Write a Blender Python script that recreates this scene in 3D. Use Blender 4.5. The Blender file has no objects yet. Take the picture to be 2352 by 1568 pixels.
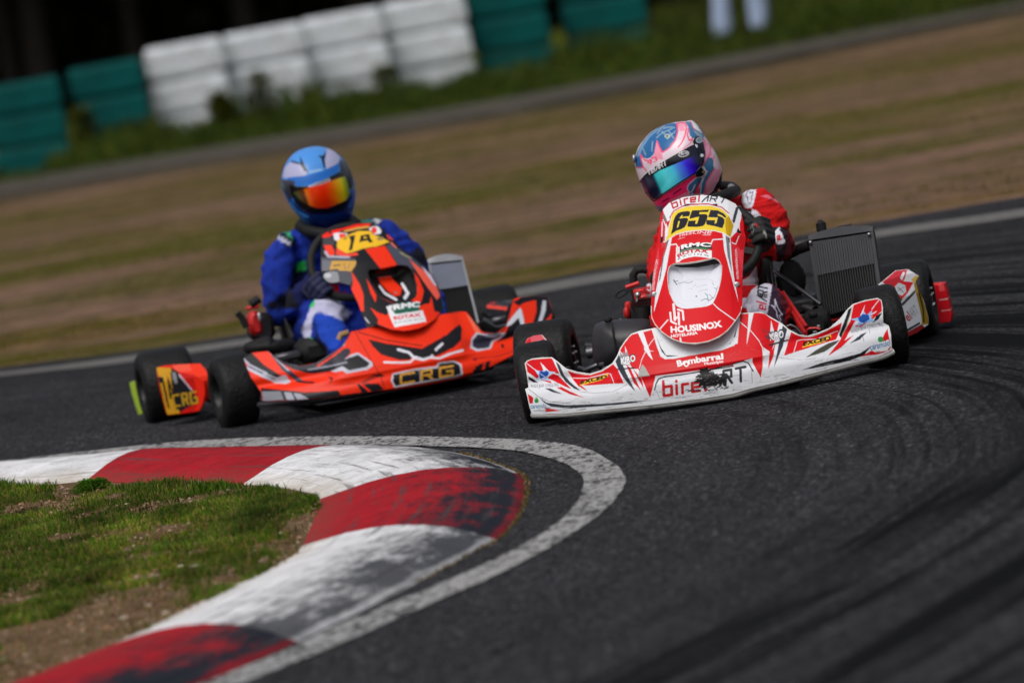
import bpy, math, random
import numpy as np
from mathutils import Vector, Matrix, noise

random.seed(7); np.random.seed(7)
scene = bpy.context.scene
COL = scene.collection
R = math.radians

# ------------------------------------------------------------------ camera
CAM_H, LENS_PX, PITCH, ROLL = 1.53, 13067.0, 3.984, 10.0       # eye height (m), focal length on a 2352 px wide frame
fw = np.array([0, math.cos(R(PITCH)), -math.sin(R(PITCH))])
up0 = np.array([0, math.sin(R(PITCH)), math.cos(R(PITCH))])
rt0 = np.array([1.0, 0, 0])
cR = math.cos(R(ROLL)) * rt0 - math.sin(R(ROLL)) * up0
cU = math.sin(R(ROLL)) * rt0 + math.cos(R(ROLL)) * up0
EYE = np.array([0, 0, CAM_H])
cd = bpy.data.cameras.new('camera')
cam = bpy.data.objects.new('camera', cd); COL.objects.link(cam)
cd.sensor_width = 36; cd.lens = LENS_PX / 2352 * 36
cd.clip_start = 0.5; cd.clip_end = 600
m = Matrix(((cR[0], cU[0], -fw[0], 0), (cR[1], cU[1], -fw[1], 0), (cR[2], cU[2], -fw[2], CAM_H), (0, 0, 0, 1)))
cam.matrix_world = m
cd.dof.use_dof = True; cd.dof.focus_distance = 17.75; cd.dof.aperture_fstop = 2.9; cd.dof.aperture_blades = 9
scene.camera = cam

# ------------------------------------------------------------------ light: overcast day
w = bpy.data.worlds.new('World'); scene.world = w; w.use_nodes = True
nt = w.node_tree; nt.nodes.clear()
sky = nt.nodes.new('ShaderNodeTexSky'); sky.sky_type = 'NISHITA'; sky.sun_disc = False
SUN_EL, SUN_AZ = 56.0, 205.0            # azimuth measured from +Y towards +X
sky.sun_elevation = R(SUN_EL); sky.sun_rotation = R(SUN_AZ)
sky.air_density = 1.0; sky.dust_density = 6.0; sky.ozone_density = 1.0
hs = nt.nodes.new('ShaderNodeHueSaturation'); hs.inputs['Saturation'].default_value = 0.45
bg = nt.nodes.new('ShaderNodeBackground'); bg.inputs['Strength'].default_value = 0.088
ow = nt.nodes.new('ShaderNodeOutputWorld')
nt.links.new(sky.outputs[0], hs.inputs['Color']); nt.links.new(hs.outputs[0], bg.inputs[0]); nt.links.new(bg.outputs[0], ow.inputs[0])
sd = bpy.data.lights.new('sun', 'SUN'); sun = bpy.data.objects.new('sun', sd); COL.objects.link(sun)
sd.energy = 0.72; sd.angle = R(32); sd.color = (1, 0.97, 0.93)
sv = Vector((math.sin(R(SUN_AZ)) * math.cos(R(SUN_EL)), math.cos(R(SUN_AZ)) * math.cos(R(SUN_EL)), math.sin(R(SUN_EL))))
sun.rotation_euler = sv.to_track_quat('Z', 'Y').to_euler()
scene.view_settings.view_transform = 'Standard'; scene.view_settings.look = 'None'
scene.view_settings.gamma = 1; scene.view_settings.use_curve_mapping = False
scene.view_settings.exposure = 0.52
scene.cycles.max_bounces = 6; scene.cycles.glossy_bounces = 3; scene.cycles.diffuse_bounces = 3

# ------------------------------------------------------------------ helpers: image pixels cast through the camera into the scene
def rays(x, y):
    x = np.asarray(x, float); y = np.asarray(y, float)
    return fw * LENS_PX + (x - 1176.0)[..., None] * cR + (784.0 - y)[..., None] * cU

def at(x, y, z=0.0):                    # where the sight line meets height z
    d = rays(x, y)
    t = (z - EYE[2]) / d[..., 2]
    return EYE + d * t[..., None]

def sight(P):                           # world -> image pixels
    v = np.asarray(P, float) - EYE
    k = LENS_PX / (v @ fw)
    return 1176.0 + (v @ cR) * k, 784.0 - (v @ cU) * k

class Frame:                            # a vehicle's own axes: lx right, ly forward, lz up
    def __init__(s, x, y, yaw):
        s.o = np.array([x, y, 0.0]); a = R(yaw)
        s.f = np.array([-math.sin(a), -math.cos(a), 0.0]); s.r = np.array([math.cos(a), -math.sin(a), 0.0]); s.u = np.array([0, 0, 1.0])
        s.yaw = yaw
    def w(s, p):
        p = np.asarray(p, float)
        return s.o + p[..., 0:1] * s.r + p[..., 1:2] * s.f + p[..., 2:3] * s.u
    def l(s, P):
        v = np.asarray(P, float) - s.o
        return np.stack([v @ s.r, v @ s.f, v @ s.u], -1)
    def pt(s, x, y, ly):                # sight line against the plane ly (array ok) -> local
        d = rays(x, y); e = s.l(EYE); dl = np.stack([d @ s.r, d @ s.f, d @ s.u], -1)
        t = (np.asarray(ly) - e[1]) / dl[..., 1]
        return e + dl * t[..., None]
    def hit(s, F, c=0.0, n=14):         # against the surface ly = F(lx, lz)
        def h(x, y):
            x = np.asarray(x, float); y = np.asarray(y, float)
            ly = np.full(x.shape, c)
            for _ in range(n):
                p = s.pt(x, y, ly); ly = 0.35 * ly + 0.65 * F(p[..., 0], p[..., 2])
            p = s.pt(x, y, ly); return s.w(p)
        return h

def Z(ox, oy, s):                       # pixels of an enlarged image crop -> full image pixels
    return lambda pts: [(ox + x / s, oy + y / s) for x, y in pts]

# ------------------------------------------------------------------ colour helpers
def lin(c):
    c = np.asarray(c, float) / 255.0
    return np.where(c <= 0.04045, c / 12.92, ((c + 0.055) / 1.055) ** 2.4)

def inside(X, Y, pts):
    pts = np.asarray(pts, float); mask = np.zeros(X.shape, bool)
    x1, y1 = pts[-1]
    for x2, y2 in pts:
        if y1 != y2:
            c = ((y1 > Y) != (y2 > Y)) & (X < (x2 - x1) * (Y - y1) / (y2 - y1) + x1)
            mask ^= c
        x1, y1 = x2, y2
    return mask

def smooth_pts(pts, closed=True, n=5):
    pts = np.asarray(pts, float); N = len(pts); out = []
    rng = range(N) if closed else range(N - 1)
    for i in rng:
        if closed: p0, p1, p2, p3 = pts[(i - 1) % N], pts[i], pts[(i + 1) % N], pts[(i + 2) % N]
        else: p0, p1, p2, p3 = pts[max(i - 1, 0)], pts[i], pts[i + 1], pts[min(i + 2, N - 1)]
        for k in range(n):
            t = k / n
            out.append(0.5 * ((2 * p1) + (-p0 + p2) * t + (2 * p0 - 5 * p1 + 4 * p2 - p3) * t * t + (-p0 + 3 * p1 - 3 * p2 + p3) * t ** 3))
    if not closed: out.append(pts[-1])
    return np.array(out)

_glyph = {}
def glyph_edges(txt, bold):
    key = (txt, bold)
    if key in _glyph: return _glyph[key]
    cu = bpy.data.curves.new('t', 'FONT'); cu.body = txt; cu.size = 1.0; cu.resolution_u = 3; cu.offset = bold
    ob = bpy.data.objects.new('t', cu); COL.objects.link(ob)
    dg = bpy.context.evaluated_depsgraph_get(); dg.update()
    me = bpy.data.meshes.new_from_object(ob.evaluated_get(dg))
    v = np.array([q.co[:2] for q in me.vertices]); cnt = {}
    for p in me.polygons:
        for ek in p.edge_keys: cnt[ek] = cnt.get(ek, 0) + 1
    E = np.array([v[list(k)] for k, c in cnt.items() if c == 1])
    bpy.data.objects.remove(ob); bpy.data.meshes.remove(me); bpy.data.curves.remove(cu)
    mn = E.reshape(-1, 2).min(0); mx = E.reshape(-1, 2).max(0)
    _glyph[key] = (E, mn, mx); return _glyph[key]

LINEFONT = {   # strokes on a 0..1 high grid, x-height .62, cap 1.0
 'b': (.62, [[(0, 1), (0, 0), (.5, 0), (.5, .6), (0, .6)]]), 'i': (.16, [[(0, 0), (0, .6)], [(0, .86), (0, .9)]]),
 'r': (.42, [[(0, 0), (0, .6), (.36, .6)]]), 'e': (.62, [[(.46, 0), (0, 0), (0, .6), (.5, .6), (.5, .3), (0, .3)]]),
 'l': (.16, [[(0, 0), (0, 1)]]), 'A': (.74, [[(0, 0), (.62, 1), (.62, 0)]]),
 'R': (.72, [[(0, 0), (0, 1), (.55, 1), (.55, .48), (.12, .48)], [(.3, .48), (.58, 0)]]), 'T': (.62, [[(-.05, 1), (.62, 1)], [(.28, 1), (.28, 0)]]),
 'C': (.85, [[(.7, 0), (0, 0), (0, 1), (.7, 1)]]), 'G': (.85, [[(.4, .5), (.7, .5), (.7, 0), (0, 0), (0, 1), (.7, 1)]]),
}

class Canvas:
    def __init__(s, x0, y0, x1, y1, base, ss=2.0):
        s.x0, s.y0, s.ss = x0, y0, ss
        s.w, s.h = int((x1 - x0) * ss) + 1, int((y1 - y0) * ss) + 1
        s.img = np.empty((s.h, s.w, 3), np.float32); s.img[:] = lin(base)
        s.T = lambda p: p; s.k = 1.0; s.blur = None
    def sheet(s, ox=0, oy=0, k=1.0):
        s.T = Z(ox, oy, k); s.k = k; return s
    def _box(s, pts, pad):
        a = (np.asarray(pts) - (s.x0, s.y0)) * s.ss
        i0, j0 = np.floor(a.min(0) - pad).astype(int); i1, j1 = np.ceil(a.max(0) + pad + 1).astype(int)
        i0, j0 = max(i0, 0), max(j0, 0); i1, j1 = min(i1, s.w), min(j1, s.h)
        if i1 <= i0 or j1 <= j0: return None
        X, Y = np.meshgrid(np.arange(i0, i1), np.arange(j0, j1))
        return a, X, Y, (slice(j0, j1), slice(i0, i1))
    def _put(s, sl, mask, col, alpha=1.0):
        v = s.img[sl]; v[mask] = v[mask] * (1 - alpha) + lin(col) * alpha
    def poly(s, pts, col, smooth=False, alpha=1.0):
        pts = s.T(pts)
        if smooth: pts = smooth_pts(pts)
        b = s._box(pts, 1)
        if b is None: return s
        a, X, Y, sl = b; s._put(sl, inside(X + .01, Y + .013, a), col, alpha); return s
    def stroke(s, pts, wd, col, smooth=False, closed=False, alpha=1.0):
        pts = list(s.T(pts)); r = wd / s.k * s.ss / 2
        if smooth: pts = smooth_pts(pts, closed)
        elif closed: pts = pts + [pts[0]]
        b = s._box(pts, r + 1)
        if b is None: return s
        a, X, Y, sl = b; mask = np.zeros(X.shape, bool)
        for (x1, y1), (x2, y2) in zip(a[:-1], a[1:]):
            dx, dy = x2 - x1, y2 - y1; L = dx * dx + dy * dy + 1e-9
            t = np.clip(((X - x1) * dx + (Y - y1) * dy) / L, 0, 1)
            mask |= (X - x1 - t * dx) ** 2 + (Y - y1 - t * dy) ** 2 < r * r
        s._put(sl, mask, col, alpha); return s
    def disc(s, c, rx, ry, col, ang=0.0, alpha=1.0):
        a = R(ang); t = np.linspace(0, 2 * math.pi, 28, endpoint=False)
        return s.poly([(c[0] + rx * math.cos(q) * math.cos(a) - ry * math.sin(q) * math.sin(a), c[1] + rx * math.cos(q) * math.sin(a) + ry * math.sin(q) * math.cos(a)) for q in t], col, alpha=alpha)
    def _base(s, base, h, shear):
        P = [np.array(q, float) for q in s.T(base)]
        if len(P) == 2: P = [P[0], (P[0] + P[1]) / 2, P[1]]
        c = 2 * P[1] - 0.5 * (P[0] + P[2]); h = h / s.k
        def f(u, v):
            u = np.asarray(u)[..., None]; v = np.asarray(v)[..., None]
            p = (1 - u) ** 2 * P[0] + 2 * u * (1 - u) * c + u * u * P[2]
            d = 2 * (1 - u) * (c - P[0]) + 2 * u * (P[2] - c)
            d = d / np.linalg.norm(d, axis=-1, keepdims=True); n = np.stack([d[..., 1], -d[..., 0]], -1)
            return p + h * v * (n + shear * d)
        return f, np.linalg.norm(P[2] - P[0]) / h
    def text(s, txt, base, h, col, bold=0.012, shear=0.0, alpha=1.0):
        E, mn, mx = glyph_edges(txt, bold); f, _ = s._base(base, h, shear)
        q = E.reshape(-1, 2); u = (q[:, 0] - mn[0]) / (mx[0] - mn[0]); v = (q[:, 1] - mn[1]) / (mx[1] - mn[1])
        p = f(u, v); b = s._box(p, 1)
        if b is None: return s
        a, X, Y, sl = b; a = a.reshape(-1, 2, 2); X = X + .01; Y = Y + .013; mask = np.zeros(X.shape, bool)
        for (x1, y1), (x2, y2) in a:
            if y1 != y2:
                j0 = max(int(min(y1, y2)) - int(Y[0, 0]) - 1, 0); j1 = int(max(y1, y2)) - int(Y[0, 0]) + 3
                xx = X[j0:j1]; yy = Y[j0:j1]
                mask[j0:j1] ^= ((y1 > yy) != (y2 > yy)) & (xx < (x2 - x1) * (yy - y1) / (y2 - y1) + x1)
        s._put(sl, mask, col, alpha); return s
    def linetext(s, txt, base, h, wd, cols, shear=0.2, gap=.22):
        f, asp = s._base(base, h, shear); tot = sum(LINEFONT[c][0] + gap for c in txt) - gap; x = 0
        for i, ch in enumerate(txt):
            wch, st = LINEFONT[ch]; col = cols if not isinstance(cols, dict) else cols[i]
            for l in st:
                l = np.array(l, float); l2 = []
                for k in range(len(l) - 1):
                    for t in (0, .5): l2.append(l[k] * (1 - t) + l[k + 1] * t)
                l2.append(l[-1]); l2 = np.array(l2)
                p = f((x + l2[:, 0]) / tot, l2[:, 1]); k0, T0 = s.k, s.T; s.T = lambda q: q; s.k = 1.0
                s.stroke([tuple(q) for q in p], wd / k0, col); s.k, s.T = k0, T0
            x += wch + gap
        return s
    def specks(s, n, box, rmax, col, alpha=.7, seed=1):
        r = random.Random(seed)
        for _ in range(n):
            x = r.uniform(box[0], box[2]); y = r.uniform(box[1], box[3]); q = rmax * r.random() ** 3 + rmax * .15
            s.disc((x, y), q * r.uniform(1, 3), q, col, ang=-12, alpha=alpha * r.uniform(.4, 1))
        return s
    def sample(s, x, y):
        if s.blur is None:
            p = np.pad(s.img, ((1, 1), (1, 1), (0, 0)), 'edge')
            s.blur = sum(p[j:j + s.h, i:i + s.w] * wt for j, i, wt in ((0, 0, .06), (0, 1, .12), (0, 2, .06), (1, 0, .12), (1, 1, .28), (1, 2, .12), (2, 0, .06), (2, 1, .12), (2, 2, .06)))
        i = np.clip(np.round((x - s.x0) * s.ss).astype(int), 0, s.w - 1); j = np.clip(np.round((y - s.y0) * s.ss).astype(int), 0, s.h - 1)
        return s.blur[j, i] * .84

# ------------------------------------------------------------------ materials
def pbr(name, col, rough=.5, metal=0.0, coat=0.0, var=0.0, vs=20.0, bump=0.0, bs=60.0, attr=None, spec=.5, dirt=None):
    m = bpy.data.materials.new(name); m.use_nodes = True; n = m.node_tree.nodes; l = m.node_tree.links
    b = n['Principled BSDF']; b.inputs['Roughness'].default_value = rough; b.inputs['Metallic'].default_value = metal
    b.inputs['Coat Weight'].default_value = coat; b.inputs['Coat Roughness'].default_value = .12; b.inputs['Specular IOR Level'].default_value = spec
    tc = n.new('ShaderNodeTexCoord')
    if attr:
        a = n.new('ShaderNodeAttribute'); a.attribute_name = attr; src = a.outputs['Color']
    else:
        a = n.new('ShaderNodeRGB'); a.outputs[0].default_value = (*col, 1); src = a.outputs[0]
    if var > 0:
        nz = n.new('ShaderNodeTexNoise'); nz.inputs['Scale'].default_value = vs; nz.inputs['Detail'].default_value = 5
        l.new(tc.outputs['Object'], nz.inputs['Vector'])
        mr = n.new('ShaderNodeMapRange'); mr.inputs[1].default_value = .3; mr.inputs[2].default_value = .7; mr.inputs[3].default_value = 1 - var; mr.inputs[4].default_value = 1 + var * .6
        l.new(nz.outputs[0], mr.inputs[0])
        mx = n.new('ShaderNodeMix'); mx.data_type = 'RGBA'; mx.blend_type = 'MULTIPLY'; mx.inputs[0].default_value = 1
        l.new(src, mx.inputs[6]); l.new(mr.outputs[0], mx.inputs[7]); src = mx.outputs[2]
        rr = n.new('ShaderNodeMapRange'); rr.inputs[3].default_value = max(rough - .1, .02); rr.inputs[4].default_value = min(rough + .2, 1); l.new(nz.outputs[0], rr.inputs[0]); l.new(rr.outputs[0], b.inputs['Roughness'])
    if dirt:
        nz2 = n.new('ShaderNodeTexNoise'); nz2.inputs['Scale'].default_value = dirt[1]; nz2.inputs['Detail'].default_value = 9; nz2.inputs['Roughness'].default_value = .75
        l.new(tc.outputs['Object'], nz2.inputs['Vector'])
        mr2 = n.new('ShaderNodeMapRange'); mr2.inputs[1].default_value = dirt[2]; mr2.inputs[2].default_value = dirt[2] + .12; mr2.inputs[3].default_value = 0; mr2.inputs[4].default_value = dirt[3]; l.new(nz2.outputs[0], mr2.inputs[0])
        mx2 = n.new('ShaderNodeMix'); mx2.data_type = 'RGBA'; l.new(mr2.outputs[0], mx2.inputs[0]); l.new(src, mx2.inputs[6]); mx2.inputs[7].default_value = (*dirt[0], 1); src = mx2.outputs[2]
    l.new(src, b.inputs['Base Color'])
    if bump > 0:
        nb = n.new('ShaderNodeTexNoise'); nb.inputs['Scale'].default_value = bs; nb.inputs['Detail'].default_value = 4; l.new(tc.outputs['Object'], nb.inputs['Vector'])
        bp = n.new('ShaderNodeBump'); bp.inputs['Strength'].default_value = bump; bp.inputs['Distance'].default_value = .01; l.new(nb.outputs[0], bp.inputs['Height']); l.new(bp.outputs[0], b.inputs['Normal'])
    return m

def S(*c): return tuple(lin(c))
M = {}
M['plastic'] = pbr('printed_plastic', None, .36, attr='Col', spec=.18, var=.06, vs=6, dirt=((.10, .09, .08), 42, .64, .35))
M['plastic2'] = pbr('printed_plastic_matt', None, .42, attr='Col', spec=.4)
M['fabric'] = pbr('suit_fabric', None, .85, attr='Col', bump=.25, bs=260, var=.12, vs=14, spec=.25)
M['shell'] = pbr('helmet_paint', None, .28, attr='Col', coat=.12, spec=.25)
M['rubber'] = pbr('tyre_rubber', (.0065, .0065, .007), .52, var=.45, vs=16, bump=.45, bs=70, spec=.22, dirt=((.028, .025, .022), 34, .60, .4))
M['black'] = pbr('black_plastic', (.010, .010, .011), .6, var=.2, spec=.25)
M['blackmetal'] = pbr('black_metal', (.012, .012, .014), .45, metal=.3, var=.2)
M['frame'] = pbr('frame_steel', (.10, .10, .11), .35, metal=.8, var=.2)
M['alu'] = pbr('aluminium', (.45, .45, .47), .35, metal=.9, var=.15)
M['redmetal'] = pbr('red_metal', (.50, .012, .012), .35, metal=.15, var=.15)
M['seat'] = pbr('seat_shell', (.012, .012, .012), .6, var=.2)
M['fin'] = pbr('radiator_fin', (.006, .006, .008), .5, metal=.3)
M['tape'] = pbr('radiator_blind', (.024, .025, .033), .6, var=.12)
M['glove'] = pbr('glove_leather', None, .75, attr='Col', bump=.2, bs=200)

# ------------------------------------------------------------------ object helpers
def props(o, label=None, cat=None, group=None, kind=None):
    if label: o['label'] = label
    if cat: o['category'] = cat
    if group: o['group'] = group
    if kind: o['kind'] = kind
    return o

def root_loc(p):
    while p is not None and p.parent is not None: p = p.parent
    return np.array(p.location) if p is not None else np.zeros(3)

def mesh(name, V, F, mat, parent=None, smooth=False, col=None, uv=None, origin=None):
    V = np.asarray(V, float); o0 = root_loc(parent) if parent else (np.asarray(origin, float) if origin is not None else np.zeros(3))
    me = bpy.data.meshes.new(name)
    F = F.tolist() if isinstance(F, np.ndarray) else F
    me.from_pydata((V - o0).tolist(), [], F)
    if smooth: me.polygons.foreach_set('use_smooth', [True] * len(me.polygons))
    if col is not None:
        a = me.color_attributes.new('Col', 'FLOAT_COLOR', 'POINT')
        c4 = np.ones((len(V), 4), np.float32); c4[:, :3] = col; a.data.foreach_set('color', c4.ravel())
    if uv is not None:
        ul = me.uv_layers.new(name='UVMap'); li = np.empty(len(me.loops), np.int32); me.loops.foreach_get('vertex_index', li)
        ul.data.foreach_set('uv', np.asarray(uv, np.float32)[li].ravel())
    me.materials.append(mat); me.update()
    ob = bpy.data.objects.new(name, me); COL.objects.link(ob)
    if parent: ob.parent = parent
    elif origin is not None: ob.location = origin
    return ob

def thing(name, loc, label, cat, group=None):
    e = bpy.data.objects.new(name, None); COL.objects.link(e); e.location = loc; e.empty_display_size = .2
    return props(e, label, cat, group)

def fit(P):   # blender vector list
    return [Vector(p) for p in P]

class MB:       # gathers boxes, tubes and lathes of ONE part
    def __init__(s): s.V = []; s.F = []
    def add(s, V, F):
        n = len(s.V); s.V += [tuple(v) for v in V]; s.F += [tuple(i + n for i in f) for f in F]; return s
    def box(s, c, size, ax=None, bev=.12):
        ax = ax if ax is not None else np.eye(3); c = np.asarray(c, float); h = np.asarray(size, float) / 2
        b = min(h) * bev * 2 if bev else 0; V = []; k = 0; F = []
        # chamfered box: 24 verts
        idx = {}
        for sx in (-1, 1):
            for sy in (-1, 1):
                for sz in (-1, 1):
                    for a in range(3):
                        d = [sx * (h[0] - b), sy * (h[1] - b), sz * (h[2] - b)]; d[a] = (sx, sy, sz)[a] * h[a]
                        idx[(sx, sy, sz, a)] = len(V); V.append(c + d[0] * ax[0] + d[1] * ax[1] + d[2] * ax[2])
        for a in range(3):
            for sg in (-1, 1):
                o = [i for i in range(3) if i != a]; q = []
                for u, v in ((-1, -1), (1, -1), (1, 1), (-1, 1)):
                    k3 = [0, 0, 0]; k3[a] = sg; k3[o[0]] = u; k3[o[1]] = v; q.append(idx[(*k3, a)])
                flip = (sg < 0) ^ (a == 1); F.append(tuple(q[::-1] if flip else q))
        for a, b2 in ((0, 1), (0, 2), (1, 2)):
            c3 = 3 - a - b2
            for u in (-1, 1):
                for v in (-1, 1):
                    q = []
                    for t, ar in ((-1, a), (1, a), (1, b2), (-1, b2)):
                        k3 = [0, 0, 0]; k3[a] = u; k3[b2] = v; k3[c3] = t; q.append(idx[(*k3, ar)])
                    F.append(tuple(q))
        for sx in (-1, 1):
            for sy in (-1, 1):
                for sz in (-1, 1): F.append(tuple(idx[(sx, sy, sz, a)] for a in range(3)))
        return s.add(V, F)
    def tube(s, pts, r, n=10, closed=False, cap=True):
        P = [np.asarray(p, float) for p in pts]; N = len(P); rr = r if hasattr(r, '__len__') else [r] * N
        T = []
        for i in range(N):
            a = P[(i + 1) % N] if (closed or i < N - 1) else P[i]; b = P[(i - 1) % N] if (closed or i > 0) else P[i]
            t = a - b; T.append(t / (np.linalg.norm(t) + 1e-12))
        u = np.cross(T[0], [0, 0, 1.0]);
        if np.linalg.norm(u) < .1: u = np.cross(T[0], [1.0, 0, 0])
        u /= np.linalg.norm(u); V = []
        for i in range(N):
            u = u - T[i] * (u @ T[i]); u /= np.linalg.norm(u); v = np.cross(T[i], u)
            for k in range(n):
                q = 2 * math.pi * k / n; V.append(P[i] + rr[i] * (math.cos(q) * u + math.sin(q) * v))
        F = []
        for i in range(N if closed else N - 1):
            j = (i + 1) % N
            for k in range(n): F.append((i * n + k, i * n + (k + 1) % n, j * n + (k + 1) % n, j * n + k))
        if cap and not closed: F += [tuple(range(n))[::-1], tuple((N - 1) * n + k for k in range(n))]
        return s.add(V, F)
    def lathe(s, prof, c, axis, n=40, closed=True):     # prof: (axial, radius)
        axis = np.asarray(axis, float); axis /= np.linalg.norm(axis); u = np.cross(axis, [0, 0, 1.0])
        if np.linalg.norm(u) < .1: u = np.cross(axis, [0, 1.0, 0])
        u /= np.linalg.norm(u); v = np.cross(axis, u); V = []; K = len(prof)
        for k in range(n):
            q = 2 * math.pi * k / n
            for a, r in prof: V.append(np.asarray(c) + a * axis + r * (math.cos(q) * u + math.sin(q) * v))
        F = []
        for k in range(n):
            for i in range(K if closed else K - 1):
                j = (i + 1) % K; F.append((k * K + i, k * K + j, ((k + 1) % n) * K + j, ((k + 1) % n) * K + i))
        return s.add(V, F)
    def ball(s, c, r, ax=None, n=12, m_=8):
        r = np.ones(3) * r; ax = ax if ax is not None else np.eye(3); V = []; F = []
        for i in range(1, m_):
            for k in range(n):
                a = math.pi * i / m_; q = 2 * math.pi * k / n
                V.append(np.asarray(c) + r[0] * math.sin(a) * math.cos(q) * ax[0] + r[1] * math.sin(a) * math.sin(q) * ax[1] + r[2] * math.cos(a) * ax[2])
        V += [np.asarray(c) + r[2] * ax[2], np.asarray(c) - r[2] * ax[2]]; t = len(V) - 2
        for i in range(m_ - 2):
            for k in range(n): F.append((i * n + k, (i + 1) * n + k, (i + 1) * n + (k + 1) % n, i * n + (k + 1) % n))
        for k in range(n): F.append((t, k, (k + 1) % n)); F.append((t + 1, (m_ - 2) * n + (k + 1) % n, (m_ - 2) * n + k))
        return s.add(V, F)
    def capsule(s, a, b, ra, rb, n=14):
        a = np.asarray(a, float); b = np.asarray(b, float); d = b - a; L = np.linalg.norm(d); d = d / (L + 1e-9); P = []; r = []
        for k in range(6):
            q = math.pi / 2 * (1 - k / 5.0); P.append(a - d * ra * math.sin(q)); r.append(max(ra * math.cos(q), 1e-4))
        for k in range(6):
            q = math.pi / 2 * (k / 5.0); P.append(b + d * rb * math.sin(q)); r.append(max(rb * math.cos(q), 1e-4))
        if L < 1e-6: return s.ball(a, ra)
        # keep tangents straight
        u = np.cross(d, [0, 0, 1.0])
        if np.linalg.norm(u) < .1: u = np.cross(d, [1.0, 0, 0])
        u /= np.linalg.norm(u); v = np.cross(d, u); V = []
        for p, q_ in zip(P, r):
            for k in range(n):
                q = 2 * math.pi * k / n; V.append(p + q_ * (math.cos(q) * u + math.sin(q) * v))
        F = [(i * n + k, i * n + (k + 1) % n, (i + 1) * n + (k + 1) % n, (i + 1) * n + k) for i in range(11) for k in range(n)]
        F += [tuple(range(n))[::-1], tuple(11 * n + k for k in range(n))]
        return s.add(V, F)
    def chain(s, pts, rad, n=14):
        for i in range(len(pts) - 1): s.capsule(pts[i], pts[i + 1], rad[i], rad[i + 1], n)
        return s
    def build(s, name, mat, parent=None, smooth=True, **kw):
        ob = mesh(name, np.array(s.V), s.F, mat, parent, smooth, **kw)
        if smooth: smooth_by_angle(ob.data, 40)
        return ob

def smooth_by_angle(me, deg):
    import bmesh
    bm = bmesh.new(); bm.from_mesh(me); bmesh.ops.recalc_face_normals(bm, faces=bm.faces)
    lim = R(deg)
    for e in bm.edges:
        if len(e.link_faces) == 2: e.smooth = e.calc_face_angle(0) < lim
    bm.to_mesh(me); bm.free()

def panel(name, outline, hit, canvas, mat, parent=None, step=1.3, thick=.004, smooth_out=False, hole=None, minz=None):
    """thin moulded sheet: outline traced in image pixels, laid on the surface that `hit` describes, given real thickness"""
    out = smooth_pts(outline, True, 4) if smooth_out else np.asarray(outline, float)
    x0, y0 = out.min(0) - step; x1, y1 = out.max(0) + step
    nx = int((x1 - x0) / step) + 2; ny = int((y1 - y0) / step) + 2
    X, Y = np.meshgrid(x0 + step * np.arange(nx), y0 + step * np.arange(ny))
    C = inside(X[:-1, :-1] + step / 2, Y[:-1, :-1] + step / 2, out)
    if hole is not None: C &= ~inside(X[:-1, :-1] + step / 2, Y[:-1, :-1] + step / 2, hole)
    cnt = np.zeros(X.shape, int); cnt[:-1, :-1] += C; cnt[1:, :-1] += C; cnt[:-1, 1:] += C; cnt[1:, 1:] += C
    bd = (cnt > 0) & (cnt < 4)
    def snap(poly, sel):
        seg = np.stack([poly, np.roll(poly, -1, 0)], 1)
        px, py = X[sel], Y[sel]; best = np.full(px.shape, 1e9); bx = px.copy(); by = py.copy()
        for (ax, ay), (bx_, by_) in seg:
            dx, dy = bx_ - ax, by_ - ay; t = np.clip(((px - ax) * dx + (py - ay) * dy) / (dx * dx + dy * dy + 1e-9), 0, 1)
            qx, qy = ax + t * dx, ay + t * dy; d = (px - qx) ** 2 + (py - qy) ** 2; k = d < best
            best[k] = d[k]; bx[k] = qx[k]; by[k] = qy[k]
        return bx, by, best
    bx, by, best = snap(out, bd)
    if hole is not None:
        hx, hy, hb = snap(np.asarray(hole, float), bd); k = hb < best; bx[k] = hx[k]; by[k] = hy[k]
    SX, SY = X.copy(), Y.copy(); SX[bd] = bx; SY[bd] = by
    used = cnt > 0; idx = -np.ones(X.shape, int); idx[used] = np.arange(used.sum())
    P = hit(SX[used], SY[used]); col = canvas.sample(SX[used], SY[used]) if not callable(canvas) else canvas(SX[used], SY[used])
    if minz is not None: P[:, 2] = np.maximum(P[:, 2], minz)
    jj, ii = np.nonzero(C)
    F = np.stack([idx[jj, ii], idx[jj + 1, ii], idx[jj + 1, ii + 1], idx[jj, ii + 1]], 1)
    ob = mesh(name, P, F, mat, parent, True, col=col)
    if thick:
        md = ob.modifiers.new('thickness', 'SOLIDIFY'); md.thickness = thick; md.offset = -1
    return ob

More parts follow.
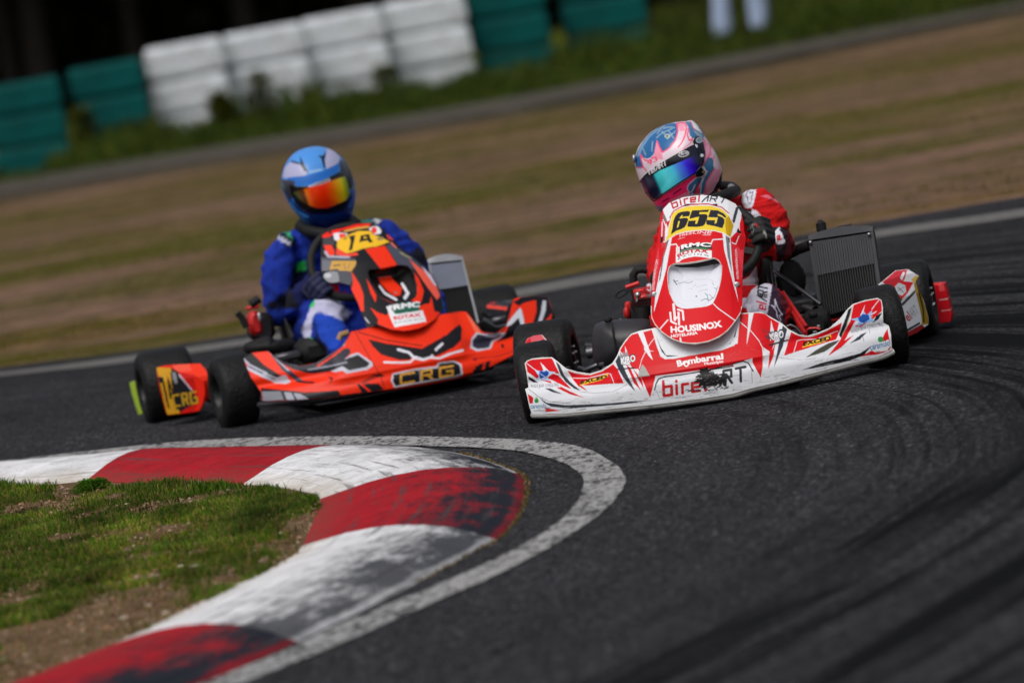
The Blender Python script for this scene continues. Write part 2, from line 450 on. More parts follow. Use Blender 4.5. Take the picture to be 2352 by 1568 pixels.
def remeshed(name, mb, voxel, mat, parent, colfn, smooth=6, wrinkle=None, label=None):
    me = bpy.data.meshes.new('tmp'); me.from_pydata([tuple(v) for v in mb.V], [], mb.F)
    import bmesh
    bm = bmesh.new(); bm.from_mesh(me); bmesh.ops.recalc_face_normals(bm, faces=bm.faces); bm.to_mesh(me); bm.free()
    ob = bpy.data.objects.new('tmp', me); COL.objects.link(ob)
    r = ob.modifiers.new('r', 'REMESH'); r.mode = 'VOXEL'; r.voxel_size = voxel
    sm = ob.modifiers.new('s', 'SMOOTH'); sm.iterations = smooth; sm.factor = .6
    dg = bpy.context.evaluated_depsgraph_get(); dg.update()
    m2 = bpy.data.meshes.new_from_object(ob.evaluated_get(dg)); n = len(m2.vertices)
    V = np.empty(n * 3); m2.vertices.foreach_get('co', V); V = V.reshape(-1, 3)
    N = np.empty(n * 3); m2.vertices.foreach_get('normal', N); N = N.reshape(-1, 3)
    if wrinkle is not None: V = V + N * wrinkle(V, N)[:, None]
    F = [tuple(p.vertices) for p in m2.polygons]
    bpy.data.objects.remove(ob); bpy.data.meshes.remove(m2); bpy.data.meshes.remove(me)
    return mesh(name, V, F, mat, parent, True, col=colfn(V, N))

def painted(canvas, back):  # vertex colours projected from the camera, picked by image pixel
    bk = lin(back)
    def f(V, N):
        x, y = sight(V); c = np.array(canvas.sample(x, y)); d = (EYE - V); d /= np.linalg.norm(d, axis=1, keepdims=True)
        facing = (N * d).sum(1); off = (x < canvas.x0) | (y < canvas.y0) | (x > canvas.x0 + canvas.w / canvas.ss) | (y > canvas.y0 + canvas.h / canvas.ss)
        c[(facing < -0.05) | off] = bk; return c
    return f

def folds(amp, sc=9.0, seed=0.0):
    def f(V, N):
        out = np.empty(len(V))
        for i, p in enumerate(V):
            q = Vector((p[0] * sc + seed, p[1] * sc * .7, p[2] * sc * 2.3))
            a = noise.noise(q + Vector((noise.noise(q * .7) * 1.5, 0, 0))); b = noise.noise(q * 2.1)
            c_ = noise.noise(Vector((p[0] * sc * 2.6 + seed, p[1] * sc * 2, p[2] * sc * 4.2 + a * 2)))
            out[i] = amp * ((1 - abs(a) * 2.6) * .75 + .30 * b + .40 * (.5 - abs(c_) * 1.8)) - amp * .45
        return out
    return f
# ================================================================== THE SETTING
def ground_uv(pts): return np.array([at(x, y) for x, y in pts])

def nodes(name):
    m = bpy.data.materials.new(name); m.use_nodes = True; return m, m.node_tree.nodes, m.node_tree.links

def math_node(n, l, op, a, b=None, clamp=False):
    q = n.new('ShaderNodeMath'); q.operation = op; q.use_clamp = clamp
    for i, v in enumerate((a, b)):
        if v is None: continue
        if isinstance(v, (int, float)): q.inputs[i].default_value = v
        else: l.new(v, q.inputs[i])
    return q.outputs[0]
def noise_node(n, l, vec, sc, det=4, rough=.55, scale3=None):
    if scale3:
        mp = n.new('ShaderNodeMapping'); mp.inputs['Scale'].default_value = scale3; l.new(vec, mp.inputs[0]); vec = mp.outputs[0]
    q = n.new('ShaderNodeTexNoise'); q.inputs['Scale'].default_value = sc; q.inputs['Detail'].default_value = det; q.inputs['Roughness'].default_value = rough
    l.new(vec, q.inputs['Vector']); return q.outputs[0]
def ramp(n, l, fac, stops, interp='LINEAR'):
    q = n.new('ShaderNodeValToRGB'); q.color_ramp.interpolation = interp; e = q.color_ramp.elements
    while len(e) > 1: e.remove(e[-1])
    for i, (p, c) in enumerate(stops):
        k = e[0] if i == 0 else e.new(p)
        k.position = p; k.color = (*c, 1) if len(c) == 3 else c
    l.new(fac, q.inputs[0]); return q.outputs[0]
def mixc(n, l, f, a, b, mode='MIX'):
    q = n.new('ShaderNodeMix'); q.data_type = 'RGBA'; q.blend_type = mode
    for i, v in ((0, f), (6, a), (7, b)):
        if isinstance(v, (int, float)): q.inputs[i].default_value = v
        elif isinstance(v, tuple): q.inputs[i].default_value = (*v, 1)
        else: l.new(v, q.inputs[i])
    return q.outputs[2]
def rng(n, l, v, a, b, c=0., d=1.):
    q = n.new('ShaderNodeMapRange'); q.inputs[1].default_value = a; q.inputs[2].default_value = b; q.inputs[3].default_value = c; q.inputs[4].default_value = d
    l.new(v, q.inputs[0]); return q.outputs[0]
def bump(n, l, h, b, strength, dist):
    q = n.new('ShaderNodeBump'); q.inputs['Strength'].default_value = strength; q.inputs['Distance'].default_value = dist; l.new(h, q.inputs['Height']); l.new(q.outputs[0], b.inputs['Normal'])

# --- field beyond the track: bands of dry earth and thin grass that run along the track
m, n, l = nodes('dry_field'); b = n['Principled BSDF']; b.inputs['Roughness'].default_value = .95; b.inputs['Specular IOR Level'].default_value = .0
g = n.new('ShaderNodeNewGeometry'); sp = n.new('ShaderNodeSeparateXYZ'); l.new(g.outputs['Position'], sp.inputs[0])
wob = noise_node(n, l, g.outputs['Position'], .35, 3, .6, (.35, 1, 1))
yy = math_node(n, l, 'ADD', sp.outputs['Y'], math_node(n, l, 'MULTIPLY', math_node(n, l, 'SUBTRACT', wob, .5), 13.0))
fac = rng(n, l, yy, 22, 62)
def fy(y): return (y - 22) / 40
brown, olive, green, rust, dk = (.140, .088, .066), (.070, .064, .008), (.046, .056, .004), (.100, .058, .010), (.086, .056, .034)
band = ramp(n, l, fac, [(0, olive), (fy(26), olive), (fy(27), rust), (fy(28.3), brown), (fy(32.5), brown), (fy(34), olive), (fy(36.5), green), (fy(38), olive), (fy(39.5), dk), (fy(42), brown), (fy(44.5), olive), (fy(48), dk), (fy(51), dk), (fy(54), olive)])
mott = noise_node(n, l, g.outputs['Position'], 1.6, 6, .7, (.45, 1, 1))
band = mixc(n, l, rng(n, l, mott, .40, .62), mixc(n, l, .55, band, brown), mixc(n, l, .45, band, olive))
blot = noise_node(n, l, g.outputs['Position'], .55, 5, .65, (.7, 1, 1)); band = mixc(n, l, math_node(n, l, 'MULTIPLY', rng(n, l, blot, .54, .62), .75), band, (.20, .120, .092)); band = mixc(n, l, math_node(n, l, 'MULTIPLY', rng(n, l, blot, .475, .40), .62), band, green)
m3 = noise_node(n, l, g.outputs['Position'], 9, 8, .75, (.6, 1, 1))
m4 = noise_node(n, l, g.outputs['Position'], 3.2, 6, .7, (.16, 1, 1)); band = mixc(n, l, math_node(n, l, 'MULTIPLY', rng(n, l, m4, .52, .60), .4), band, green); band = mixc(n, l, math_node(n, l, 'MULTIPLY', rng(n, l, m4, .49, .40), .5), band, (.20, .135, .10))
band = mixc(n, l, 1.0, band, ramp(n, l, m3, [(.34, (.42, .42, .42)), (.5, (1.0, 1.0, 1.0)), (.66, (1.75, 1.65, 1.5))]), 'MULTIPLY')
gv = rng(n, l, sp.outputs['Y'], 52.5, 55.5)
vg = noise_node(n, l, g.outputs['Position'], 1.2, 6, .7)
band = mixc(n, l, gv, band, ramp(n, l, vg, [(.3, (.030, .042, .006)), (.6, (.075, .088, .012))]))
l.new(band, b.inputs['Base Color']); bump(n, l, m3, b, .6, .05); M['field'] = m

def sheet(name, pts, z, mat, **kw):
    V = [(x, y, z) for x, y in pts]
    return mesh(name, V, [tuple(range(len(V)))[::-1] if area(pts) < 0 else tuple(range(len(V)))], mat, **kw)
def area(p): return sum(p[i - 1][0] * p[i][1] - p[i][0] * p[i - 1][1] for i in range(len(p))) / 2

gx = [-300, -60, -20, -6, 6, 20, 60, 300]; gy = [-40, 5, 12, 22, 32, 45, 60, 80, 150, 500]
V = [(x, y, 0) for y in gy for x in gx]; nx = len(gx)
F = [(j * nx + i, j * nx + i + 1, (j + 1) * nx + i + 1, (j + 1) * nx + i) for j in range(len(gy) - 1) for i in range(nx - 1)]
props(mesh('ground', V, F, M['field']), kind='structure', label='dry brown and olive field beyond the race track')

# --- kerb lines traced in image pixels (pixels -> ground)
KO = [(-420, 1118), (-200, 1100), (0, 1083), (150, 1069), (300, 1053), (394, 1044), (600, 1037), (844, 1034), (940, 1034), (1011, 1038), (1073, 1049), (1136, 1067), (1194, 1092), (1204, 1115), (1202, 1140), (1190, 1180), (1157, 1226), (1132, 1244), (1032, 1301), (907, 1367), (782, 1430), (686, 1476), (573, 1526), (490, 1563), (330, 1634), (100, 1735)]
KI = [(-480, 1150), (-250, 1135), (0, 1124), (100, 1122), (203, 1113), (300, 1121), (450, 1121), (562, 1122), (656, 1131), (715, 1142), (736, 1152), (740, 1160), (737, 1170), (728, 1195), (712, 1235), (698, 1267), (675, 1291), (620, 1320), (490, 1384), (375, 1442), (262, 1494), (75, 1566), (-120, 1640), (-300, 1700)]
def resample(P, keys, ns):
    """polyline P cut at the points nearest to keys, each stretch resampled to ns[i] steps"""
    P = np.asarray(P, float); seg = np.linalg.norm(np.diff(P, axis=0), axis=1); s = np.r_[0, np.cumsum(seg)]
    dens = np.linspace(0, s[-1], 4000); D = np.stack([np.interp(dens, s, P[:, i]) for i in range(2)], 1)
    ks = [0.0] + [dens[np.argmin(((D - k) ** 2).sum(1))] for k in keys] + [s[-1]]
    out = []
    for i in range(len(ks) - 1):
        t = np.linspace(ks[i], ks[i + 1], ns[i] + 1); out.append(np.stack([np.interp(t, s, P[:, k]) for k in range(2)], 1))
    return out
KOg = smooth_pts(np.array([at(x, y)[:2] for x, y in KO]), False, 4)
KIg = smooth_pts(np.array([at(x, y, .012)[:2] for x, y in KI]), False, 4)
g2 = lambda x, y, z=0.: at(x, y, z)[:2]
okeys = [g2(394, 1044), g2(830, 1034), g2(1194, 1092), g2(1135, 1242), g2(680, 1478)]
ikeys = [g2(203, 1113, .012), g2(564, 1122, .012), g2(740, 1158, .012), g2(698, 1267, .012), g2(262, 1494, .012)]
ns = [30, 24, 26, 26, 30, 20]
so, si = resample(KOg, okeys, ns), resample(KIg, ikeys, ns)

def kerb_mat(name, col, soil):
    m, n, l = nodes(name); b = n['Principled BSDF']; b.inputs['Roughness'].default_value = .75; b.inputs['Specular IOR Level'].default_value = .05
    uv = n.new('ShaderNodeUVMap'); g = n.new('ShaderNodeNewGeometry'); sp = n.new('ShaderNodeSeparateXYZ'); l.new(uv.outputs[0], sp.inputs[0])
    P = g.outputs['Position']
    n1 = noise_node(n, l, P, 9, 8, .7); nm = noise_node(n, l, uv.outputs[0], 1.0, 9, .75, (5.0, 14, 1)); n2 = noise_node(n, l, P, 60, 6, .7)
    base = mixc(n, l, rng(n, l, n1, .35, .65), col, tuple(c * .66 for c in col))
    base = mixc(n, l, math_node(n, l, 'MULTIPLY', rng(n, l, n2, .60, .66), .8), base, (.10, .095, .09))
    # tyre scrubs on the outer slope of the apex stones, streaks along the kerb
    st = noise_node(n, l, uv.outputs[0], 1.0, 6, .65, (1.1, 22, 1)); bl = noise_node(n, l, P, 3.2, 7, .68)
    amt = math_node(n, l, 'ADD', math_node(n, l, 'MULTIPLY', math_node(n, l, 'SUBTRACT', .50, sp.outputs['Y']), 2.0), math_node(n, l, 'MULTIPLY', math_node(n, l, 'SUBTRACT', bl, .5), 2.4))
    amt = math_node(n, l, 'ADD', amt, math_node(n, l, 'MULTIPLY', math_node(n, l, 'SUBTRACT', n2, .5), 1.0))
    amt = math_node(n, l, 'ADD', amt, math_node(n, l, 'MULTIPLY', math_node(n, l, 'SUBTRACT', nm, .5), 2.6))
    amt = math_node(n, l, 'MULTIPLY', amt, rng(n, l, sp.outputs['Y'], .025, .06, .35, 1.0))
    where = n.new('ShaderNodeVertexColor'); where.layer_name = 'Col'
    amt = math_node(n, l, 'MULTIPLY', rng(n, l, amt, -.05, .75), where.outputs['Color'])
    base = mixc(n, l, math_node(n, l, 'MULTIPLY', amt, .93), base, (.014, .016, .024))
    base = mixc(n, l, math_node(n, l, 'MULTIPLY', rng(n, l, st, .55, .64), .7), base, (.05, .048, .05))
    inner = rng(n, l, math_node(n, l, 'ADD', sp.outputs['Y'], math_node(n, l, 'MULTIPLY', math_node(n, l, 'SUBTRACT', n1, .5), .45)), .78, 1.02)
    base = mixc(n, l, math_node(n, l, 'MULTIPLY', inner, .55), base, soil)
    l.new(base, b.inputs['Base Color']); bump(n, l, n2, b, .5, .006); return m
M['kerb_red'] = kerb_mat('kerb_red_paint', (.37, .010, .018), (.24, .05, .04))
M['kerb_white'] = kerb_mat('kerb_white_paint', (.74, .745, .765), (.46, .38, .28))
kerb = props(bpy.data.objects.new('kerb', None), 'red and white painted kerb that bends round the grass at the hairpin', 'kerb', None, 'structure')
COL.objects.link(kerb); kerb.location = (float(at(1000, 1150)[0]), float(at(1000, 1150)[1]), 0)
prof = [(-.02, -.012), (0.0, .006), (.05, .016), (.12, .032), (.22, .047), (.34, .058), (.48, .064), (.62, .062), (.76, .054), (.88, .042), (1.0, .030), (1.03, -.01)]
scrub = [(0.2, .3), (.3, .5), (.5, 1.25), (1.2, 1.15), (1.0, .95), (1.1, 1.1)]
sacc = 0
for i in range(6):
    O, I = so[i], si[i]; K = len(O); V = []; UV = []; CC = []
    for a in range(K):
        d = np.linalg.norm(O[a] - O[max(a - 1, 0)]); sacc += d; f = a / (K - 1)
        for t, z in prof:
            xy = O[a] * (1 - t) + I[a] * t; V.append((xy[0], xy[1], z)); UV.append((sacc, t)); c = scrub[i][0] * (1 - f) + scrub[i][1] * f; CC.append((c, c, c))
    p = len(prof)
    F = [(a * p + j, a * p + j + 1, (a + 1) * p + j + 1, (a + 1) * p + j) for a in range(K - 1) for j in range(p - 1)]
    F += [tuple(range(p)), tuple((K - 1) * p + j for j in range(p))[::-1]]
    ob = mesh('kerb_stone', V, F, M['kerb_white' if i % 2 == 0 else 'kerb_red'], kerb, True, uv=UV, col=np.array(CC))
    smooth_by_angle(ob.data, 50)
    ob['label'] = ('white' if i % 2 == 0 else 'red') + ' painted stretch of the kerb' + (' blackened by tyre rubber' if i in (2, 3, 4, 5) else '')

# --- asphalt
m, n, l = nodes('asphalt'); b = n['Principled BSDF']; b.inputs['Specular IOR Level'].default_value = .03
uv = n.new('ShaderNodeUVMap'); g = n.new('ShaderNodeNewGeometry'); P = g.outputs['Position']
v1 = n.new('ShaderNodeTexVoronoi'); v1.inputs['Scale'].default_value = 120; l.new(P, v1.inputs['Vector'])
gr = noise_node(n, l, P, 95, 3, .7); big = noise_node(n, l, P, .9, 5, .6); mid = noise_node(n, l, P, 7, 6, .7)
stone = rng(n, l, gr, .40, .64, .45, 1.9)
col = ramp(n, l, v1.outputs['Color'], [(0, (.008, .0081, .0092)), (.5, (.021, .0213, .0238)), (.85, (.041, .0415, .0465)), (1, (.18, .18, .195))])
col = mixc(n, l, 1.0, col, stone, 'MULTIPLY')
g2_ = noise_node(n, l, P, 34, 5, .8, (1, .55, 1)); col = mixc(n, l, 1.0, col, rng(n, l, g2_, .36, .64, .68, 1.35), 'MULTIPLY')
fl = rng(n, l, noise_node(n, l, P, 52, 2, .5, (1, .5, 1)), .66, .74); col = mixc(n, l, math_node(n, l, 'MULTIPLY', fl, .40), col, (.16, .16, .165))
col = mixc(n, l, 1.0, col, rng(n, l, big, .3, .7, .82, 1.2), 'MULTIPLY')
s1 = noise_node(n, l, uv.outputs[0], 1.0, 6, .62, (.07, 4.2, 1)); s2 = noise_node(n, l, uv.outputs[0], 1.0, 5, .6, (.16, 15, 1))
sep = n.new('ShaderNodeSeparateXYZ'); l.new(uv.outputs[0], sep.inputs[0])
lane = ramp(n, l, rng(n, l, sep.outputs['Y'], 0, 8), [(0, (.0, .0, .0)), (.06, (.15,) * 3), (.16, (.7,) * 3), (.24, (1.0,) * 3), (.6, (1.0,) * 3), (.8, (.6,) * 3), (1, (.25,) * 3)])
rub = math_node(n, l, 'MULTIPLY', math_node(n, l, 'ADD', math_node(n, l, 'MULTIPLY', rng(n, l, s1, .46, .58), 1.15), math_node(n, l, 'MULTIPLY', rng(n, l, s2, .49, .57), 1.0)), lane)
s3 = noise_node(n, l, uv.outputs[0], 1.0, 5, .6, (.9, 2.2, 1))
mp = n.new('ShaderNodeMapping'); mp.inputs['Rotation'].default_value = (0, 0, R(14)); l.new(uv.outputs[0], mp.inputs[0]); s4 = noise_node(n, l, mp.outputs[0], 1.0, 5, .6, (.22, 9, 1))
rub = math_node(n, l, 'ADD', rub, math_node(n, l, 'MULTIPLY', math_node(n, l, 'MULTIPLY', rng(n, l, s4, .54, .60), .45), lane))
rub = math_node(n, l, 'MULTIPLY', rub, rng(n, l, s3, .35, .60, .4, 1.0))
rub = math_node(n, l, 'MULTIPLY', rub, rng(n, l, sep.outputs['X'], .8, 3.2, .25, 1.0))
rub = math_node(n, l, 'MULTIPLY', rub, .95, True)
col = mixc(n, l, rub, col, (.0048, .0050, .0060))
l.new(col, b.inputs['Base Color'])
rg = rng(n, l, rub, 0, 1, .78, .55); b.inputs['Roughness'].default_value = .85; bump(n, l, mixc(n, l, .5, gr, v1.outputs['Distance']), b, .9, .004); M['asphalt'] = m

edge = [(-2600, 1150), (-900, 960), (0, 845), (278, 812), (549, 771), (800, 728), (1072, 680), (1339, 626), (1600, 585), (2001, 512), (2352, 453), (3000, 350), (4200, 150)]
EG = np.array([g2(x, y) for x, y in edge])
# grid whose far edge follows the traced border
xs = np.linspace(-14, 14, 160); ys_n = 150
far = np.interp(xs, EG[:, 0], EG[:, 1]); V = []; 
for j in range(ys_n):
    t = j / (ys_n - 1)
    for i, x in enumerate(xs): V.append((x, 6 + (far[i] - 6) * t, .004))
V = np.array(V)
path = KOg[::2]; seg = np.diff(path, axis=0); cum = np.r_[0, np.cumsum(np.linalg.norm(seg, axis=1))]
best = np.full(len(V), 1e9); sc = np.zeros(len(V))
e0 = seg[0] / np.linalg.norm(seg[0]); e1 = seg[-1] / np.linalg.norm(seg[-1])
segs = [(path[0] - e0 * 30, path[0], -30)] + [(path[i], path[i + 1], cum[i]) for i in range(len(seg))] + [(path[-1], path[-1] + e1 * 30, cum[-1])]
for a, c, s0 in segs:
    d = c - a; L = np.linalg.norm(d); t = np.clip(((V[:, :2] - a) @ d) / (L * L), 0, 1); q = a + t[:, None] * d; dd = np.linalg.norm(V[:, :2] - q, axis=1); k = dd < best
    best[k] = dd[k]; sc[k] = s0 + t[k] * L
nx = len(xs); F = [(j * nx + i, j * nx + i + 1, (j + 1) * nx + i + 1, (j + 1) * nx + i) for j in range(ys_n - 1) for i in range(nx - 1)]
props(mesh('race_track', V, F, M['asphalt'], uv=np.stack([sc, best], 1)), kind='structure', label='dark grey asphalt with black rubber streaks')

def paint_mat(name, col, worn):
    m, n, l = nodes(name); b = n['Principled BSDF']; b.inputs['Roughness'].default_value = .8; b.inputs['Specular IOR Level'].default_value = .08
    g = n.new('ShaderNodeNewGeometry'); P = g.outputs['Position']; gr = noise_node(n, l, P, 44, 4, .8, (1, .55, 1)); md = noise_node(n, l, P, 6, 6, .7)
    f = math_node(n, l, 'ADD', math_node(n, l, 'MULTIPLY', math_node(n, l, 'SUBTRACT', gr, .5), 2.2), math_node(n, l, 'MULTIPLY', math_node(n, l, 'SUBTRACT', md, .5), 1.2))
    f = rng(n, l, f, -.22 + worn, .02 + worn)
    c = mixc(n, l, f, (.022, .023, .025), mixc(n, l, rng(n, l, md, .3, .7), col, tuple(k * .7 for k in col)))
    l.new(c, b.inputs['Base Color']); bump(n, l, gr, b, .8, .004); return m
M['line'] = paint_mat('worn_white_line', (.36, .36, .355), .03)
M['line_far'] = paint_mat('faded_grey_line', (.15, .147, .14), -.15)
LO = [(-400, 1100), (-200, 1080), (0, 1063), (188, 1042), (375, 1022), (490, 1014), (615, 1009), (740, 1007), (948, 1007), (1115, 1011), (1240, 1017), (1344, 1034), (1407, 1067), (1434, 1101), (1427, 1134), (1386, 1180), (1323, 1226), (1240, 1276), (1115, 1338), (990, 1392), (823, 1466), (657, 1536), (520, 1590), (300, 1680)]
LI = [(-400, 1112), (-200, 1094), (0, 1077), (169, 1059), (375, 1040), (490, 1034), (620, 1029), (782, 1026), (948, 1028), (1115, 1034), (1198, 1042), (1282, 1063), (1328, 1088), (1340, 1118), (1328, 1155), (1282, 1205), (1198, 1259), (1073, 1320), (948, 1372), (782, 1440), (657, 1499), (490, 1566), (380, 1610), (200, 1690)]
def strip(name, A, B, z, mat, label, n_=90, wob=.004):
    A = smooth_pts(np.array([at(x, y)[:2] for x, y in A]), False, 5); B = smooth_pts(np.array([at(x, y)[:2] for x, y in B]), False, 5)
    def rs(P):
        s = np.r_[0, np.cumsum(np.linalg.norm(np.diff(P, axis=0), axis=1))]; t = np.linspace(0, s[-1], n_); return np.stack([np.interp(t, s, P[:, i]) for i in range(2)], 1)
    V = []
    for p, q in zip(A, B):
        d = (q - p) / (np.linalg.norm(q - p) + 1e-9)
        p = p + d * random.uniform(-wob, wob); q = q + d * random.uniform(-wob, wob)
        V += [(p[0], p[1], z), (q[0], q[1], z)]
    F = [(2 * i, 2 * i + 1, 2 * i + 3, 2 * i + 2) for i in range(len(V) // 2 - 1)]
    return props(mesh(name, V, F, mat), kind='structure', label=label)
strip('track_line', LO, LI, .008, M['line'], 'worn white edge line curving round the kerb')
strip('track_line', [(-900, 990), (-200, 885), (100, 848), (278, 824), (560, 783), (800, 742), (1072, 692), (1339, 639), (1600, 600), (2001, 535), (2352, 484), (3000, 380)],
      [(-900, 1000), (-200, 893), (100, 857), (278, 838), (560, 797), (800, 757), (1072, 710), (1339, 659), (1600, 618), (2001, 552), (2352, 502), (3000, 400)], .009, M['line_far'], 'faded grey line along the far edge of the track', wob=0)

# --- concrete path strip at the foot of the verge
M['path'] = pbr('path_concrete', (.070, .062, .050), .95, spec=.1, var=.3, vs=2.5, bump=.4, bs=30)
A = [(-500, 505), (0, 432), (400, 369), (800, 306), (1200, 237), (1600, 161), (2000, 82), (2352, 14), (2900, -95)]
B = [(-500, 540), (0, 462), (400, 394), (800, 330), (1200, 262), (1600, 185), (2000, 103), (2352, 33), (2900, -75)]
Ag = np.array([at(x, y) for x, y in A]); Bg = np.array([at(x, y) for x, y in B]); V = []
for p, q in zip(Ag, Bg): V += [(q[0], q[1], -.01), (q[0], q[1], .07), (p[0], p[1], .07), (p[0], p[1], -.01)]
F = [(4 * i + k, 4 * i + k + 1, 4 * i + 5 + k, 4 * i + 4 + k) for i in range(len(A) - 1) for k in range(3)]
props(mesh('path', V, F, M['path']), kind='structure', label='raised grey concrete strip between field and verge')

# --- infield: bare soil mound inside the kerb
m, n, l = nodes('infield_soil'); b = n['Principled BSDF']; b.inputs['Roughness'].default_value = .97; b.inputs['Specular IOR Level'].default_value = .1
g = n.new('ShaderNodeNewGeometry'); P = g.outputs['Position']
a1 = noise_node(n, l, P, 5, 6, .7); a2 = noise_node(n, l, P, 45, 6, .75); a3 = noise_node(n, l, P, 180, 3, .7)
c = ramp(n, l, a1, [(.3, (.10, .055, .028)), (.5, (.20, .118, .068)), (.68, (.31, .20, .13))])
c = mixc(n, l, rng(n, l, a2, .45, .62), c, mixc(n, l, .6, c, (.05, .06, .012)))
c = mixc(n, l, 1.0, c, rng(n, l, a3, .3, .7, .6, 1.4), 'MULTIPLY'); l.new(c, b.inputs['Base Color']); bump(n, l, a2, b, 1.0, .02); M['soil'] = m
inner = np.concatenate([si[i][:-1] for i in range(6)] + [si[5][-1:]])
def infield_z(x, y): return .034 + .022 * noise.noise(Vector((x * 2.2, y * 2.2, 3))) + .012 * noise.noise(Vector((x * 9, y * 9, 0)))
left_x = -6.0; V = []; cols_ = 60
for p in inner:
    for k in range(cols_):
        t = (k / (cols_ - 1)) ** 1.3; x = p[0] + .004 - t * 0; 
        # run every row from the kerb to a spine inside the field
        sp_ = np.array([left_x, 16.2 + (p[1] - 16.2) * .55]); q = p * (1 - t) + sp_ * t
        V.append((q[0], q[1], (.026 if k == 0 else infield_z(q[0], q[1]) - .010 * math.exp(-k / 2))))
N_ = len(inner); F = [(a * cols_ + k, a * cols_ + k + 1, (a + 1) * cols_ + k + 1, (a + 1) * cols_ + k) for a in range(N_ - 1) for k in range(cols_ - 1)]
ob = mesh('infield_ground', V, F, M['soil'], smooth=True); props(ob, kind='structure', label='brown soil inside the bend of the kerb')
smooth_by_angle(ob.data, 80)

# --- grass blades
def leaf_mat(name, rough=.6):
    m = pbr(name, None, rough, attr='Col', spec=.15); n = m.node_tree.nodes; l = m.node_tree.links; b = n['Principled BSDF']
    tr = n.new('ShaderNodeBsdfTranslucent'); mx = n.new('ShaderNodeMixShader'); mx.inputs[0].default_value = .45
    src = b.inputs['Base Color'].links[0].from_socket; l.new(src, tr.inputs[0]); l.new(b.outputs[0], mx.inputs[1]); l.new(tr.outputs[0], mx.inputs[2]); l.new(mx.outputs[0], n['Material Output'].inputs[0])
    return m
M['grass'] = leaf_mat('grass_blade')
def blades(name, pts, hts, wds, palette, seed, label, cat=None, lean=.5, kind='stuff', jitter=.35, tint=None):
    r = np.random.RandomState(seed); pts = np.asarray(pts, float); N = len(pts); hts = np.asarray(hts); wds = np.asarray(wds)
    a = r.uniform(0, 2 * math.pi, N); ln = r.uniform(.05, lean, N) * hts; dx, dy = np.cos(a), np.sin(a)
    b_ = r.uniform(0, 2 * math.pi, N); wx, wy = np.cos(b_) * wds / 2, np.sin(b_) * wds / 2
    V = np.zeros((N, 5, 3)); z0 = pts[:, 2] - .004
    V[:, 0] = np.stack([pts[:, 0] - wx, pts[:, 1] - wy, z0], 1); V[:, 1] = np.stack([pts[:, 0] + wx, pts[:, 1] + wy, z0], 1)
    V[:, 2] = np.stack([pts[:, 0] - wx * .8 + dx * ln * .35, pts[:, 1] - wy * .8 + dy * ln * .35, pts[:, 2] + hts * .6], 1)
    V[:, 3] = np.stack([pts[:, 0] + wx * .8 + dx * ln * .35, pts[:, 1] + wy * .8 + dy * ln * .35, pts[:, 2] + hts * .6], 1)
    V[:, 4] = np.stack([pts[:, 0] + dx * ln, pts[:, 1] + dy * ln, pts[:, 2] + hts * (1 - .3 * ln / hts)], 1)
    base = np.arange(N)[:, None] * 5
    Q = (base + np.array([0, 1, 3, 2])); T = (base + np.array([2, 3, 4]))
    pal = np.array(palette); c = pal[r.randint(0, len(pal), N)] * r.uniform(1 - jitter, 1 + jitter, (N, 1))
    if tint is not None: c = c * np.asarray(tint)
    col = np.repeat(c, 5, axis=0)
    F = Q.tolist() + T.tolist(); ob = mesh(name, V.reshape(-1, 3), F, M['grass'], col=col)
    return props(ob, label, cat, None, kind)

gp = [(.050, .115, .006), (.078, .155, .009), (.032, .075, .005), (.11, .18, .014), (.068, .14, .009), (.18, .18, .03), (.24, .17, .07)]
dense = [(-80, 1150), (300, 1140), (450, 1128), (560, 1122), (650, 1140), (724, 1152), (718, 1180), (650, 1212), (600, 1248), (520, 1288), (400, 1340), (300, 1385), (180, 1408), (60, 1440), (-80, 1465)]
r = np.random.RandomState(3); pts = []; hh = []; tnt = []
inpoly = np.array([g2(x, y, .03) for x, y in [(-150, 1130), (100, 1124), (203, 1116), (300, 1123), (450, 1122), (562, 1124), (656, 1133), (724, 1147), (737, 1160), (726, 1195), (697, 1267), (675, 1289), (490, 1384), (375, 1442), (262, 1494), (75, 1566), (-150, 1650)]])
dpoly = np.array([g2(x, y, .03) for x, y in dense])
cand = r.uniform((inpoly[:, 0].min(), inpoly[:, 1].min()), (inpoly[:, 0].max(), inpoly[:, 1].max()), (420000, 2))
cand = cand[inside(cand[:, 0], cand[:, 1], inpoly)]
dn = inside(cand[:, 0], cand[:, 1], dpoly)
for (x, y), d_ in zip(cand, dn):
    a = noise.noise(Vector((x * 3.1, y * 1.6, 5))) + .6 * noise.noise(Vector((x * 9, y * 6, 1))) + .35 * noise.noise(Vector((x * 25, y * 18, 8)))
    th = a * 1.25 + (.50 if d_ else -.33)
    if r.rand() < min(max(th * 1.6, 0.012), 1.0) * .75:
        q_ = noise.noise(Vector((x * 7, y * 4, 11))); q2 = noise.noise(Vector((x * 2.3, y * 1.6, 21))); br = (1 + .9 * q_) * (1 + .5 * q2); tnt.append((br * (1 + .35 * max(q2, 0) + .45 * max(-th + .2, 0)), br, br * .9)); pts.append((x, y, infield_z(x, y))); hh.append((.007 + .023 * r.rand() ** 1.7) * (.7 + .8 * max(min(a + .3, 1), 0)))
print('grass blades', len(pts))
blades('grass', pts, hh, .0022 + .0026 * r.rand(len(pts)), gp, 5, 'short patchy green grass inside the kerb', lean=1.3, tint=tnt)
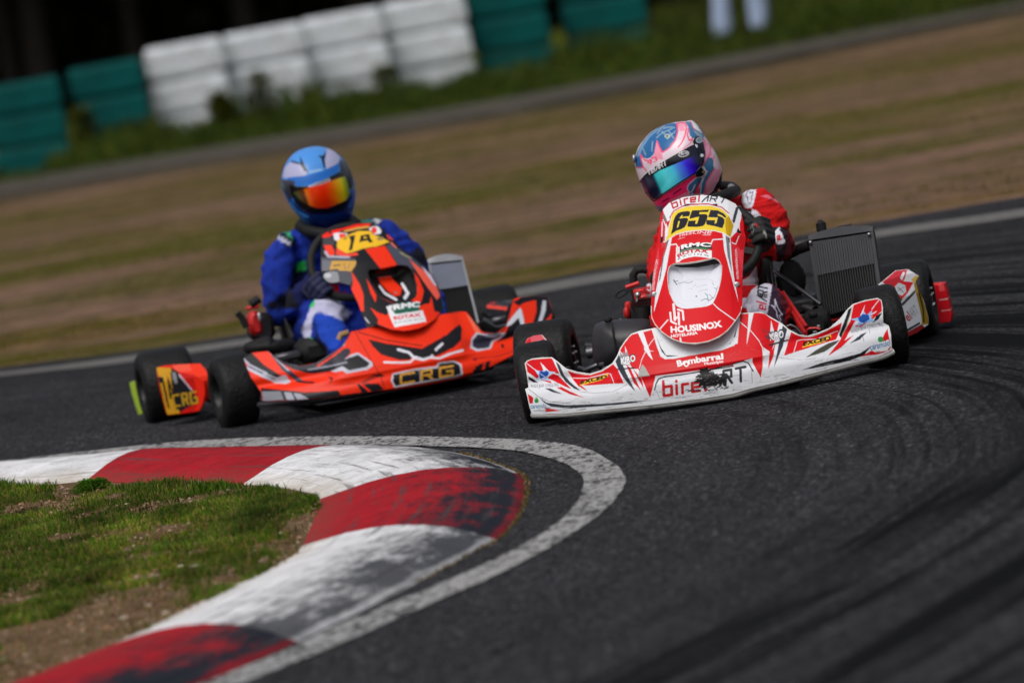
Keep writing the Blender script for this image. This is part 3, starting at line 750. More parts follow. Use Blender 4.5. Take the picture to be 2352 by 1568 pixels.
# crumbs of soil and small stones
def crumbs(name, n_, seed, label):
    rr = np.random.RandomState(seed); c = rr.uniform((inpoly[:, 0].min(), inpoly[:, 1].min()), (inpoly[:, 0].max(), inpoly[:, 1].max()), (n_, 2)); c = c[inside(c[:, 0], c[:, 1], inpoly)]; V = []; F = []; C = []
    for x, y in c:
        s_ = .002 + .007 * rr.rand() ** 4; k = len(V); z = infield_z(x, y); o = rr.uniform(.6, 1.3, (6, 1)) * np.array([(1, 0, 0), (0, 1, 0), (-1, 0, 0), (0, -1, 0), (0, 0, .8), (0, 0, -.5)]) * s_
        V += [(x + a, y + b_, z + c_ + s_ * .2) for a, b_, c_ in o]; F += [(k, k + 1, k + 4), (k + 1, k + 2, k + 4), (k + 2, k + 3, k + 4), (k + 3, k, k + 4), (k + 1, k, k + 5), (k + 2, k + 1, k + 5), (k + 3, k + 2, k + 5), (k, k + 3, k + 5)]
        C += [np.array([(.20, .12, .07), (.12, .07, .04), (.32, .24, .17), (.26, .15, .09)][rr.randint(4)]) * rr.uniform(.6, 1.3)] * 6
    props(mesh(name, V, F, M['crumb'], col=np.array(C)), label, kind='stuff')
M['crumb'] = pbr('soil_crumb', None, .95, attr='Col', spec=.1)
crumbs('gravel', 16000, 41, 'crumbs of soil and grit on the bare patches')
# straw: flattened dry blades
pts = []; hh = []
for _ in range(9000):
    x, y = cand[r.randint(len(cand))]
    if noise.noise(Vector((x * 4, y * 3, 33))) > -.05: pts.append((x, y, infield_z(x, y) + .002)); hh.append(.004 + .008 * r.rand())
blades('dry_straw', pts, hh, .002 + .002 * r.rand(len(pts)), [(.30, .22, .11), (.22, .14, .07), (.38, .30, .17), (.14, .09, .04)], 17, 'flattened straw between the grass', lean=2.2)
# tufts hard against the far kerb
pts = []; hh = []
for cx, cy, sp_, nn, hgt in [(500, 1127, 60, 500, .04), (620, 1134, 40, 260, .035), (330, 1129, 80, 500, .034), (60, 1129, 60, 500, .035), (720, 1158, 14, 260, .035), (10, 1127, 30, 300, .045)]:
    for _ in range(nn):
        q = at(cx + r.normal() * sp_ * .5, cy + r.normal() * 4 + 4, .03); pts.append((q[0], q[1], .03)); hh.append(hgt * r.uniform(.4, 1.3))
blades('grass', pts, hh, .003 + .003 * r.rand(len(pts)), gp[:4], 6, 'taller grass tufts against the far kerb', lean=.7)
# dead rosette
pts = []; hh = []
for _ in range(500):
    q = at(120 + r.normal() * 38, 1184 + r.normal() * 7, .03); pts.append((q[0], q[1], .03)); hh.append(.02 * r.uniform(.5, 1.4))
blades('dead_leaves', pts, hh, .004 + .004 * r.rand(len(pts)), [(.06, .03, .02), (.045, .028, .018), (.09, .05, .03)], 8, 'patch of dark brown withered leaves in the grass', lean=1.2)
# moss and stalks in the gap between kerb and asphalt
pts = []; hh = []
gap = smooth_pts(np.array([g2(x, y) for x, y in [(1060, 1046), (1110, 1058), (1160, 1076), (1200, 1094), (1212, 1120), (1206, 1160), (1190, 1195), (1150, 1240), (1100, 1266), (1040, 1300), (960, 1342)]]), False, 8)
cg = np.r_[0, np.cumsum(np.linalg.norm(np.diff(gap, axis=0), axis=1))]
for _ in range(650):
    t = cg[-1] * r.rand() ** 1.2; x = np.interp(t, cg, gap[:, 0]); y = np.interp(t, cg, gap[:, 1]); pts.append((x + r.normal() * .004, y + r.normal() * .008, .004)); hh.append(.004 + .009 * r.rand())
blades('moss', pts, hh, .004 + .003 * r.rand(len(pts)), [(.22, .12, .05), (.14, .11, .03), (.30, .20, .10), (.09, .09, .02)], 9, 'dry moss in the joint between kerb and asphalt', lean=1.0)

# weed plant by the kerb: many small leaves
def leafy(name, c, rad, hgt, nleaf, ls, pal, seed, label, cat, parent=None):
    r = random.Random(seed); V = []; F = []; C = []
    for _ in range(nleaf):
        a = r.uniform(0, 6.28); e = r.random() ** .5; z = hgt * r.random() ** .8; q = rad * e * (1 - .5 * z / hgt)
        p = Vector((c[0] + q * math.cos(a), c[1] + q * math.sin(a), c[2] + z)); d = Vector((math.cos(a), math.sin(a), r.uniform(-.2, .9))).normalized(); s_ = d.cross(Vector((0, 0, 1))).normalized()
        L = ls * r.uniform(.6, 1.4); k = len(V); up = Vector((0, 0, L * .12))
        V += [tuple(p), tuple(p + d * L * .5 + s_ * L * .28 + up), tuple(p + d * L), tuple(p + d * L * .5 - s_ * L * .28 + up)]; F.append((k, k + 1, k + 2, k + 3))
        cc = np.array(r.choice(pal)) * r.uniform(.6, 1.35); C += [cc] * 4
    ob = mesh(name, V, F, M['grass'], parent, col=np.array(C), origin=None if parent else c)
    if not parent: props(ob, label, cat)
    return ob
q = at(213, 1127, .03); leafy('weed_plant', tuple(q), .070, .034, 1000, .013, [(.07, .18, .012), (.11, .24, .02), (.045, .12, .01)], 3, 'small bushy green weed against the kerb where white meets red', 'weed')
# daisies
M['petal'] = pbr('daisy_petal', (.75, .75, .74), .7); M['yolk'] = pbr('daisy_centre', (.6, .42, .03), .8); M['stem'] = pbr('daisy_stem', (.05, .10, .02), .7)
flowers = [(448, 1305, 'daisy further right of the pair in the middle of the grass', .016), (415, 1305, 'daisy further left of the pair in the middle of the grass', .012), (284, 1424, 'daisy low in the grass, left of the other low ones', .013), (382, 1411, 'daisy low in the grass, right of the other low ones', .011), (341, 1395, 'white daisy low in the grass', .010), (291, 1161, 'lone white daisy high up near the red kerb', .008), (692, 1322, 'pale daisy on bare soil near the white kerb', .008)]
for i, (x, y, lab, rr) in enumerate(flowers):
    g0 = at(x, y, .055); e = thing('daisy', (g0[0], g0[1], .02), ['', ''][0] or lab, 'flower', 'white daisies in the infield grass')
    top = Vector((g0[0], g0[1], .06)); V = []; F = []
    for k in range(9):
        a = 2 * math.pi * k / 9 + i; d = Vector((math.cos(a), math.sin(a) * .8, .25)); s_ = Vector((-math.sin(a), math.cos(a), 0)); j = len(V)
        V += [tuple(top + d * rr * .2), tuple(top + d * rr * .7 + s_ * rr * .22), tuple(top + d * rr), tuple(top + d * rr * .7 - s_ * rr * .22)]; F.append((j, j + 1, j + 2, j + 3))
    mesh('petals', V, F, M['petal'], e)
    MB().ball(top, rr * .25, n=8, m_=5).build('flower_centre', M['yolk'], e); MB().tube([(g0[0], g0[1], .02), tuple(top)], .0012, 5).build('stem', M['stem'], e)
M['stone'] = pbr('pale_stone', (.42, .38, .33), .9, var=.3)
for (x, y, lab) in [(712, 1362 - 2, 'larger pale stone on the bare soil beside the white kerb'), (628, 1389, 'smaller pale stone on the soil strip, nearer the camera')]:
    q = at(x, y, .03)
    mb = MB().ball((q[0], q[1], .032), (.022, .016, .008), n=10, m_=6); mb.V = [tuple(np.array(v) * 1 + [0, 0, .002 * math.sin(37 * v[0] + 11 * v[1] * 7)]) for v in mb.V]
    props(mb.build('stone', M['stone']), lab, 'stone')

# --- field tufts
pts = []; hh = []
for _ in range(90000):
    x = r.uniform(-7, 7); y = 25.6 + 27 * r.rand(); 
    if y < np.interp(x, EG[:, 0], EG[:, 1]) + .1: continue
    a = noise.noise(Vector((x * .35, y * .9, 2))) + .5 * noise.noise(Vector((x * 1.2, y * 3, 4)))
    bonus = .25 if (y < 27.8 or 33.5 < y < 38.5 or 43 < y < 47) else -.1
    if r.rand() < a + bonus: pts.append((x, y, 0)); hh.append(r.uniform(.005, .022))
blades('field_grass', pts, hh, .008 + .010 * r.rand(len(pts)), [(.12, .105, .015), (.15, .115, .022), (.09, .10, .010), (.20, .14, .06)], 11, 'thin dry grass over the field', lean=.9)

# --- verge weeds before the barriers
pts = []; hh = []
for _ in range(30000):
    x = r.uniform(-7.5, 8.5); t = r.rand(); y = 54.0 + (3.2 + .30 * (x + 6)) * t
    a = noise.noise(Vector((x * .9, y * .5, 7))) + .5 * noise.noise(Vector((x * 2.4, y, 1)))
    hgt = .08 + .42 * max(t - .3, 0) * (1.0 + 1.7 * a) * (1.0 if x > -4.2 else .45)
    pts.append((x, y, 0)); hh.append(max(hgt, .05) * r.uniform(.6, 1.25))
blades('verge_weeds', pts, hh, .02 + .03 * r.rand(len(pts)), [(.034, .064, .006), (.052, .088, .008), (.020, .034, .004), (.095, .115, .013)], 12, 'dark green weeds growing up the foot of the barriers', lean=.5)
pts = []; hh = []
for _ in range(14000):
    x = r.uniform(2, 11); y = r.uniform(55, 96); pts.append((x, y, 0)); hh.append(r.uniform(.08, .25))
blades('verge_grass', pts, hh, .03 + .03 * r.rand(len(pts)), [(.048, .064, .008), (.064, .078, .010), (.030, .040, .006)], 13, 'rough grass right of the barriers', lean=.7)
for k, (x, y, hgt, lab) in enumerate([(655, 240, .62, 'tall yellowish weed between the two left white barrier stacks'), (560, 262, .5, 'yellowish weed before the leftmost white barrier stack'), (545, 275, .42, 'low broad weed before the leftmost white stack'), (900, 225, .45, 'weed between the two right white barrier stacks'), (360, 262, .6, 'dark bushy weed at the corner of green and white stacks')]):
    q = at(x, y + 30); leafy('weed_plant', (float(q[0]), min(float(q[1]), float(np.interp(q[0], [-5, 2], [56.8, 60.2]))), 0), .11, hgt, 300, .10, [(.08, .10, .010), (.15, .14, .02), (.04, .06, .008)], 20 + k, lab, 'weed')

# --- barriers: stacked blocks, eight columns of three
M['bar_green'] = pbr('barrier_green', (.0012, .060, .057), .7, var=.35, vs=2.2, spec=.08); M['bar_white'] = pbr('barrier_white', (.54, .575, .61), .6, var=.22, vs=2.5, spec=.1, dirt=((.16, .16, .12), 3.5, .52, .6))
stacks = [((-42, 201), (130, 172), 57.3, 'g'), ((154, 163), (321, 127), 57.8, 'g'), ((330, 111), (503, 82), 58.5, 'w'), ((512, 80), (685, 48), 59.1, 'w'), ((692, 47), (871, 10), 59.8, 'w'), ((879, 8), (1057, -25), 60.5, 'w'), ((1066, -26), (1240, -60), 61.0, 'g'), ((1276, -64), (1466, -99), 61.6, 'g')]
def rblock(wd, dp, ht, rad=.05, n=6):
    """block with rounded upright edges and soft top and bottom rims"""
    ring = []
    for cx, cy, a0 in ((wd / 2 - rad, dp / 2 - rad, 0), (-wd / 2 + rad, dp / 2 - rad, 90), (-wd / 2 + rad, -dp / 2 + rad, 180), (wd / 2 - rad, -dp / 2 + rad, 270)):
        for k in range(n + 1):
            a = R(a0 + 90 * k / n); ring.append((cx + rad * math.cos(a), cy + rad * math.sin(a)))
    K = len(ring); lev = [(0, .93), (.03, .985), (.07, 1), (ht * .5 - .02, 1), (ht * .5, .985), (ht * .5 + .02, 1), (ht - .09, 1), (ht - .03, .965), (ht - .004, .90)]
    V = [(x * s_, y * s_, z) for z, s_ in lev for x, y in ring]
    F = [(j * K + k, j * K + (k + 1) % K, (j + 1) * K + (k + 1) % K, (j + 1) * K + k) for j in range(len(lev) - 1) for k in range(K)]
    F += [tuple(range(K))[::-1], tuple((len(lev) - 1) * K + k for k in range(K))]; return V, F
BH = .40; V, F = rblock(1, .62, BH); me_b = {}
for kcol, mat_ in (('g', 'bar_green'), ('w', 'bar_white')):
    me = bpy.data.meshes.new('barrier_block'); me.from_pydata(V, [], F); me.materials.append(M[mat_]); me.polygons.foreach_set('use_smooth', [True] * len(F)); smooth_by_angle(me, 35); me_b[kcol] = me
rows = ['bottom', 'middle', 'top']
names = ['leftmost green stack', 'green stack beside the white ones', 'leftmost white stack', 'second white stack', 'third white stack', 'rightmost white stack', 'green stack right of the white ones', 'rightmost green stack']
for i, (tl, tr, BY, kc) in enumerate(stacks):
    pts_ = []
    for q in (tl, tr):
        d = rays(*q); t = BY / d[1]; pts_.append(EYE + d * t)
    X = (pts_[0][0] + pts_[1][0]) / 2; wdt = (pts_[1][0] - pts_[0][0]) * (1.05 if kc == 'w' else 1.02); hz = (pts_[0][2] + pts_[1][2]) / 2
    for r_ in range(3):
        ob = bpy.data.objects.new('barrier_block', me_b[kc]); COL.objects.link(ob); ob.location = (X + random.uniform(-.012, .012), BY + .31 + random.uniform(-.03, .03), r_ * hz / 3); ob.scale = (wdt * random.uniform(.985, 1.0), 1, hz / 3 / BH * .97); ob.rotation_euler = (0, 0, R(random.uniform(-2.5, 2.5) + 2))
        props(ob, f"{'dark green' if kc == 'g' else 'white'} plastic barrier block, {rows[r_]} of the {names[i]}", 'barrier', 'green blocks of the trackside barrier' if kc == 'g' else 'white blocks of the trackside barrier')

# --- wood behind: trunks one can tell apart, dark undergrowth and closed canopy
M['bark'] = pbr('pine_bark', (.018, .012, .009), .9, var=.4, vs=6, bump=.6, bs=12); M['darkleaf'] = pbr('dark_leaf', None, .7, attr='Col', spec=.2)
def mass(name, n_, fn, ls, pal, seed, label):
    r = np.random.RandomState(seed); P = np.array([fn(r) for _ in range(n_)]); L = ls * r.uniform(.6, 1.4, n_)
    u = r.normal(size=(n_, 3)); u /= np.linalg.norm(u, axis=1, keepdims=True); v = np.cross(u, r.normal(size=(n_, 3))); v /= np.linalg.norm(v, axis=1, keepdims=True)
    V = np.stack([P, P + (u * .5 + v * .3) * L[:, None], P + u * L[:, None], P + (u * .5 - v * .3) * L[:, None]], 1).reshape(-1, 3)
    c = np.array(pal)[r.randint(0, len(pal), n_)] * r.uniform(.6, 1.3, (n_, 1)); ob = mesh(name, V, (np.arange(n_)[:, None] * 4 + np.arange(4)), M['darkleaf'], col=np.repeat(c, 4, 0))
    return props(ob, label, kind='stuff')
dl = [(.010, .014, .004), (.016, .020, .006), (.007, .009, .003)]
mass('undergrowth', 60000, lambda r: (r.uniform(-26, 26), 93 + 7 * r.rand(), 3.2 * r.rand() ** 1.1), .35, dl, 31, 'dark undergrowth of the wood behind the barriers')
mass('shade_canopy', 70000, lambda r: (r.uniform(-28, 28), 86 + 26 * r.rand(), 3.2 + 8 * r.rand()), .8, dl, 32, 'unseen closed canopy added to shade the wood')  # out of view, put overhead to keep sky light off the wood
M['forest_floor'] = pbr('forest_floor', (.012, .011, .008), .95)
props(sheet('forest_floor', [(-40, 91.5), (40, 91.5), (40, 140), (-40, 140)], .02, M['forest_floor']), kind='structure', label='dark ground under the wood')
for k, (px_, rr) in enumerate([(85, .22), (15, .14), (300, .15), (560, .17), (820, .13), (1010, .16), (1540, .18)]):
    d = rays(px_, 150 - px_ * .16); t = 90.8 / d[1]; X = d[0] * t; Y = 90.8 + .3 * (k % 3)
    e = thing('pine_tree', (X, Y, 0), ['brown pine trunk behind the leftmost green stack', 'thin pine trunk at the left edge behind the green stack', 'pine trunk behind the second green stack', 'pine trunk behind the second white stack', 'slim pine trunk behind the third white stack', 'pine trunk behind the rightmost white stack', 'pine trunk in the gap right of the last green stack'][k], 'tree', 'pines at the edge of the wood')
    MB().tube([(X, Y, -.05), (X + .05, Y, 2), (X - .08, Y + .1, 5), (X, Y, 9)], [rr * 1.2, rr, rr * .8, rr * .4], 10).build('trunk', M['bark'], e)
    r2 = random.Random(k); V = []; F = []; C = []
    for _ in range(700):
        z = r2.uniform(3.6, 10); q = 1.6 * (1 - (z - 3.6) / 9) * r2.random() ** .5 + .1; a = r2.uniform(0, 6.28); p = Vector((X + q * math.cos(a), Y + q * math.sin(a), z)); d_ = Vector((r2.gauss(0, 1), r2.gauss(0, 1), r2.gauss(0, .6))).normalized(); s_ = d_.orthogonal().normalized(); L = .5; j = len(V)
        V += [tuple(p), tuple(p + d_ * L * .5 + s_ * .15), tuple(p + d_ * L), tuple(p + d_ * L * .5 - s_ * .15)]; F.append((j, j + 1, j + 2, j + 3)); C += [np.array(dl[1])] * 4
    mesh('crown', V, F, M['darkleaf'], e, col=np.array(C))
# ================================================================== VEHICLE BUILDING
RED, WHT, BLK, SLT = (214, 14, 26), (228, 230, 236), (20, 22, 28), (52, 58, 68)

class Blob:
    """rounded body: traced silhouette in the plane ly, swelling to `dep` metres in front and `back` behind"""
    def __init__(s, fr, outline, ly, dep, back=None, centre=None, tilt=(0, 0)):
        s.fr = fr; o = smooth_pts(outline, True, 5); s.c = np.array(centre if centre is not None else o.mean(0), float); s.o = o
        d = o - s.c; th = np.arctan2(d[:, 1], d[:, 0]); r = np.hypot(d[:, 0], d[:, 1]); k = np.argsort(th); s.th = th[k]; s.r = r[k]
        s.ly = ly; s.dep = dep; s.back = dep if back is None else back; s.tilt = tilt
    def rad(s, th): return np.interp(th, np.r_[s.th - 2 * np.pi, s.th, s.th + 2 * np.pi], np.r_[s.r, s.r, s.r])
    def hit(s, grow=0.0):
        def h(x, y):
            d = np.stack([np.asarray(x, float) - s.c[0], np.asarray(y, float) - s.c[1]], -1); rr = np.hypot(d[..., 0], d[..., 1]); th = np.arctan2(d[..., 1], d[..., 0])
            q = np.clip(rr / (s.rad(th) * (1 + grow * .3)), 0, .985); ly = s.ly + (s.dep + grow * .14) * np.sqrt(1 - q * q) + s.tilt[0] * d[..., 0] / 100 + s.tilt[1] * d[..., 1] / 100
            return s.fr.w(s.fr.pt(x, y, ly))
        return h
    def geo(s, nt=48, nf=28):
        V = []; F = []
        for i in range(1, nf):
            f = math.pi * i / nf; t = np.linspace(0, 2 * math.pi, nt, endpoint=False) - math.pi + .01; r = s.rad(t) * math.sin(f)
            x = s.c[0] + r * np.cos(t); y = s.c[1] + r * np.sin(t)
            ly = s.ly + (s.dep if f < math.pi / 2 else s.back) * math.cos(f) + s.tilt[0] * (x - s.c[0]) / 100 + s.tilt[1] * (y - s.c[1]) / 100
            V += [tuple(v) for v in s.fr.w(s.fr.pt(x, y, ly))]
        for sg in (s.dep, -s.back): V.append(tuple(s.fr.w(s.fr.pt(np.array([s.c[0]]), np.array([s.c[1]]), np.array([s.ly + sg])))[0]))
        T = len(V) - 2
        for i in range(nf - 2):
            for k in range(nt): F.append((i * nt + k, i * nt + (k + 1) % nt, (i + 1) * nt + (k + 1) % nt, (i + 1) * nt + k))
        for k in range(nt): F.append((T, (k + 1) % nt, k)); F.append((T + 1, (nf - 2) * nt + k, (nf - 2) * nt + (k + 1) % nt))
        return V, F
    def mesh(s, name, mat, parent, canvas=None, back=(30, 30, 34)):
        V, F = s.geo(260, 170) if canvas is not None else s.geo(64, 40); V = np.array(V); col = None
        if canvas is not None:
            x, y = sight(V); col = np.array(canvas.sample(x, y)); n2 = 96; front = s.fr.l(V)[:, 1] >= s.ly - s.dep * .25 + s.tilt[0] * (x - s.c[0]) / 100 + s.tilt[1] * (y - s.c[1]) / 100
            col[~front] = lin(back)
        ob = mesh(name, V, F, mat, parent, True, col=col); smooth_by_angle(ob.data, 60); return ob

def AX(fr, yaw=0.0, camber=0.0):
    a, c = R(yaw), R(camber); r = fr.r * math.cos(a) - fr.f * math.sin(a); f = fr.f * math.cos(a) + fr.r * math.sin(a)
    r2 = r * math.cos(c) + fr.u * math.sin(c); u2 = fr.u * math.cos(c) - r * math.sin(c); return r2, f, u2

def wheel(fr, parent, lx, ly, rad, wid, steer=0.0, camber=0.0, rimcol='blackmetal', tagl=None):
    r, f, u = AX(fr, steer, camber); c = fr.w(np.array([lx, ly, rad - .004])); rim = .064
    h = wid / 2; prof = [(-h + .010, rim), (-h + .002, rim + .008), (-h, rim + .022), (-h + .002, rad - .026), (-h + .006, rad - .013), (-h + .014, rad - .004), (-h + .026, rad)]
    k = [(-h + .026 + (wid - .052) * t, rad + .001 * math.sin(t * math.pi)) for t in (.25, .5, .75)]
    prof = prof + k + [(-a, q) for a, q in prof[::-1]] + [(h - .02, rim - .002), (-h + .02, rim - .002)]
    holder = bpy.data.objects.new('wheel', None); COL.objects.link(holder); holder.parent = parent
    if tagl: holder['label'] = tagl
    MB().lathe(prof, c, r, 72).build('tyre', M['rubber'], holder)
    mb = MB(); rp = [(-h + .012, rim + .004), (-h + .010, rim - .001), (-h + .03, rim - .006), (-.02, rim - .010), (-.02, .030), (-.012, .026), (-.012, 0.0), (-.006, 0.0), (-.006, .030), (.0, rim - .012), (h - .03, rim - .006), (h - .010, rim - .001), (h - .012, rim + .004), (h - .02, rim - .002), (-h + .02, rim - .002)]
    mb.lathe(rp, c, r, 48)
    mb.tube([c - r * .03, c + r * (h - .005)], .022, 16)
    mb.build('rim', M[rimcol], holder)
    mb = MB()
    for q in range(5 if rad < .135 else 6):
        a = 2 * math.pi * q / 5 + .3; d = math.cos(a) * f + math.sin(a) * u; mb.box(c + d * .042 + r * .004, (.016, .012, .05), np.array([r, np.cross(r, d), d]))
        mb.tube([c + d * .030 + r * .0, c + d * .030 + r * (h - .0)], .004, 6)
    mb.build('spokes', M['alu'], holder)
    return c

def kart_underpinnings(fr, parent, front_c, rear_c, rear_y=-.88):
    W = lambda *p: fr.w(np.array(p, float))
    mb = MB()
    for sx in (-1, 1):
        mb.tube([W(sx * .33, .20, .055), W(sx * .34, .0, .05), W(sx * .31, -.35, .05), W(sx * .33, -.8, .055), W(sx * .32, -1.02, .07)], .015, 10)
        mb.tube([W(sx * .33, -.15, .05), W(sx * .52, -.22, .06), W(sx * .54, -.72, .06), W(sx * .33, -.82, .055)], .011, 8)
    mb.tube([W(-.33, .2, .055), W(-.2, .29, .055), W(.2, .29, .055), W(.33, .2, .055)], .013, 10); mb.tube([W(-.32, -1.02, .07), W(.32, -1.02, .07)], .014, 8)
    mb.tube([W(-.31, -.4, .05), W(.31, -.4, .05)], .013, 8)
    for sx in (-1, 1): mb.tube([W(sx * .34, 0, .05), W(sx * .42, 0, .10), W(sx * .50, 0, .125)], .011, 8)
    mb.build('frame', M['frame'], parent)
    MB().box(W(0, -.1, .032), (.60, .62, .004), np.array([fr.r, fr.f, fr.u]), 0).build('floor_tray', M['black'], parent)
    MB().tube([W(-.52, rear_y, .128), W(.52, rear_y, .128)], .02, 16).build('rear_axle', M['frame'], parent)
    mb = MB()
    for sx in (-1, 1):
        mb.tube([W(.02 * sx, -.08, .10), W(.47 * sx, -.06, .12)], .007, 8); mb.box(W(.455 * sx, 0, .125), (.03, .05, .07), np.array([fr.r, fr.f, fr.u]))
    mb.build('steering_linkage', M['blackmetal'], parent)

def seat(fr, parent, lx=0.0, ly=-.72):
    """bucket seat shell"""
    V = []; F = []; nu, nv = 26, 22
    for i in range(nu):
        t = i / (nu - 1)
        if t < .45: q = t / .45; y = ly + .34 - .34 * q; z = .075 - .02 * math.sin(q * math.pi) + .01 * (1 - q)
        else: q = (t - .45) / .55; y = ly - .03 - .20 * q; z = .075 + .40 * q
        side = .06 + .16 * math.sin(min(t / .55, 1) * math.pi / 2) - .05 * max(t - .8, 0) * 5
        for j in range(nv):
            a = -1 + 2 * j / (nv - 1); e = max(abs(a) - .55, 0) / .45; x = lx + math.copysign(min(abs(a) / .55, 1) * .155 + .03 * e, a)
            V.append(fr.w(np.array([x, y + side * e * e * (.95 if t > .3 else .3), z + (side * e * e if t < .5 else .02 * e)])))
    F = [(i * nv + j, i * nv + j + 1, (i + 1) * nv + j + 1, (i + 1) * nv + j) for i in range(nu - 1) for j in range(nv - 1)]
    ob = mesh('seat', V, F, M['seat'], parent, True); md = ob.modifiers.new('t', 'SOLIDIFY'); md.thickness = .006; md.offset = 0; return ob

def steering_wheel(fr, parent, c, rad=.155, tilt=38, mat='black', r=.0155):
    a = R(tilt); ax_up = fr.u * math.cos(a) - fr.f * math.sin(a); nrm = fr.f * math.cos(a) + fr.u * math.sin(a)     # plane spanned by lateral and ax_up
    P = []
    for k in range(40):
        q = 2 * math.pi * k / 40; rr = rad * (1 - .12 * max(0, -math.sin(q)) ** 4); P.append(c + rr * math.cos(q) * fr.r + rr * math.sin(q) * ax_up)
    hold = bpy.data.objects.new('steering_wheel', None); COL.objects.link(hold); hold.parent = parent
    MB().tube(P, r, 10, closed=True).build('rim', M[mat], hold)
    mb = MB()
    for q in (200, 340, 90): d = math.cos(R(q)) * fr.r + math.sin(R(q)) * ax_up; mb.box(c + d * rad * .5, (.022, .006, rad), np.array([np.cross(d, nrm), nrm, d]))
    mb.tube([c - nrm * .01, c + nrm * .02], .035, 16); mb.build('spokes', M['black'], hold)
    MB().tube([c + nrm * .01, fr.w(np.array([0, -.02, .09]))], .010, 10).build('steering_column', M['frame'], parent)
    return P

def hand(fr, parent, wrist, rimP, k0, dirn, colfn, name='glove'):
    """gloved hand closed on the wheel rim: palm behind the rim, four bent fingers over it, thumb from the palm's side"""
    n = len(rimP); A = np.array(rimP[k0 % n]); mb = MB(); wrist = np.asarray(wrist, float)
    tan = np.array(rimP[(k0 + 2) % n]) - np.array(rimP[(k0 - 2) % n]); tan /= np.linalg.norm(tan)
    cen = np.mean(rimP, axis=0); out = (A - cen); out /= np.linalg.norm(out); nr = np.cross(out, tan); nr *= np.sign(nr @ fr.f)
    palm = A + out * .018 - nr * .022
    mb.chain([wrist, palm * .5 + wrist * .5, palm], [.030, .033, .036])
    mb.ball(palm, (.022, .040, .036), np.array([nr, tan, out]))
    for i, (o, L) in enumerate(((-.036, .85), (-.013, 1.0), (.011, .95), (.033, .78))):
        b = A + tan * o; k1 = b + out * .040 - nr * .002; k2 = b + out * .026 * L + nr * .030; k3 = b - out * .004 + nr * .034 * L; k4 = b - out * .026 * L + nr * .014
        mb.chain([palm + tan * o + out * .012, k1, k2, k3, k4], [.013, .0115, .0108, .010, .0085], 10)
    th = [palm - tan * .035 * dirn * -1 + out * 0, A + tan * .052 * dirn - nr * .018 - out * .006, A + tan * .050 * dirn + nr * .006 - out * .022, A + tan * .040 * dirn + nr * .020 - out * .024]
    mb.chain(th, [.015, .013, .0115, .0095], 10)
    return remeshed(name, mb, .0045, M['glove'], parent, colfn, smooth=2)

def boots(fr, parent, lx, col='black'):
    mb = MB(); W = lambda *p: fr.w(np.array(p, float))
    mb.chain([W(lx, .02, .10), W(lx, .07, .085), W(lx, .17, .13)], [.042, .04, .030]); return mb.build('boot', M[col], parent)

# ================================================================== RED AND WHITE KART
K1 = Frame(.60, 18.0, 10)
W1 = lambda *p: K1.w(np.array(p, float))
kart1 = thing('racing_kart', tuple(K1.o), 'red and white racing kart with number 655 on a yellow plate, leading through the bend', 'go-kart')
A3 = lambda: np.array([K1.r, K1.f, K1.u])
wheel(K1, kart1, -.545, 0, .130, .135, 9, 1, tagl='steered front wheel'); wheel(K1, kart1, .565, 0, .130, .135, 14, 1, tagl='steered front wheel')
wheel(K1, kart1, -.655, -.88, .131, .195, 0, 0, 'blackmetal'); wheel(K1, kart1, .560, -.88, .131, .190, 0, 0, 'blackmetal')
kart_underpinnings(K1, kart1, 0, 0); seat(K1, kart1, -.02, -.74)

# ---- front bumper livery
def EXC(cv, P, Q, h):
    """the little EXCED flash: yellow rimmed black italic word"""
    a = np.array(P, float); b = np.array(Q, float); d = (b - a) / np.linalg.norm(b - a); n = np.array([d[1], -d[0]])
    L = np.linalg.norm(b - a); g = [a - n * h * .12 - d * L * .02, a + n * h * .55 + d * L * .10, a + n * h * .75 + d * L * .34, a + n * h * 1.25 + d * L * .42, a + n * h * .82 + d * L * .50, a + n * h * 1.1 + d * L * 1.03, a + n * h * .45 + d * L * 1.0, a + n * h * .02 + d * L * .80]
    g = [tuple(q) for q in g]
    cv.poly(g[:2] + g[2:5:2] + g[5:], (244, 196, 50)); cv.text('EXCED', [tuple(a + d * L * .02 + n * h * .10), tuple(b - d * L * .03 + n * h * .12)], h * .82, (14, 14, 14), .06, .35)
cv = Canvas(1190, 670, 2062, 965, (226, 228, 234)); CL = (1167.8, 694.2, 4.571); CE = (1617.0, 653.3, 3.892)
c = cv.sheet(*CL)
c.poly([(172, 640), (235, 600), (455, 583), (535, 748), (430, 735), (520, 765), (660, 905), (560, 885), (300, 800), (185, 722)], RED)
c.stroke([(180, 630), (290, 715), (330, 745)], 8, WHT); c.poly([(335, 625), (440, 738), (400, 765), (365, 705)], WHT)
c.poly([(178, 715), (300, 800), (470, 880), (430, 800), (640, 905), (790, 1000), (560, 930), (190, 760)], WHT); c.poly([(430, 735), (520, 765), (655, 905), (500, 800)], RED)
c.poly([(190, 765), (255, 800), (315, 842), (262, 838), (205, 805)], BLK)
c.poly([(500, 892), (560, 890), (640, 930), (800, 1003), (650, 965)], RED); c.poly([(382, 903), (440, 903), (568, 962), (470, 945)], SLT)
c.poly([(275, 708), (335, 722), (375, 712), (420, 722), (495, 730), (425, 775), (410, 790), (450, 828), (350, 812), (285, 830), (320, 775)], (190, 215, 245)); c.poly([(318, 735), (345, 715), (372, 728), (400, 712), (425, 735), (415, 770), (395, 800), (365, 790), (345, 815), (325, 780)], (30, 80, 170))
c.stroke([(280, 710), (440, 822)], 5, (230, 240, 255)); c.stroke([(490, 735), (300, 825)], 5, (230, 240, 255))
c.text('PANDA BEAR CONSULTING', [(232, 895), (380, 890), (525, 878)], 34, (40, 45, 60), .0, .1)
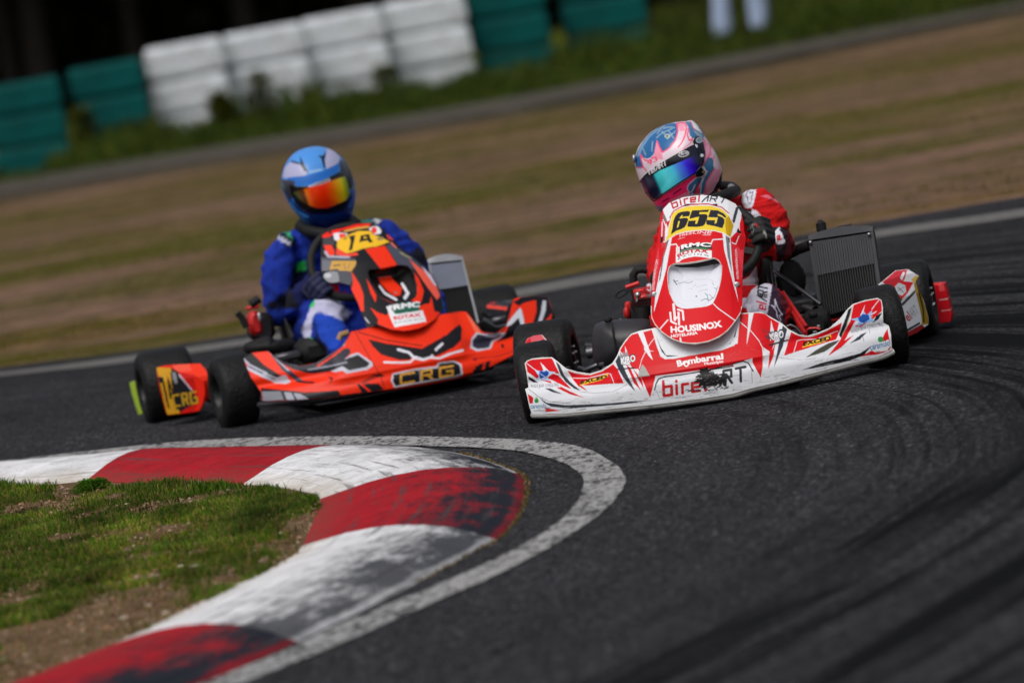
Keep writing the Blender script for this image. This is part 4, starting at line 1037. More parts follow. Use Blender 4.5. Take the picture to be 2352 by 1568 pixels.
c.poly([(498, 618), (540, 660), (585, 765), (665, 850), (760, 928), (690, 905), (600, 835), (550, 760), (520, 690)], SLT)
c.poly([(622, 715), (740, 752), (860, 764), (990, 722), (1100, 648), (1145, 700), (1212, 850), (1050, 856), (830, 872), (762, 868), (835, 935), (735, 880), (670, 800)], RED)
c.stroke([(672, 795), (830, 797), (1040, 744), (1072, 752), (1112, 856)], 7, WHT)
EXC(c, (750, 868), (1045, 800), 46)
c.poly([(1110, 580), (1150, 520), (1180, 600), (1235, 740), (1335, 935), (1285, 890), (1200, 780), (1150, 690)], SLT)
c.poly([(1165, 500), (1225, 400), (1290, 340), (1360, 322), (1470, 560), (1520, 605), (1425, 500), (1412, 312), (1505, 288), (1560, 470), (1598, 570), (1640, 592), (1735, 590), (2360, 474), (2360, 660), (2000, 715), (1545, 772), (1488, 1003), (1400, 800), (1365, 700), (1300, 700), (1260, 610)], RED)
c.poly([(1365, 322), (1415, 312), (1518, 608), (1470, 560)], WHT); c.poly([(1222, 455), (1262, 560), (1235, 600)], WHT)
c.poly([(1235, 655), (1275, 680), (1392, 925), (1320, 850)], RED); c.poly([(1310, 700), (1400, 800), (1420, 900), (1370, 820)], RED)
c.stroke([(1680, 180), (1460, 470), (1400, 600), (1375, 690)], 7, WHT)
c.stroke([(1475, 510), (1520, 512)], 5, WHT)
c.poly([(1520, 288), (1600, 285), (1700, 420), (1860, 440), (2100, 400), (2360, 280), (2360, 476), (1735, 592), (1640, 594), (1600, 570)], (226, 230, 236))
c.poly([(1548, 350), (1605, 480), (1655, 553), (1792, 562), (1665, 572), (1610, 520)], BLK)
c.poly([(1408, 650), (1440, 690), (1485, 772), (1362, 782), (1372, 720)], (168, 168, 165))
c.text('KIRO', [(1178, 655), (1340, 620)], 88, (52, 52, 58), .09, .12); c.text('KIRO', [(1184, 650), (1334, 618)], 70, (238, 238, 242), .03, .12)
c.stroke([(1150, 702), (1325, 688)], 16, (40, 42, 48)); c.stroke([(1150, 655), (1290, 655)], 6, (60, 60, 66))
for q in range(3): c.poly([(1168 + 26 * q, 590 - 10 * q), (1176 + 34 * q, 520 - 8 * q), (1205 + 30 * q, 570 - 6 * q)], (140, 140, 146))
c.stroke([(1535, 920), (1552, 850), (1575, 805), (1640, 780), (1800, 762), (2360, 668)], 13, BLK)
c.stroke([(760, 940), (900, 952), (1080, 940), (1180, 900), (1270, 840), (1400, 770)], 4, (110, 110, 112)); c.stroke([(1550, 920), (1590, 1015)], 4, (120, 120, 125))
c.stroke([(180, 915), (215, 912), (330, 1000), (450, 1045), (650, 1060)], 5, (70, 74, 82))
c.poly([(190, 948), (262, 1000), (255, 1060), (225, 1110)], RED); c.disc((295, 1032), 22, 26, (40, 140, 70)); c.poly([(278, 1020), (290, 985), (310, 1010)], (120, 190, 90))
c.poly([(220, 1062), (395, 1050), (410, 1105), (385, 1150), (250, 1150)], (235, 240, 245)); c.text('caramulo', [(232, 1115), (400, 1108)], 48, (40, 120, 180), .015)
c.stroke([(265, 1138), (380, 1134)], 10, (150, 165, 160)); c.poly([(392, 1108), (560, 1136), (385, 1152)], RED)
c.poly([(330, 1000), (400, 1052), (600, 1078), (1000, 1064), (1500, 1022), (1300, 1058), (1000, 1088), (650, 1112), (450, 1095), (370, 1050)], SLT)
c = cv.sheet(*CE)
c.poly([(322, 262), (400, 252), (382, 530), (300, 540)], RED); c.poly([(445, 248), (525, 245), (610, 290), (672, 345), (640, 470), (600, 620), (572, 750), (588, 600), (530, 560), (530, 700), (508, 832), (432, 690), (440, 655), (330, 690), (0, 745), (0, 608), (220, 560), (285, 530), (385, 530)], RED)
c.poly([(432, 655), (540, 640), (530, 700), (508, 832), (435, 700)], RED)
c.poly([(285, 330), (322, 300), (305, 470), (270, 545), (150, 590), (0, 612), (0, 490), (150, 430)], (226, 230, 236))
c.poly([(298, 360), (280, 460), (235, 528), (155, 568), (215, 538), (258, 500)], BLK)
c.poly([(600, 318), (615, 380), (640, 470), (590, 470)], WHT)
c.stroke([(325, 338), (420, 415), (490, 500), (522, 560), (530, 640), (528, 725)], 7, WHT)
c.poly([(672, 345), (760, 402), (735, 500), (650, 740), (590, 700), (640, 480)], WHT); c.poly([(704, 362), (746, 388), (705, 550), (625, 742), (655, 600)], SLT); c.poly([(640, 520), (620, 640), (575, 755), (585, 640)], RED)
c.poly([(780, 420), (860, 456), (930, 462), (1030, 442), (1130, 395), (1232, 340), (1222, 390), (1180, 492), (1000, 545), (715, 636)], RED)
c.stroke([(803, 605), (832, 502), (870, 492), (1010, 488), (1195, 415)], 6, WHT)
EXC(c, (880, 558), (1140, 500), 48)
c.poly([(905, 655), (1010, 580), (1110, 525), (1215, 492), (1180, 530), (1080, 600)], (72, 72, 62))
c.poly([(1290, 225), (1322, 200), (1290, 320), (1225, 480), (1208, 450), (1250, 340)], BLK); c.stroke([(1330, 200), (1270, 380), (1225, 490)], 5, (170, 165, 120))
c.poly([(1338, 180), (1430, 148), (1560, 122), (1592, 150), (1595, 230), (1350, 370), (1250, 505), (1108, 638), (1215, 500), (1310, 320)], RED); c.poly([(1590, 215), (1380, 345), (1320, 470), (1240, 540), (1290, 440), (1350, 330)], WHT)
c.poly([(1345, 375), (1500, 290), (1590, 190), (1594, 235), (1520, 300), (1400, 380)], RED); c.stroke([(1570, 130), (1500, 220)], 7, WHT); c.poly([(1440, 178), (1408, 320), (1375, 330)], WHT)
c.poly([(1598, 245), (1560, 310), (1505, 345), (1540, 280)], BLK)
c.poly([(1308, 312), (1390, 292), (1430, 240), (1452, 275), (1505, 228), (1488, 292), (1528, 325), (1440, 345), (1372, 378), (1385, 330)], (150, 190, 240)); c.poly([(1375, 300), (1420, 265), (1470, 270), (1480, 310), (1430, 345), (1390, 330)], (30, 80, 165))
c.text('PANDA BEAR CONSULTING', [(1322, 440), (1460, 395), (1600, 372)], 32, (40, 45, 60), .0, .1)
c.poly([(1460, 422), (1400, 448), (1300, 530), (1395, 490)], SLT); c.poly([(1340, 450), (1230, 560), (1110, 638), (1220, 520)], RED)
c.poly([(1640, 392), (1672, 560), (1655, 590), (1600, 560), (1598, 470)], RED); c.disc((1578, 490), 25, 26, (50, 150, 80))
c.poly([(1480, 560), (1650, 490), (1672, 545), (1640, 585), (1530, 610)], (235, 240, 245)); c.text('caramulo', [(1490, 588), (1665, 545)], 54, (40, 120, 180), .015)
c.poly([(870, 766), (1050, 700), (1250, 655), (1400, 612), (1500, 545), (1430, 630), (1300, 682), (1050, 735)], BLK); c.poly([(1395, 645), (1500, 590), (1530, 606), (1660, 590), (1560, 622)], RED)
c.stroke([(530, 640), (600, 635), (720, 660), (850, 672), (1000, 660)], 3, (110, 110, 112)); c.stroke([(1412, 440), (1430, 510)], 4, (90, 80, 50)); c.stroke([(1475, 400), (1483, 435)], 4, (90, 80, 50))
c.text('KIRO', [(588, 508), (720, 475)], 84, (52, 52, 58), .09, .12); c.text('KIRO', [(593, 504), (715, 472)], 66, (238, 238, 242), .03, .12)
c.stroke([(590, 540), (750, 497)], 15, (45, 47, 52))
for q in range(4): c.stroke([(530 + 22 * q, 395 + 10 * q), (535 + 22 * q, 430 + 4 * q)], 7, (60, 60, 64)); c.stroke([(545 + 12 * q, 455), (560 + 12 * q, 485)], 7, (60, 60, 64))
c.stroke([(-40, 782), (200, 722), (350, 685), (395, 700), (440, 775)], 11, BLK); c.stroke([(425, 740), (432, 880)], 4, (110, 110, 115))
c.linetext('RT', [(178, 892), (372, 855)], 118, 24, (40, 42, 50), .16, .22)
c.sheet(*CL).poly([(2200, 800), (2280, 740), (2300, 740), (2290, 880), (2262, 880), (2262, 820), (2215, 900)], (40, 42, 50))
c.text('Bombarral', [(1778, 677), (2000, 632), (2258, 598)], 66, (248, 248, 250), .035); c.text('Município', [(2060, 668), (2258, 640)], 38, (248, 248, 250), .02)
c.disc((1868, 645), 27, 31, (248, 248, 250)); c.poly([(1855, 630), (1868, 605), (1882, 630)], (248, 248, 250)); c.disc((1868, 648), 14, 16, RED)
c.linetext('birel', [(1632, 980), (2095, 915)], 150, 31, (196, 20, 32), .10, .20)
# torn, rubber blackened patch in the middle
rr = random.Random(5)
for q in range(210):
    x = rr.gauss(2115, 55); y = rr.gauss(805, 42); x = min(max(x, 1985), 2262); y = min(max(y, 690), 925)
    c.stroke([(x - rr.uniform(5, 45), y + rr.uniform(0, 12)), (x + rr.uniform(5, 45), y - rr.uniform(0, 12))], rr.uniform(6, 24), (24, 24, 25))
for q in range(40): x = rr.uniform(1850, 2300); c.stroke([(x, 935 - (x - 1850) * .08 + rr.uniform(-20, 14)), (x + rr.uniform(8, 40), 930 - (x - 1850) * .08 + rr.uniform(-20, 14))], rr.uniform(3, 9), (40, 40, 40))
for q in range(26): x = rr.uniform(2040, 2200); y = rr.uniform(760, 900); c.stroke([(x, y), (x + rr.uniform(4, 22), y - 6)], 3, (120, 110, 110))
cv.sheet()
rr = random.Random(11)
for q in range(190):
    x = rr.uniform(1225, 2030); yb = np.interp(x, [1222, 1386, 1605, 1797, 1951, 2040], [950, 940, 916, 875, 835, 808]); y = yb - abs(rr.gauss(0, 16)); sl = -.17
    L = rr.uniform(3, 26); cv.stroke([(x, y), (x + L, y + sl * L + rr.uniform(-1.5, 1.5))], rr.uniform(.5, 1.6), rr.choice([(120, 118, 116), (90, 88, 86), (150, 146, 140), (60, 60, 60)]), alpha=rr.uniform(.25, .8))
for q in range(60):
    x = rr.uniform(1240, 2020); y = rr.uniform(0, 1) * 90 + np.interp(x, [1240, 1600, 2020], [845, 800, 715]); L = rr.uniform(4, 30); a_ = rr.uniform(-.6, .3); cv.stroke([(x, y), (x + L, y + a_ * L)], rr.uniform(.4, .9), (150, 130, 130), alpha=rr.uniform(.2, .55))
cv.specks(260, (1215, 860, 1700, 945), 1.1, (110, 108, 104), .5, 2); cv.specks(200, (1690, 770, 2040, 890), 1.1, (110, 108, 104), .5, 3); cv.specks(90, (1500, 770, 1700, 820), .9, (120, 118, 114), .5, 4)
BOT = [(1222, 952), (1299, 950), (1386, 941), (1496, 930.5), (1605, 917), (1682, 905), (1727, 892), (1797, 876), (1874, 856), (1951, 836), (2018, 820), (2049, 806)]
fair = [(1205, 834), (1210, 828), (1222, 823), (1245, 820.5), (1268, 820), (1281, 830), (1299, 845), (1325, 855), (1354, 858), (1382, 849), (1406, 834), (1417, 817), (1424, 799), (1437, 780), (1450, 766), (1470, 759), (1502, 753), (1600, 735), (1702, 719), (1750, 716), (1771, 728), (1797, 743), (1812, 756), (1835, 768), (1856, 771.5), (1882, 764), (1905, 753), (1928, 733), (1946, 710), (1959, 698), (1987, 689), (2016, 684), (2025, 689), (2028, 705), (2029, 741), (2042, 748), (2047, 769), (2049, 805)] + BOT[::-1][1:] + [(1216, 935), (1209, 903), (1206, 893), (1214, 889), (1208, 850)]
e_ = smooth_pts(fair, True, 3); cv.stroke([tuple(p) for p in e_], 5.5, (224, 224, 222), closed=True)
def F1(x, z):
    ax = np.abs(x - .01); ly = .400 - .20 * (ax / .6) ** 2.1 - .85 * np.clip(z - .125, 0, 1)
    ly = ly + .016 / (1 + np.exp((z - .105 + .03 * ax) / .006)) * (1 / (1 + np.exp((ax - .50) / .03)))          # lower lip stands proud
    ly = ly - .028 * np.exp(-((z - .150 + .02 * ax) / .022) ** 2) / (1 + np.exp((.27 - ax) / .03))             # hollow along each wing
    ly = ly + .014 / (1 + np.exp((ax - .235) / .010)) * np.clip((z - .10) / .05, 0, 1)                         # raised nose box
    return ly
cen1 = K1.hit(F1, .36)
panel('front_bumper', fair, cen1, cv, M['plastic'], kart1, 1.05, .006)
# rolled grey lower lip of the bumper, one tube that follows the bottom edge
P = np.array(smooth_pts(BOT, False, 4)); bt = cen1(P[:, 0], P[:, 1] - 3)
M['lip'] = pbr('bumper_lip', (.48, .47, .45), .45, var=.25, vs=18, dirt=((.08, .07, .06), 40, .55, .6))
mb = MB(); mb.tube([b - K1.f * .014 + K1.u * (.002 - .008) for b in bt], .0115, 10); mb.build('lower_lip', M['lip'], kart1)
# under tray shadow side: bumper carrier tubes
MB().tube([W1(-.5, .12, .07), W1(-.38, .27, .07), W1(.38, .27, .07), W1(.5, .12, .07)], .010, 8).tube([W1(-.3, .2, .15), W1(-.2, .25, .15), W1(.2, .25, .15), W1(.3, .2, .15)], .009, 8).build('bumper_bar', M['frame'], kart1)

# ---- front panel (steering fairing) livery
cv = Canvas(1488, 440, 1722, 800, RED, ss=2.6); NB = (1437.3, 424.7, 4.0); ND = (1486.3, 457.3, 9.6)   # second image crop: finer tracing of the number plate (x/9.6)
c = cv.sheet(*NB)
c.poly([(300, 560), (250, 800), (232, 1000), (262, 1000), (310, 700)], (222, 60, 72)); c.poly([(1000, 560), (1085, 600), (1080, 850), (1020, 850)], (222, 60, 72)); c.poly([(965, 500), (1000, 540), (1075, 800), (1040, 900), (990, 700)], (216, 40, 52))
c.poly([(340, 225), (400, 160), (520, 110), (700, 88), (880, 105), (1010, 175), (1065, 258), (1048, 330), (1000, 380), (985, 330), (945, 285), (900, 235), (800, 200), (650, 180), (480, 215), (420, 260), (400, 330), (370, 340)], WHT)
c.text('birel', [(432, 212), (560, 150), (688, 152)], 62, (190, 20, 34), .03, .15) if False else c.linetext('birel', [(436, 214), (560, 168), (684, 152)], 66, 15, (190, 20, 34), .12, .24)
c.linetext('ART', [(700, 156), (800, 150), (915, 172)], 48, 12, (28, 30, 38), .3, .16)
c.poly([(1012, 205), (1042, 196), (1000, 350), (980, 345), (985, 300)], (60, 62, 68)); c.poly([(352, 262), (380, 330), (372, 350), (335, 290)], (110, 112, 118))
c.poly([(1000, 350), (1050, 230), (1062, 300), (1030, 420), (970, 480)], WHT); c.stroke([(1040, 300), (1046, 410), (1052, 455)], 6, WHT)
c.poly([(320, 330), (345, 300), (385, 370), (375, 400), (365, 560), (330, 580)], (200, 60, 70)); c.stroke([(335, 340), (330, 500)], 8, WHT); c.stroke([(345, 320), (378, 410)], 9, WHT); c.poly([(322, 480), (345, 470), (340, 520), (318, 540)], BLK)
c.poly([(985, 500), (1030, 450), (1105, 480), (1085, 590), (1050, 600), (1030, 520), (1000, 560)], (196, 10, 22)); c.stroke([(975, 530), (1010, 545), (1040, 470)], 7, WHT); c.poly([(1025, 400), (1062, 430), (1055, 455), (1020, 430)], BLK)
plate = [(352, 525), (385, 480), (395, 400), (430, 262), (480, 228), (560, 200), (680, 190), (780, 193), (880, 222), (945, 280), (992, 375), (962, 480), (900, 440), (820, 418), (700, 412), (560, 425), (460, 452), (400, 492)]
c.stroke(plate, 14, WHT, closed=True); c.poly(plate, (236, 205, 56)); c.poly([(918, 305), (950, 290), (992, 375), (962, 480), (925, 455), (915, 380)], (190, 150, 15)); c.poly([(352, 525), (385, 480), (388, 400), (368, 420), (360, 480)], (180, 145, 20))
c.stroke([(405, 300), (440, 240), (520, 198), (620, 178), (760, 176), (880, 205), (945, 260)], 10, (196, 40, 56)); c.poly([(500, 200), (560, 175), (640, 172), (560, 190)], (60, 12, 18)); c.poly([(790, 178), (840, 172), (845, 195)], (30, 12, 14))
c = cv.sheet(*ND)
def nd(pts): return [(x / 1, y / 1) for x, y in pts]
c.sheet(1486.3, 457.3, 9.599)
six = [(520, 785), (560, 640), (580, 480), (620, 380), (680, 310), (780, 275), (900, 262), (955, 280), (945, 340), (920, 380), (770, 395), (775, 350), (750, 370), (715, 430), (830, 410), (890, 415), (905, 460), (870, 560), (830, 620), (760, 660), (640, 700)]
c.poly(six, (24, 26, 36)); c.poly([(690, 490), (722, 480), (690, 610), (655, 640)], (236, 205, 56)); c.poly([(765, 362), (790, 350), (772, 400), (722, 432), (712, 420)], (236, 205, 56))
f1_ = [(990, 250), (1370, 232), (1340, 290), (1155, 292), (1150, 330), (1290, 330), (1330, 350), (1335, 400), (1270, 560), (1230, 595), (1100, 615), (900, 610), (885, 580), (910, 480), (1075, 470), (1065, 530), (1090, 525), (1130, 400), (1110, 395), (940, 435), (935, 410)]
c.poly(f1_, (24, 26, 34)); c.stroke([(1068, 540), (1095, 530), (1138, 400)], 20, (236, 205, 56)); c.stroke([(935, 455), (1125, 415)], 22, (236, 205, 56))
f2_ = [(1400, 235), (1560, 250), (1690, 320), (1750, 385), (1720, 420), (1640, 360), (1550, 340), (1560, 365), (1660, 400), (1710, 450), (1700, 540), (1660, 640), (1500, 600), (1330, 570), (1300, 540), (1310, 460), (1500, 465), (1490, 525), (1520, 525), (1545, 410), (1345, 400)]
c.poly(f2_, (34, 38, 48)); c.stroke([(1495, 530), (1520, 520), (1548, 410)], 20, (236, 210, 90)); c.stroke([(1345, 418), (1545, 418)], 20, (236, 210, 90)); c.stroke([(1570, 335), (1650, 370), (1720, 430)], 16, (236, 210, 110))
c.text('FREELINE', [(720, 850), (1000, 770), (1410, 775)], 62, (240, 230, 235), .0, .4); c.stroke([(680, 885), (830, 845)], 7, WHT); c.stroke([(1210, 790), (1400, 792)], 7, WHT)
c.stroke([(470, 1015), (640, 990), (680, 1060)], 24, WHT); c.stroke([(1670, 880), (1450, 895), (1405, 990)], 24, WHT)
c.poly([(722, 1195), (735, 1040), (900, 990), (1100, 965), (1390, 985), (1430, 1020), (1430, 1110), (1100, 1120), (730, 1195)], (14, 34, 28)); c.text('RMC', [(755, 1110), (1050, 1050), (1400, 1060)], 92, (248, 248, 250), .045, .25)
c.poly([(735, 1160), (900, 1105), (1150, 1068), (1345, 1088), (1340, 1120), (1120, 1105), (900, 1140), (725, 1185)], (52, 140, 100)); c.poly([(1345, 1090), (1415, 1100), (1415, 1130), (1345, 1122)], (214, 60, 60)); c.text('PORTUGAL', [(745, 1172), (920, 1115), (1110, 1088)], 26, (170, 200, 190), 0)
c.poly([(640, 1060), (715, 1055), (715, 1195), (900, 1135), (1120, 1110), (1425, 1135), (1425, 1310), (1200, 1275), (1050, 1265), (900, 1290), (780, 1330), (700, 1390), (632, 1395)], (238, 238, 242)); c.text('RMC', [(700, 1190), (695, 1070)], 34, (210, 90, 100), 0)
c.text('ROTAX', [(695, 1300), (1000, 1185), (1350, 1205)], 84, (200, 20, 40), .05); c.text('R A C I N G', [(692, 1345), (1000, 1235), (1350, 1270)], 34, (30, 40, 60), .015)
c = cv.sheet(*NB)
c.poly([(385, 545), (395, 500), (425, 478), (375, 760), (330, 930), (258, 1172), (275, 980), (310, 800)], WHT); c.poly([(400, 500), (360, 600), (320, 860), (300, 900), (345, 640), (380, 510)], (105, 110, 116)); c.poly([(372, 350), (388, 400), (384, 470), (358, 520), (362, 400)], WHT)
c.poly([(888, 440), (962, 490), (975, 690), (1000, 880), (1036, 1078), (985, 900), (950, 770), (905, 600)], WHT); c.poly([(917, 462), (950, 488), (958, 640), (975, 800), (935, 650)], (110, 114, 122)); c.poly([(935, 475), (955, 490), (958, 540)], (30, 30, 40))
c.text('HOTELLFASHION.COM', [(262, 962), (272, 840), (300, 690)], 22, (235, 215, 220), .01, 0); c.text('HOTELLFASHION.COM', [(1040, 862), (1030, 740), (1022, 590)], 20, (240, 215, 220), .02, 0)
c.disc((265, 1005), 20, 22, (214, 222, 226)); c.disc((265, 1008), 10, 11, RED)
hole = [(388, 880), (388, 800), (402, 752), (445, 725), (520, 722), (640, 708), (760, 684), (808, 672), (850, 690), (880, 745), (878, 820), (868, 890), (850, 960), (825, 1030), (795, 1085), (740, 1112), (600, 1130), (520, 1132), (470, 1110), (440, 1070), (408, 1000), (392, 930)]
c.stroke(hole, 9, (222, 218, 210), closed=True)
c = cv.sheet(1469.8, 587.9, 7.387)
for ps in ([(570, 820), (595, 1085)], ), :
    c.stroke(ps[0], 36, (240, 232, 236))
c.stroke([(570, 820), (585, 960), (595, 1080)], 40, (240, 232, 236)); c.stroke([(515, 960), (530, 1110), (615, 1150)], 32, (240, 232, 236)); c.stroke([(655, 960), (665, 1160)], 36, (240, 232, 236)); c.stroke([(600, 1055), (655, 1035)], 34, (240, 232, 236)); c.stroke([(645, 908), (725, 928), (740, 1080)], 32, (240, 232, 236))
c = cv.sheet(*NB)
c.text('HOUSINOX', [(413, 1360), (650, 1340), (888, 1303)], 62, (246, 240, 242), .045); c.text('HOTELARIA', [(416, 1402), (540, 1388), (662, 1370)], 28, (246, 240, 242), .035)
c.stroke([(388, 1238), (300, 1338)], 11, WHT); c.stroke([(502, 1408), (506, 1450)], 17, WHT); c.stroke([(800, 1085), (850, 1135), (1012, 1250)], 9, WHT)
nass = [(1522, 481), (1537, 466), (1567, 453.5), (1612, 447.5), (1657, 451.5), (1690, 468), (1703, 489), (1708, 510), (1709, 530), (1714, 546), (1708.5, 580), (1706, 625), (1705, 705), (1701, 720), (1690, 737), (1672, 759), (1652, 774), (1627, 784.5), (1597, 789.5), (1567, 787), (1542, 778), (1520, 763), (1505, 747), (1497, 732), (1494.5, 715), (1496, 675), (1500, 625), (1504, 580), (1510, 555), (1515, 512), (1518, 492)]
e_ = [tuple(p) for p in smooth_pts(nass, True, 3) if p[1] > 700]; e_.sort(key=lambda p: math.atan2(p[1] - 690, p[0] - 1600)); cv.sheet().stroke(e_, 4.5, (222, 218, 212))
holeD = np.array(Z(*NB)(hole))
def F1n(x, z):
    cx = .03 + .02 * (z - .2); u = (x - cx) / .16; ly = .425 - (z - .185) * .92 - .055 * np.abs(u) ** 2.2 - .15 * np.clip(z - .50, 0, 1)
    ly = ly - .02 * np.clip(np.abs(u) - .72, 0, 1) ** 1.0 * np.clip((z - .24) / .1, 0, 1) * 3
    return ly
hitn = K1.hit(F1n, .2)
panel('number_panel', nass, hitn, cv, M['plastic'], kart1, 1.0, .006, hole=smooth_pts(holeD, True, 3))
# moulded white scoop set into the opening
sc_cv = Canvas(1528, 585, 1665, 715, (228, 230, 240), ss=2.6); c = sc_cv.sheet(*NB)
for pts_, w_, col_ in [([(430, 880), (440, 900), (460, 925)], 7, (70, 80, 84)), ([(440, 895), (465, 890)], 5, (60, 70, 74)), ([(470, 915), (520, 905), (560, 912), (598, 896)], 7, (150, 160, 160)), ([(690, 1065), (730, 1050), (760, 1062), (800, 1035)], 6, (90, 120, 115)), ([(740, 1010), (755, 1075)], 6, (90, 130, 125)), ([(760, 1010), (800, 1040), (820, 1000), (838, 935)], 5, (120, 145, 140)), ([(800, 950), (835, 960)], 6, (130, 150, 150)), ([(780, 905), (800, 930)], 5, (150, 160, 165)), ([(480, 930), (450, 1000), (440, 1010)], 2, (190, 192, 196)), ([(500, 900), (620, 880), (760, 885), (830, 910)], 3, (196, 196, 200)), ([(600, 950), (625, 925), (640, 950), (700, 930), (725, 928)], 3, (180, 180, 200)), ([(560, 960), (600, 962)], 3, (190, 190, 205)), ([(660, 985), (700, 972), (745, 970)], 4, (184, 184, 196)), ([(470, 1080), (560, 1115), (700, 1105), (790, 1050)], 2, (196, 196, 200))]: c.stroke(pts_, w_, col_, smooth=len(pts_) > 2)
c.disc((640, 1029), 8, 5, (20, 20, 30)); c.stroke([(740, 1020), (720, 1000)], 5, (70, 150, 130))
hcx, hcy = holeD.mean(0)
def scoop(x, y):
    P = hitn(x, y); t = np.clip((700 - y) / 105, 0, 1); edge_ = np.min([(np.hypot(x - a, y - b)) for a, b in smooth_pts(holeD, True, 14)], axis=0)
    dpt = (.010 + .085 * t ** 1.3) * np.clip(edge_ / (16 + 26 * t), 0, 1) ** .55 + .002
    return P - K1.f * dpt[:, None]
panel('scoop', [tuple(p) for p in smooth_pts(holeD, True, 3)], scoop, sc_cv, M['plastic2'], kart1, 1.3, .002)
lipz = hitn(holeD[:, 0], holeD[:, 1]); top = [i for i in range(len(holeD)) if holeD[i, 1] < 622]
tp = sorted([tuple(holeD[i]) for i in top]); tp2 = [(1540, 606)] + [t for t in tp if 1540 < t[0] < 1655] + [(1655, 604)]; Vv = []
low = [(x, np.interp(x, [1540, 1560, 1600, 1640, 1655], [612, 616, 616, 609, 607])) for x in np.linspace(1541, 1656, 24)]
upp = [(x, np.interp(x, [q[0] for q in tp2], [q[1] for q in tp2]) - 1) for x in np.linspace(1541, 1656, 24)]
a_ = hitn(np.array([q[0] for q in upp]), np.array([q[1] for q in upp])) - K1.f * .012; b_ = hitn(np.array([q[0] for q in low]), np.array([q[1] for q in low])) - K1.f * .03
mesh('scoop_gap_shade', np.concatenate([a_, b_]), [(i, i + 24, i + 25, i + 1) for i in range(23)], M['black'], kart1, True)  # black strip stands in for the shaded gap under the scoop's lip
for (x, y) in ((1692, 653.5), (1503.5, 676)):
    p = hitn(np.array([x]), np.array([y]))[0]; n_ = -fw; n_ = n_ / np.linalg.norm(n_)
    MB().lathe([(0, 0.0), (.006, 0.0), (.006, .003), (.0075, .004), (.006, .0085), (0, .0095)], p, n_, 16).build('bolt', M['alu'], kart1)
MB().tube([W1(-.07, .30, .16), W1(-.06, .08, .30), W1(-.05, -.18, .52)], .009, 8).tube([W1(.12, .30, .16), W1(.11, .08, .30), W1(.10, -.18, .52)], .009, 8).build('panel_bracket', M['frame'], kart1)

# ---- side pods
cv = Canvas(2015, 600, 2150, 800, WHT, ss=2.4); c = cv.sheet(1715, 408.3, 4.173)
c.poly([(1300, 1000), (1430, 890), (1550, 878), (1520, 960), (1470, 1040), (1340, 1030)], (206, 40, 54)); c.poly([(1470, 960), (1500, 900), (1520, 905), (1490, 985)], WHT); c.poly([(1340, 1030), (1500, 990), (1600, 1000), (1540, 1110), (1470, 1180), (1440, 1200)], RED); c.poly([(1540, 880), (1560, 935), (1650, 945), (1600, 990), (1510, 985)], (226, 226, 228))
c.poly([(1420, 1040), (1460, 1005), (1520, 1030), (1530, 1090), (1490, 1130), (1440, 1110)], (206, 210, 214)); c.stroke([(1450, 1050), (1500, 1095)], 9, (120, 122, 130)); c.stroke([(1445, 1085), (1510, 1045)], 7, (130, 130, 140)); c.stroke([(1450, 1130), (1480, 1170)], 24, (150, 70, 40))
c.poly([(1470, 1220), (1615, 1070), (1620, 1100), (1500, 1225)], (70, 66, 62)); c.text('birel', [(1480, 1440), (1590, 1350)], 90, (190, 25, 45), .02, .1); c.text('ART', [(1592, 1345), (1658, 1290)], 90, (150, 150, 160), 0, .1)
c.poly([(1500, 1470), (1660, 1380), (1665, 1400), (1540, 1475)], (50, 50, 55)); c.poly([(1500, 1500), (1680, 1400), (1720, 1450), (1640, 1490), (1510, 1540)], (150, 30, 34))
c.poly([(1575, 980), (1620, 935), (1655, 950), (1610, 1010)], (214, 176, 70)); c.poly([(1600, 1010), (1645, 1000), (1742, 1340), (1745, 1400), (1680, 1410), (1670, 1300)], (160, 128, 30)); c.stroke([(1640, 1040), (1690, 1250), (1700, 1380)], 16, (60, 50, 20))
pod = [(2020, 652), (2036, 638), (2057, 621), (2086, 618), (2111, 634), (2103, 648), (2122, 690), (2133, 730), (2133, 745), (2108, 764), (2074, 778), (2056, 778), (2040, 720)]
def F1p(x, z): return -.52 - 1.9 * (x - .60) - .75 * np.clip(z - .17, 0, 1) * 1.0 - 2.5 * np.clip(z - .235, 0, 1)
ob = panel('side_pod', pod, K1.hit(F1p, -.5), cv, M['plastic'], kart1, 1.2, .006); ob['label'] = 'red, white and gold side pod'
MB().box(W1(.57, -.68, .12), (.09, .26, .11), A3(), .2).build('pod_core', M['redmetal'], kart1)
# left pod: only its top shows over the front wheel
cv = Canvas(1198, 755, 1275, 810, (214, 90, 100), ss=2); c = cv.sheet(*CL); c.poly([(150, 470), (200, 400), (230, 370), (240, 440)], RED); c.poly([(250, 420), (330, 400), (415, 440), (220, 450)], (226, 170, 175)); c.stroke([(310, 425), (375, 385)], 12, (150, 30, 36)); c.stroke([(355, 340), (420, 440)], 9, WHT)
pd = [(1203, 797), (1207, 785), (1211, 777), (1226, 770), (1245, 768), (1256, 780), (1263, 800), (1262, 830), (1206, 830)]
ob = panel('side_pod', pd, K1.hit(lambda x, z: -.30 - 2.2 * np.clip(z - .20, 0, 1), -.3), cv, M['plastic'], kart1, 1.6, .006); ob['label'] = 'red side pod behind the left front wheel'
MB().box(W1(-.64, -.50, .12), (.07, .36, .10), A3(), .2).build('pod_core', M['redmetal'], kart1)
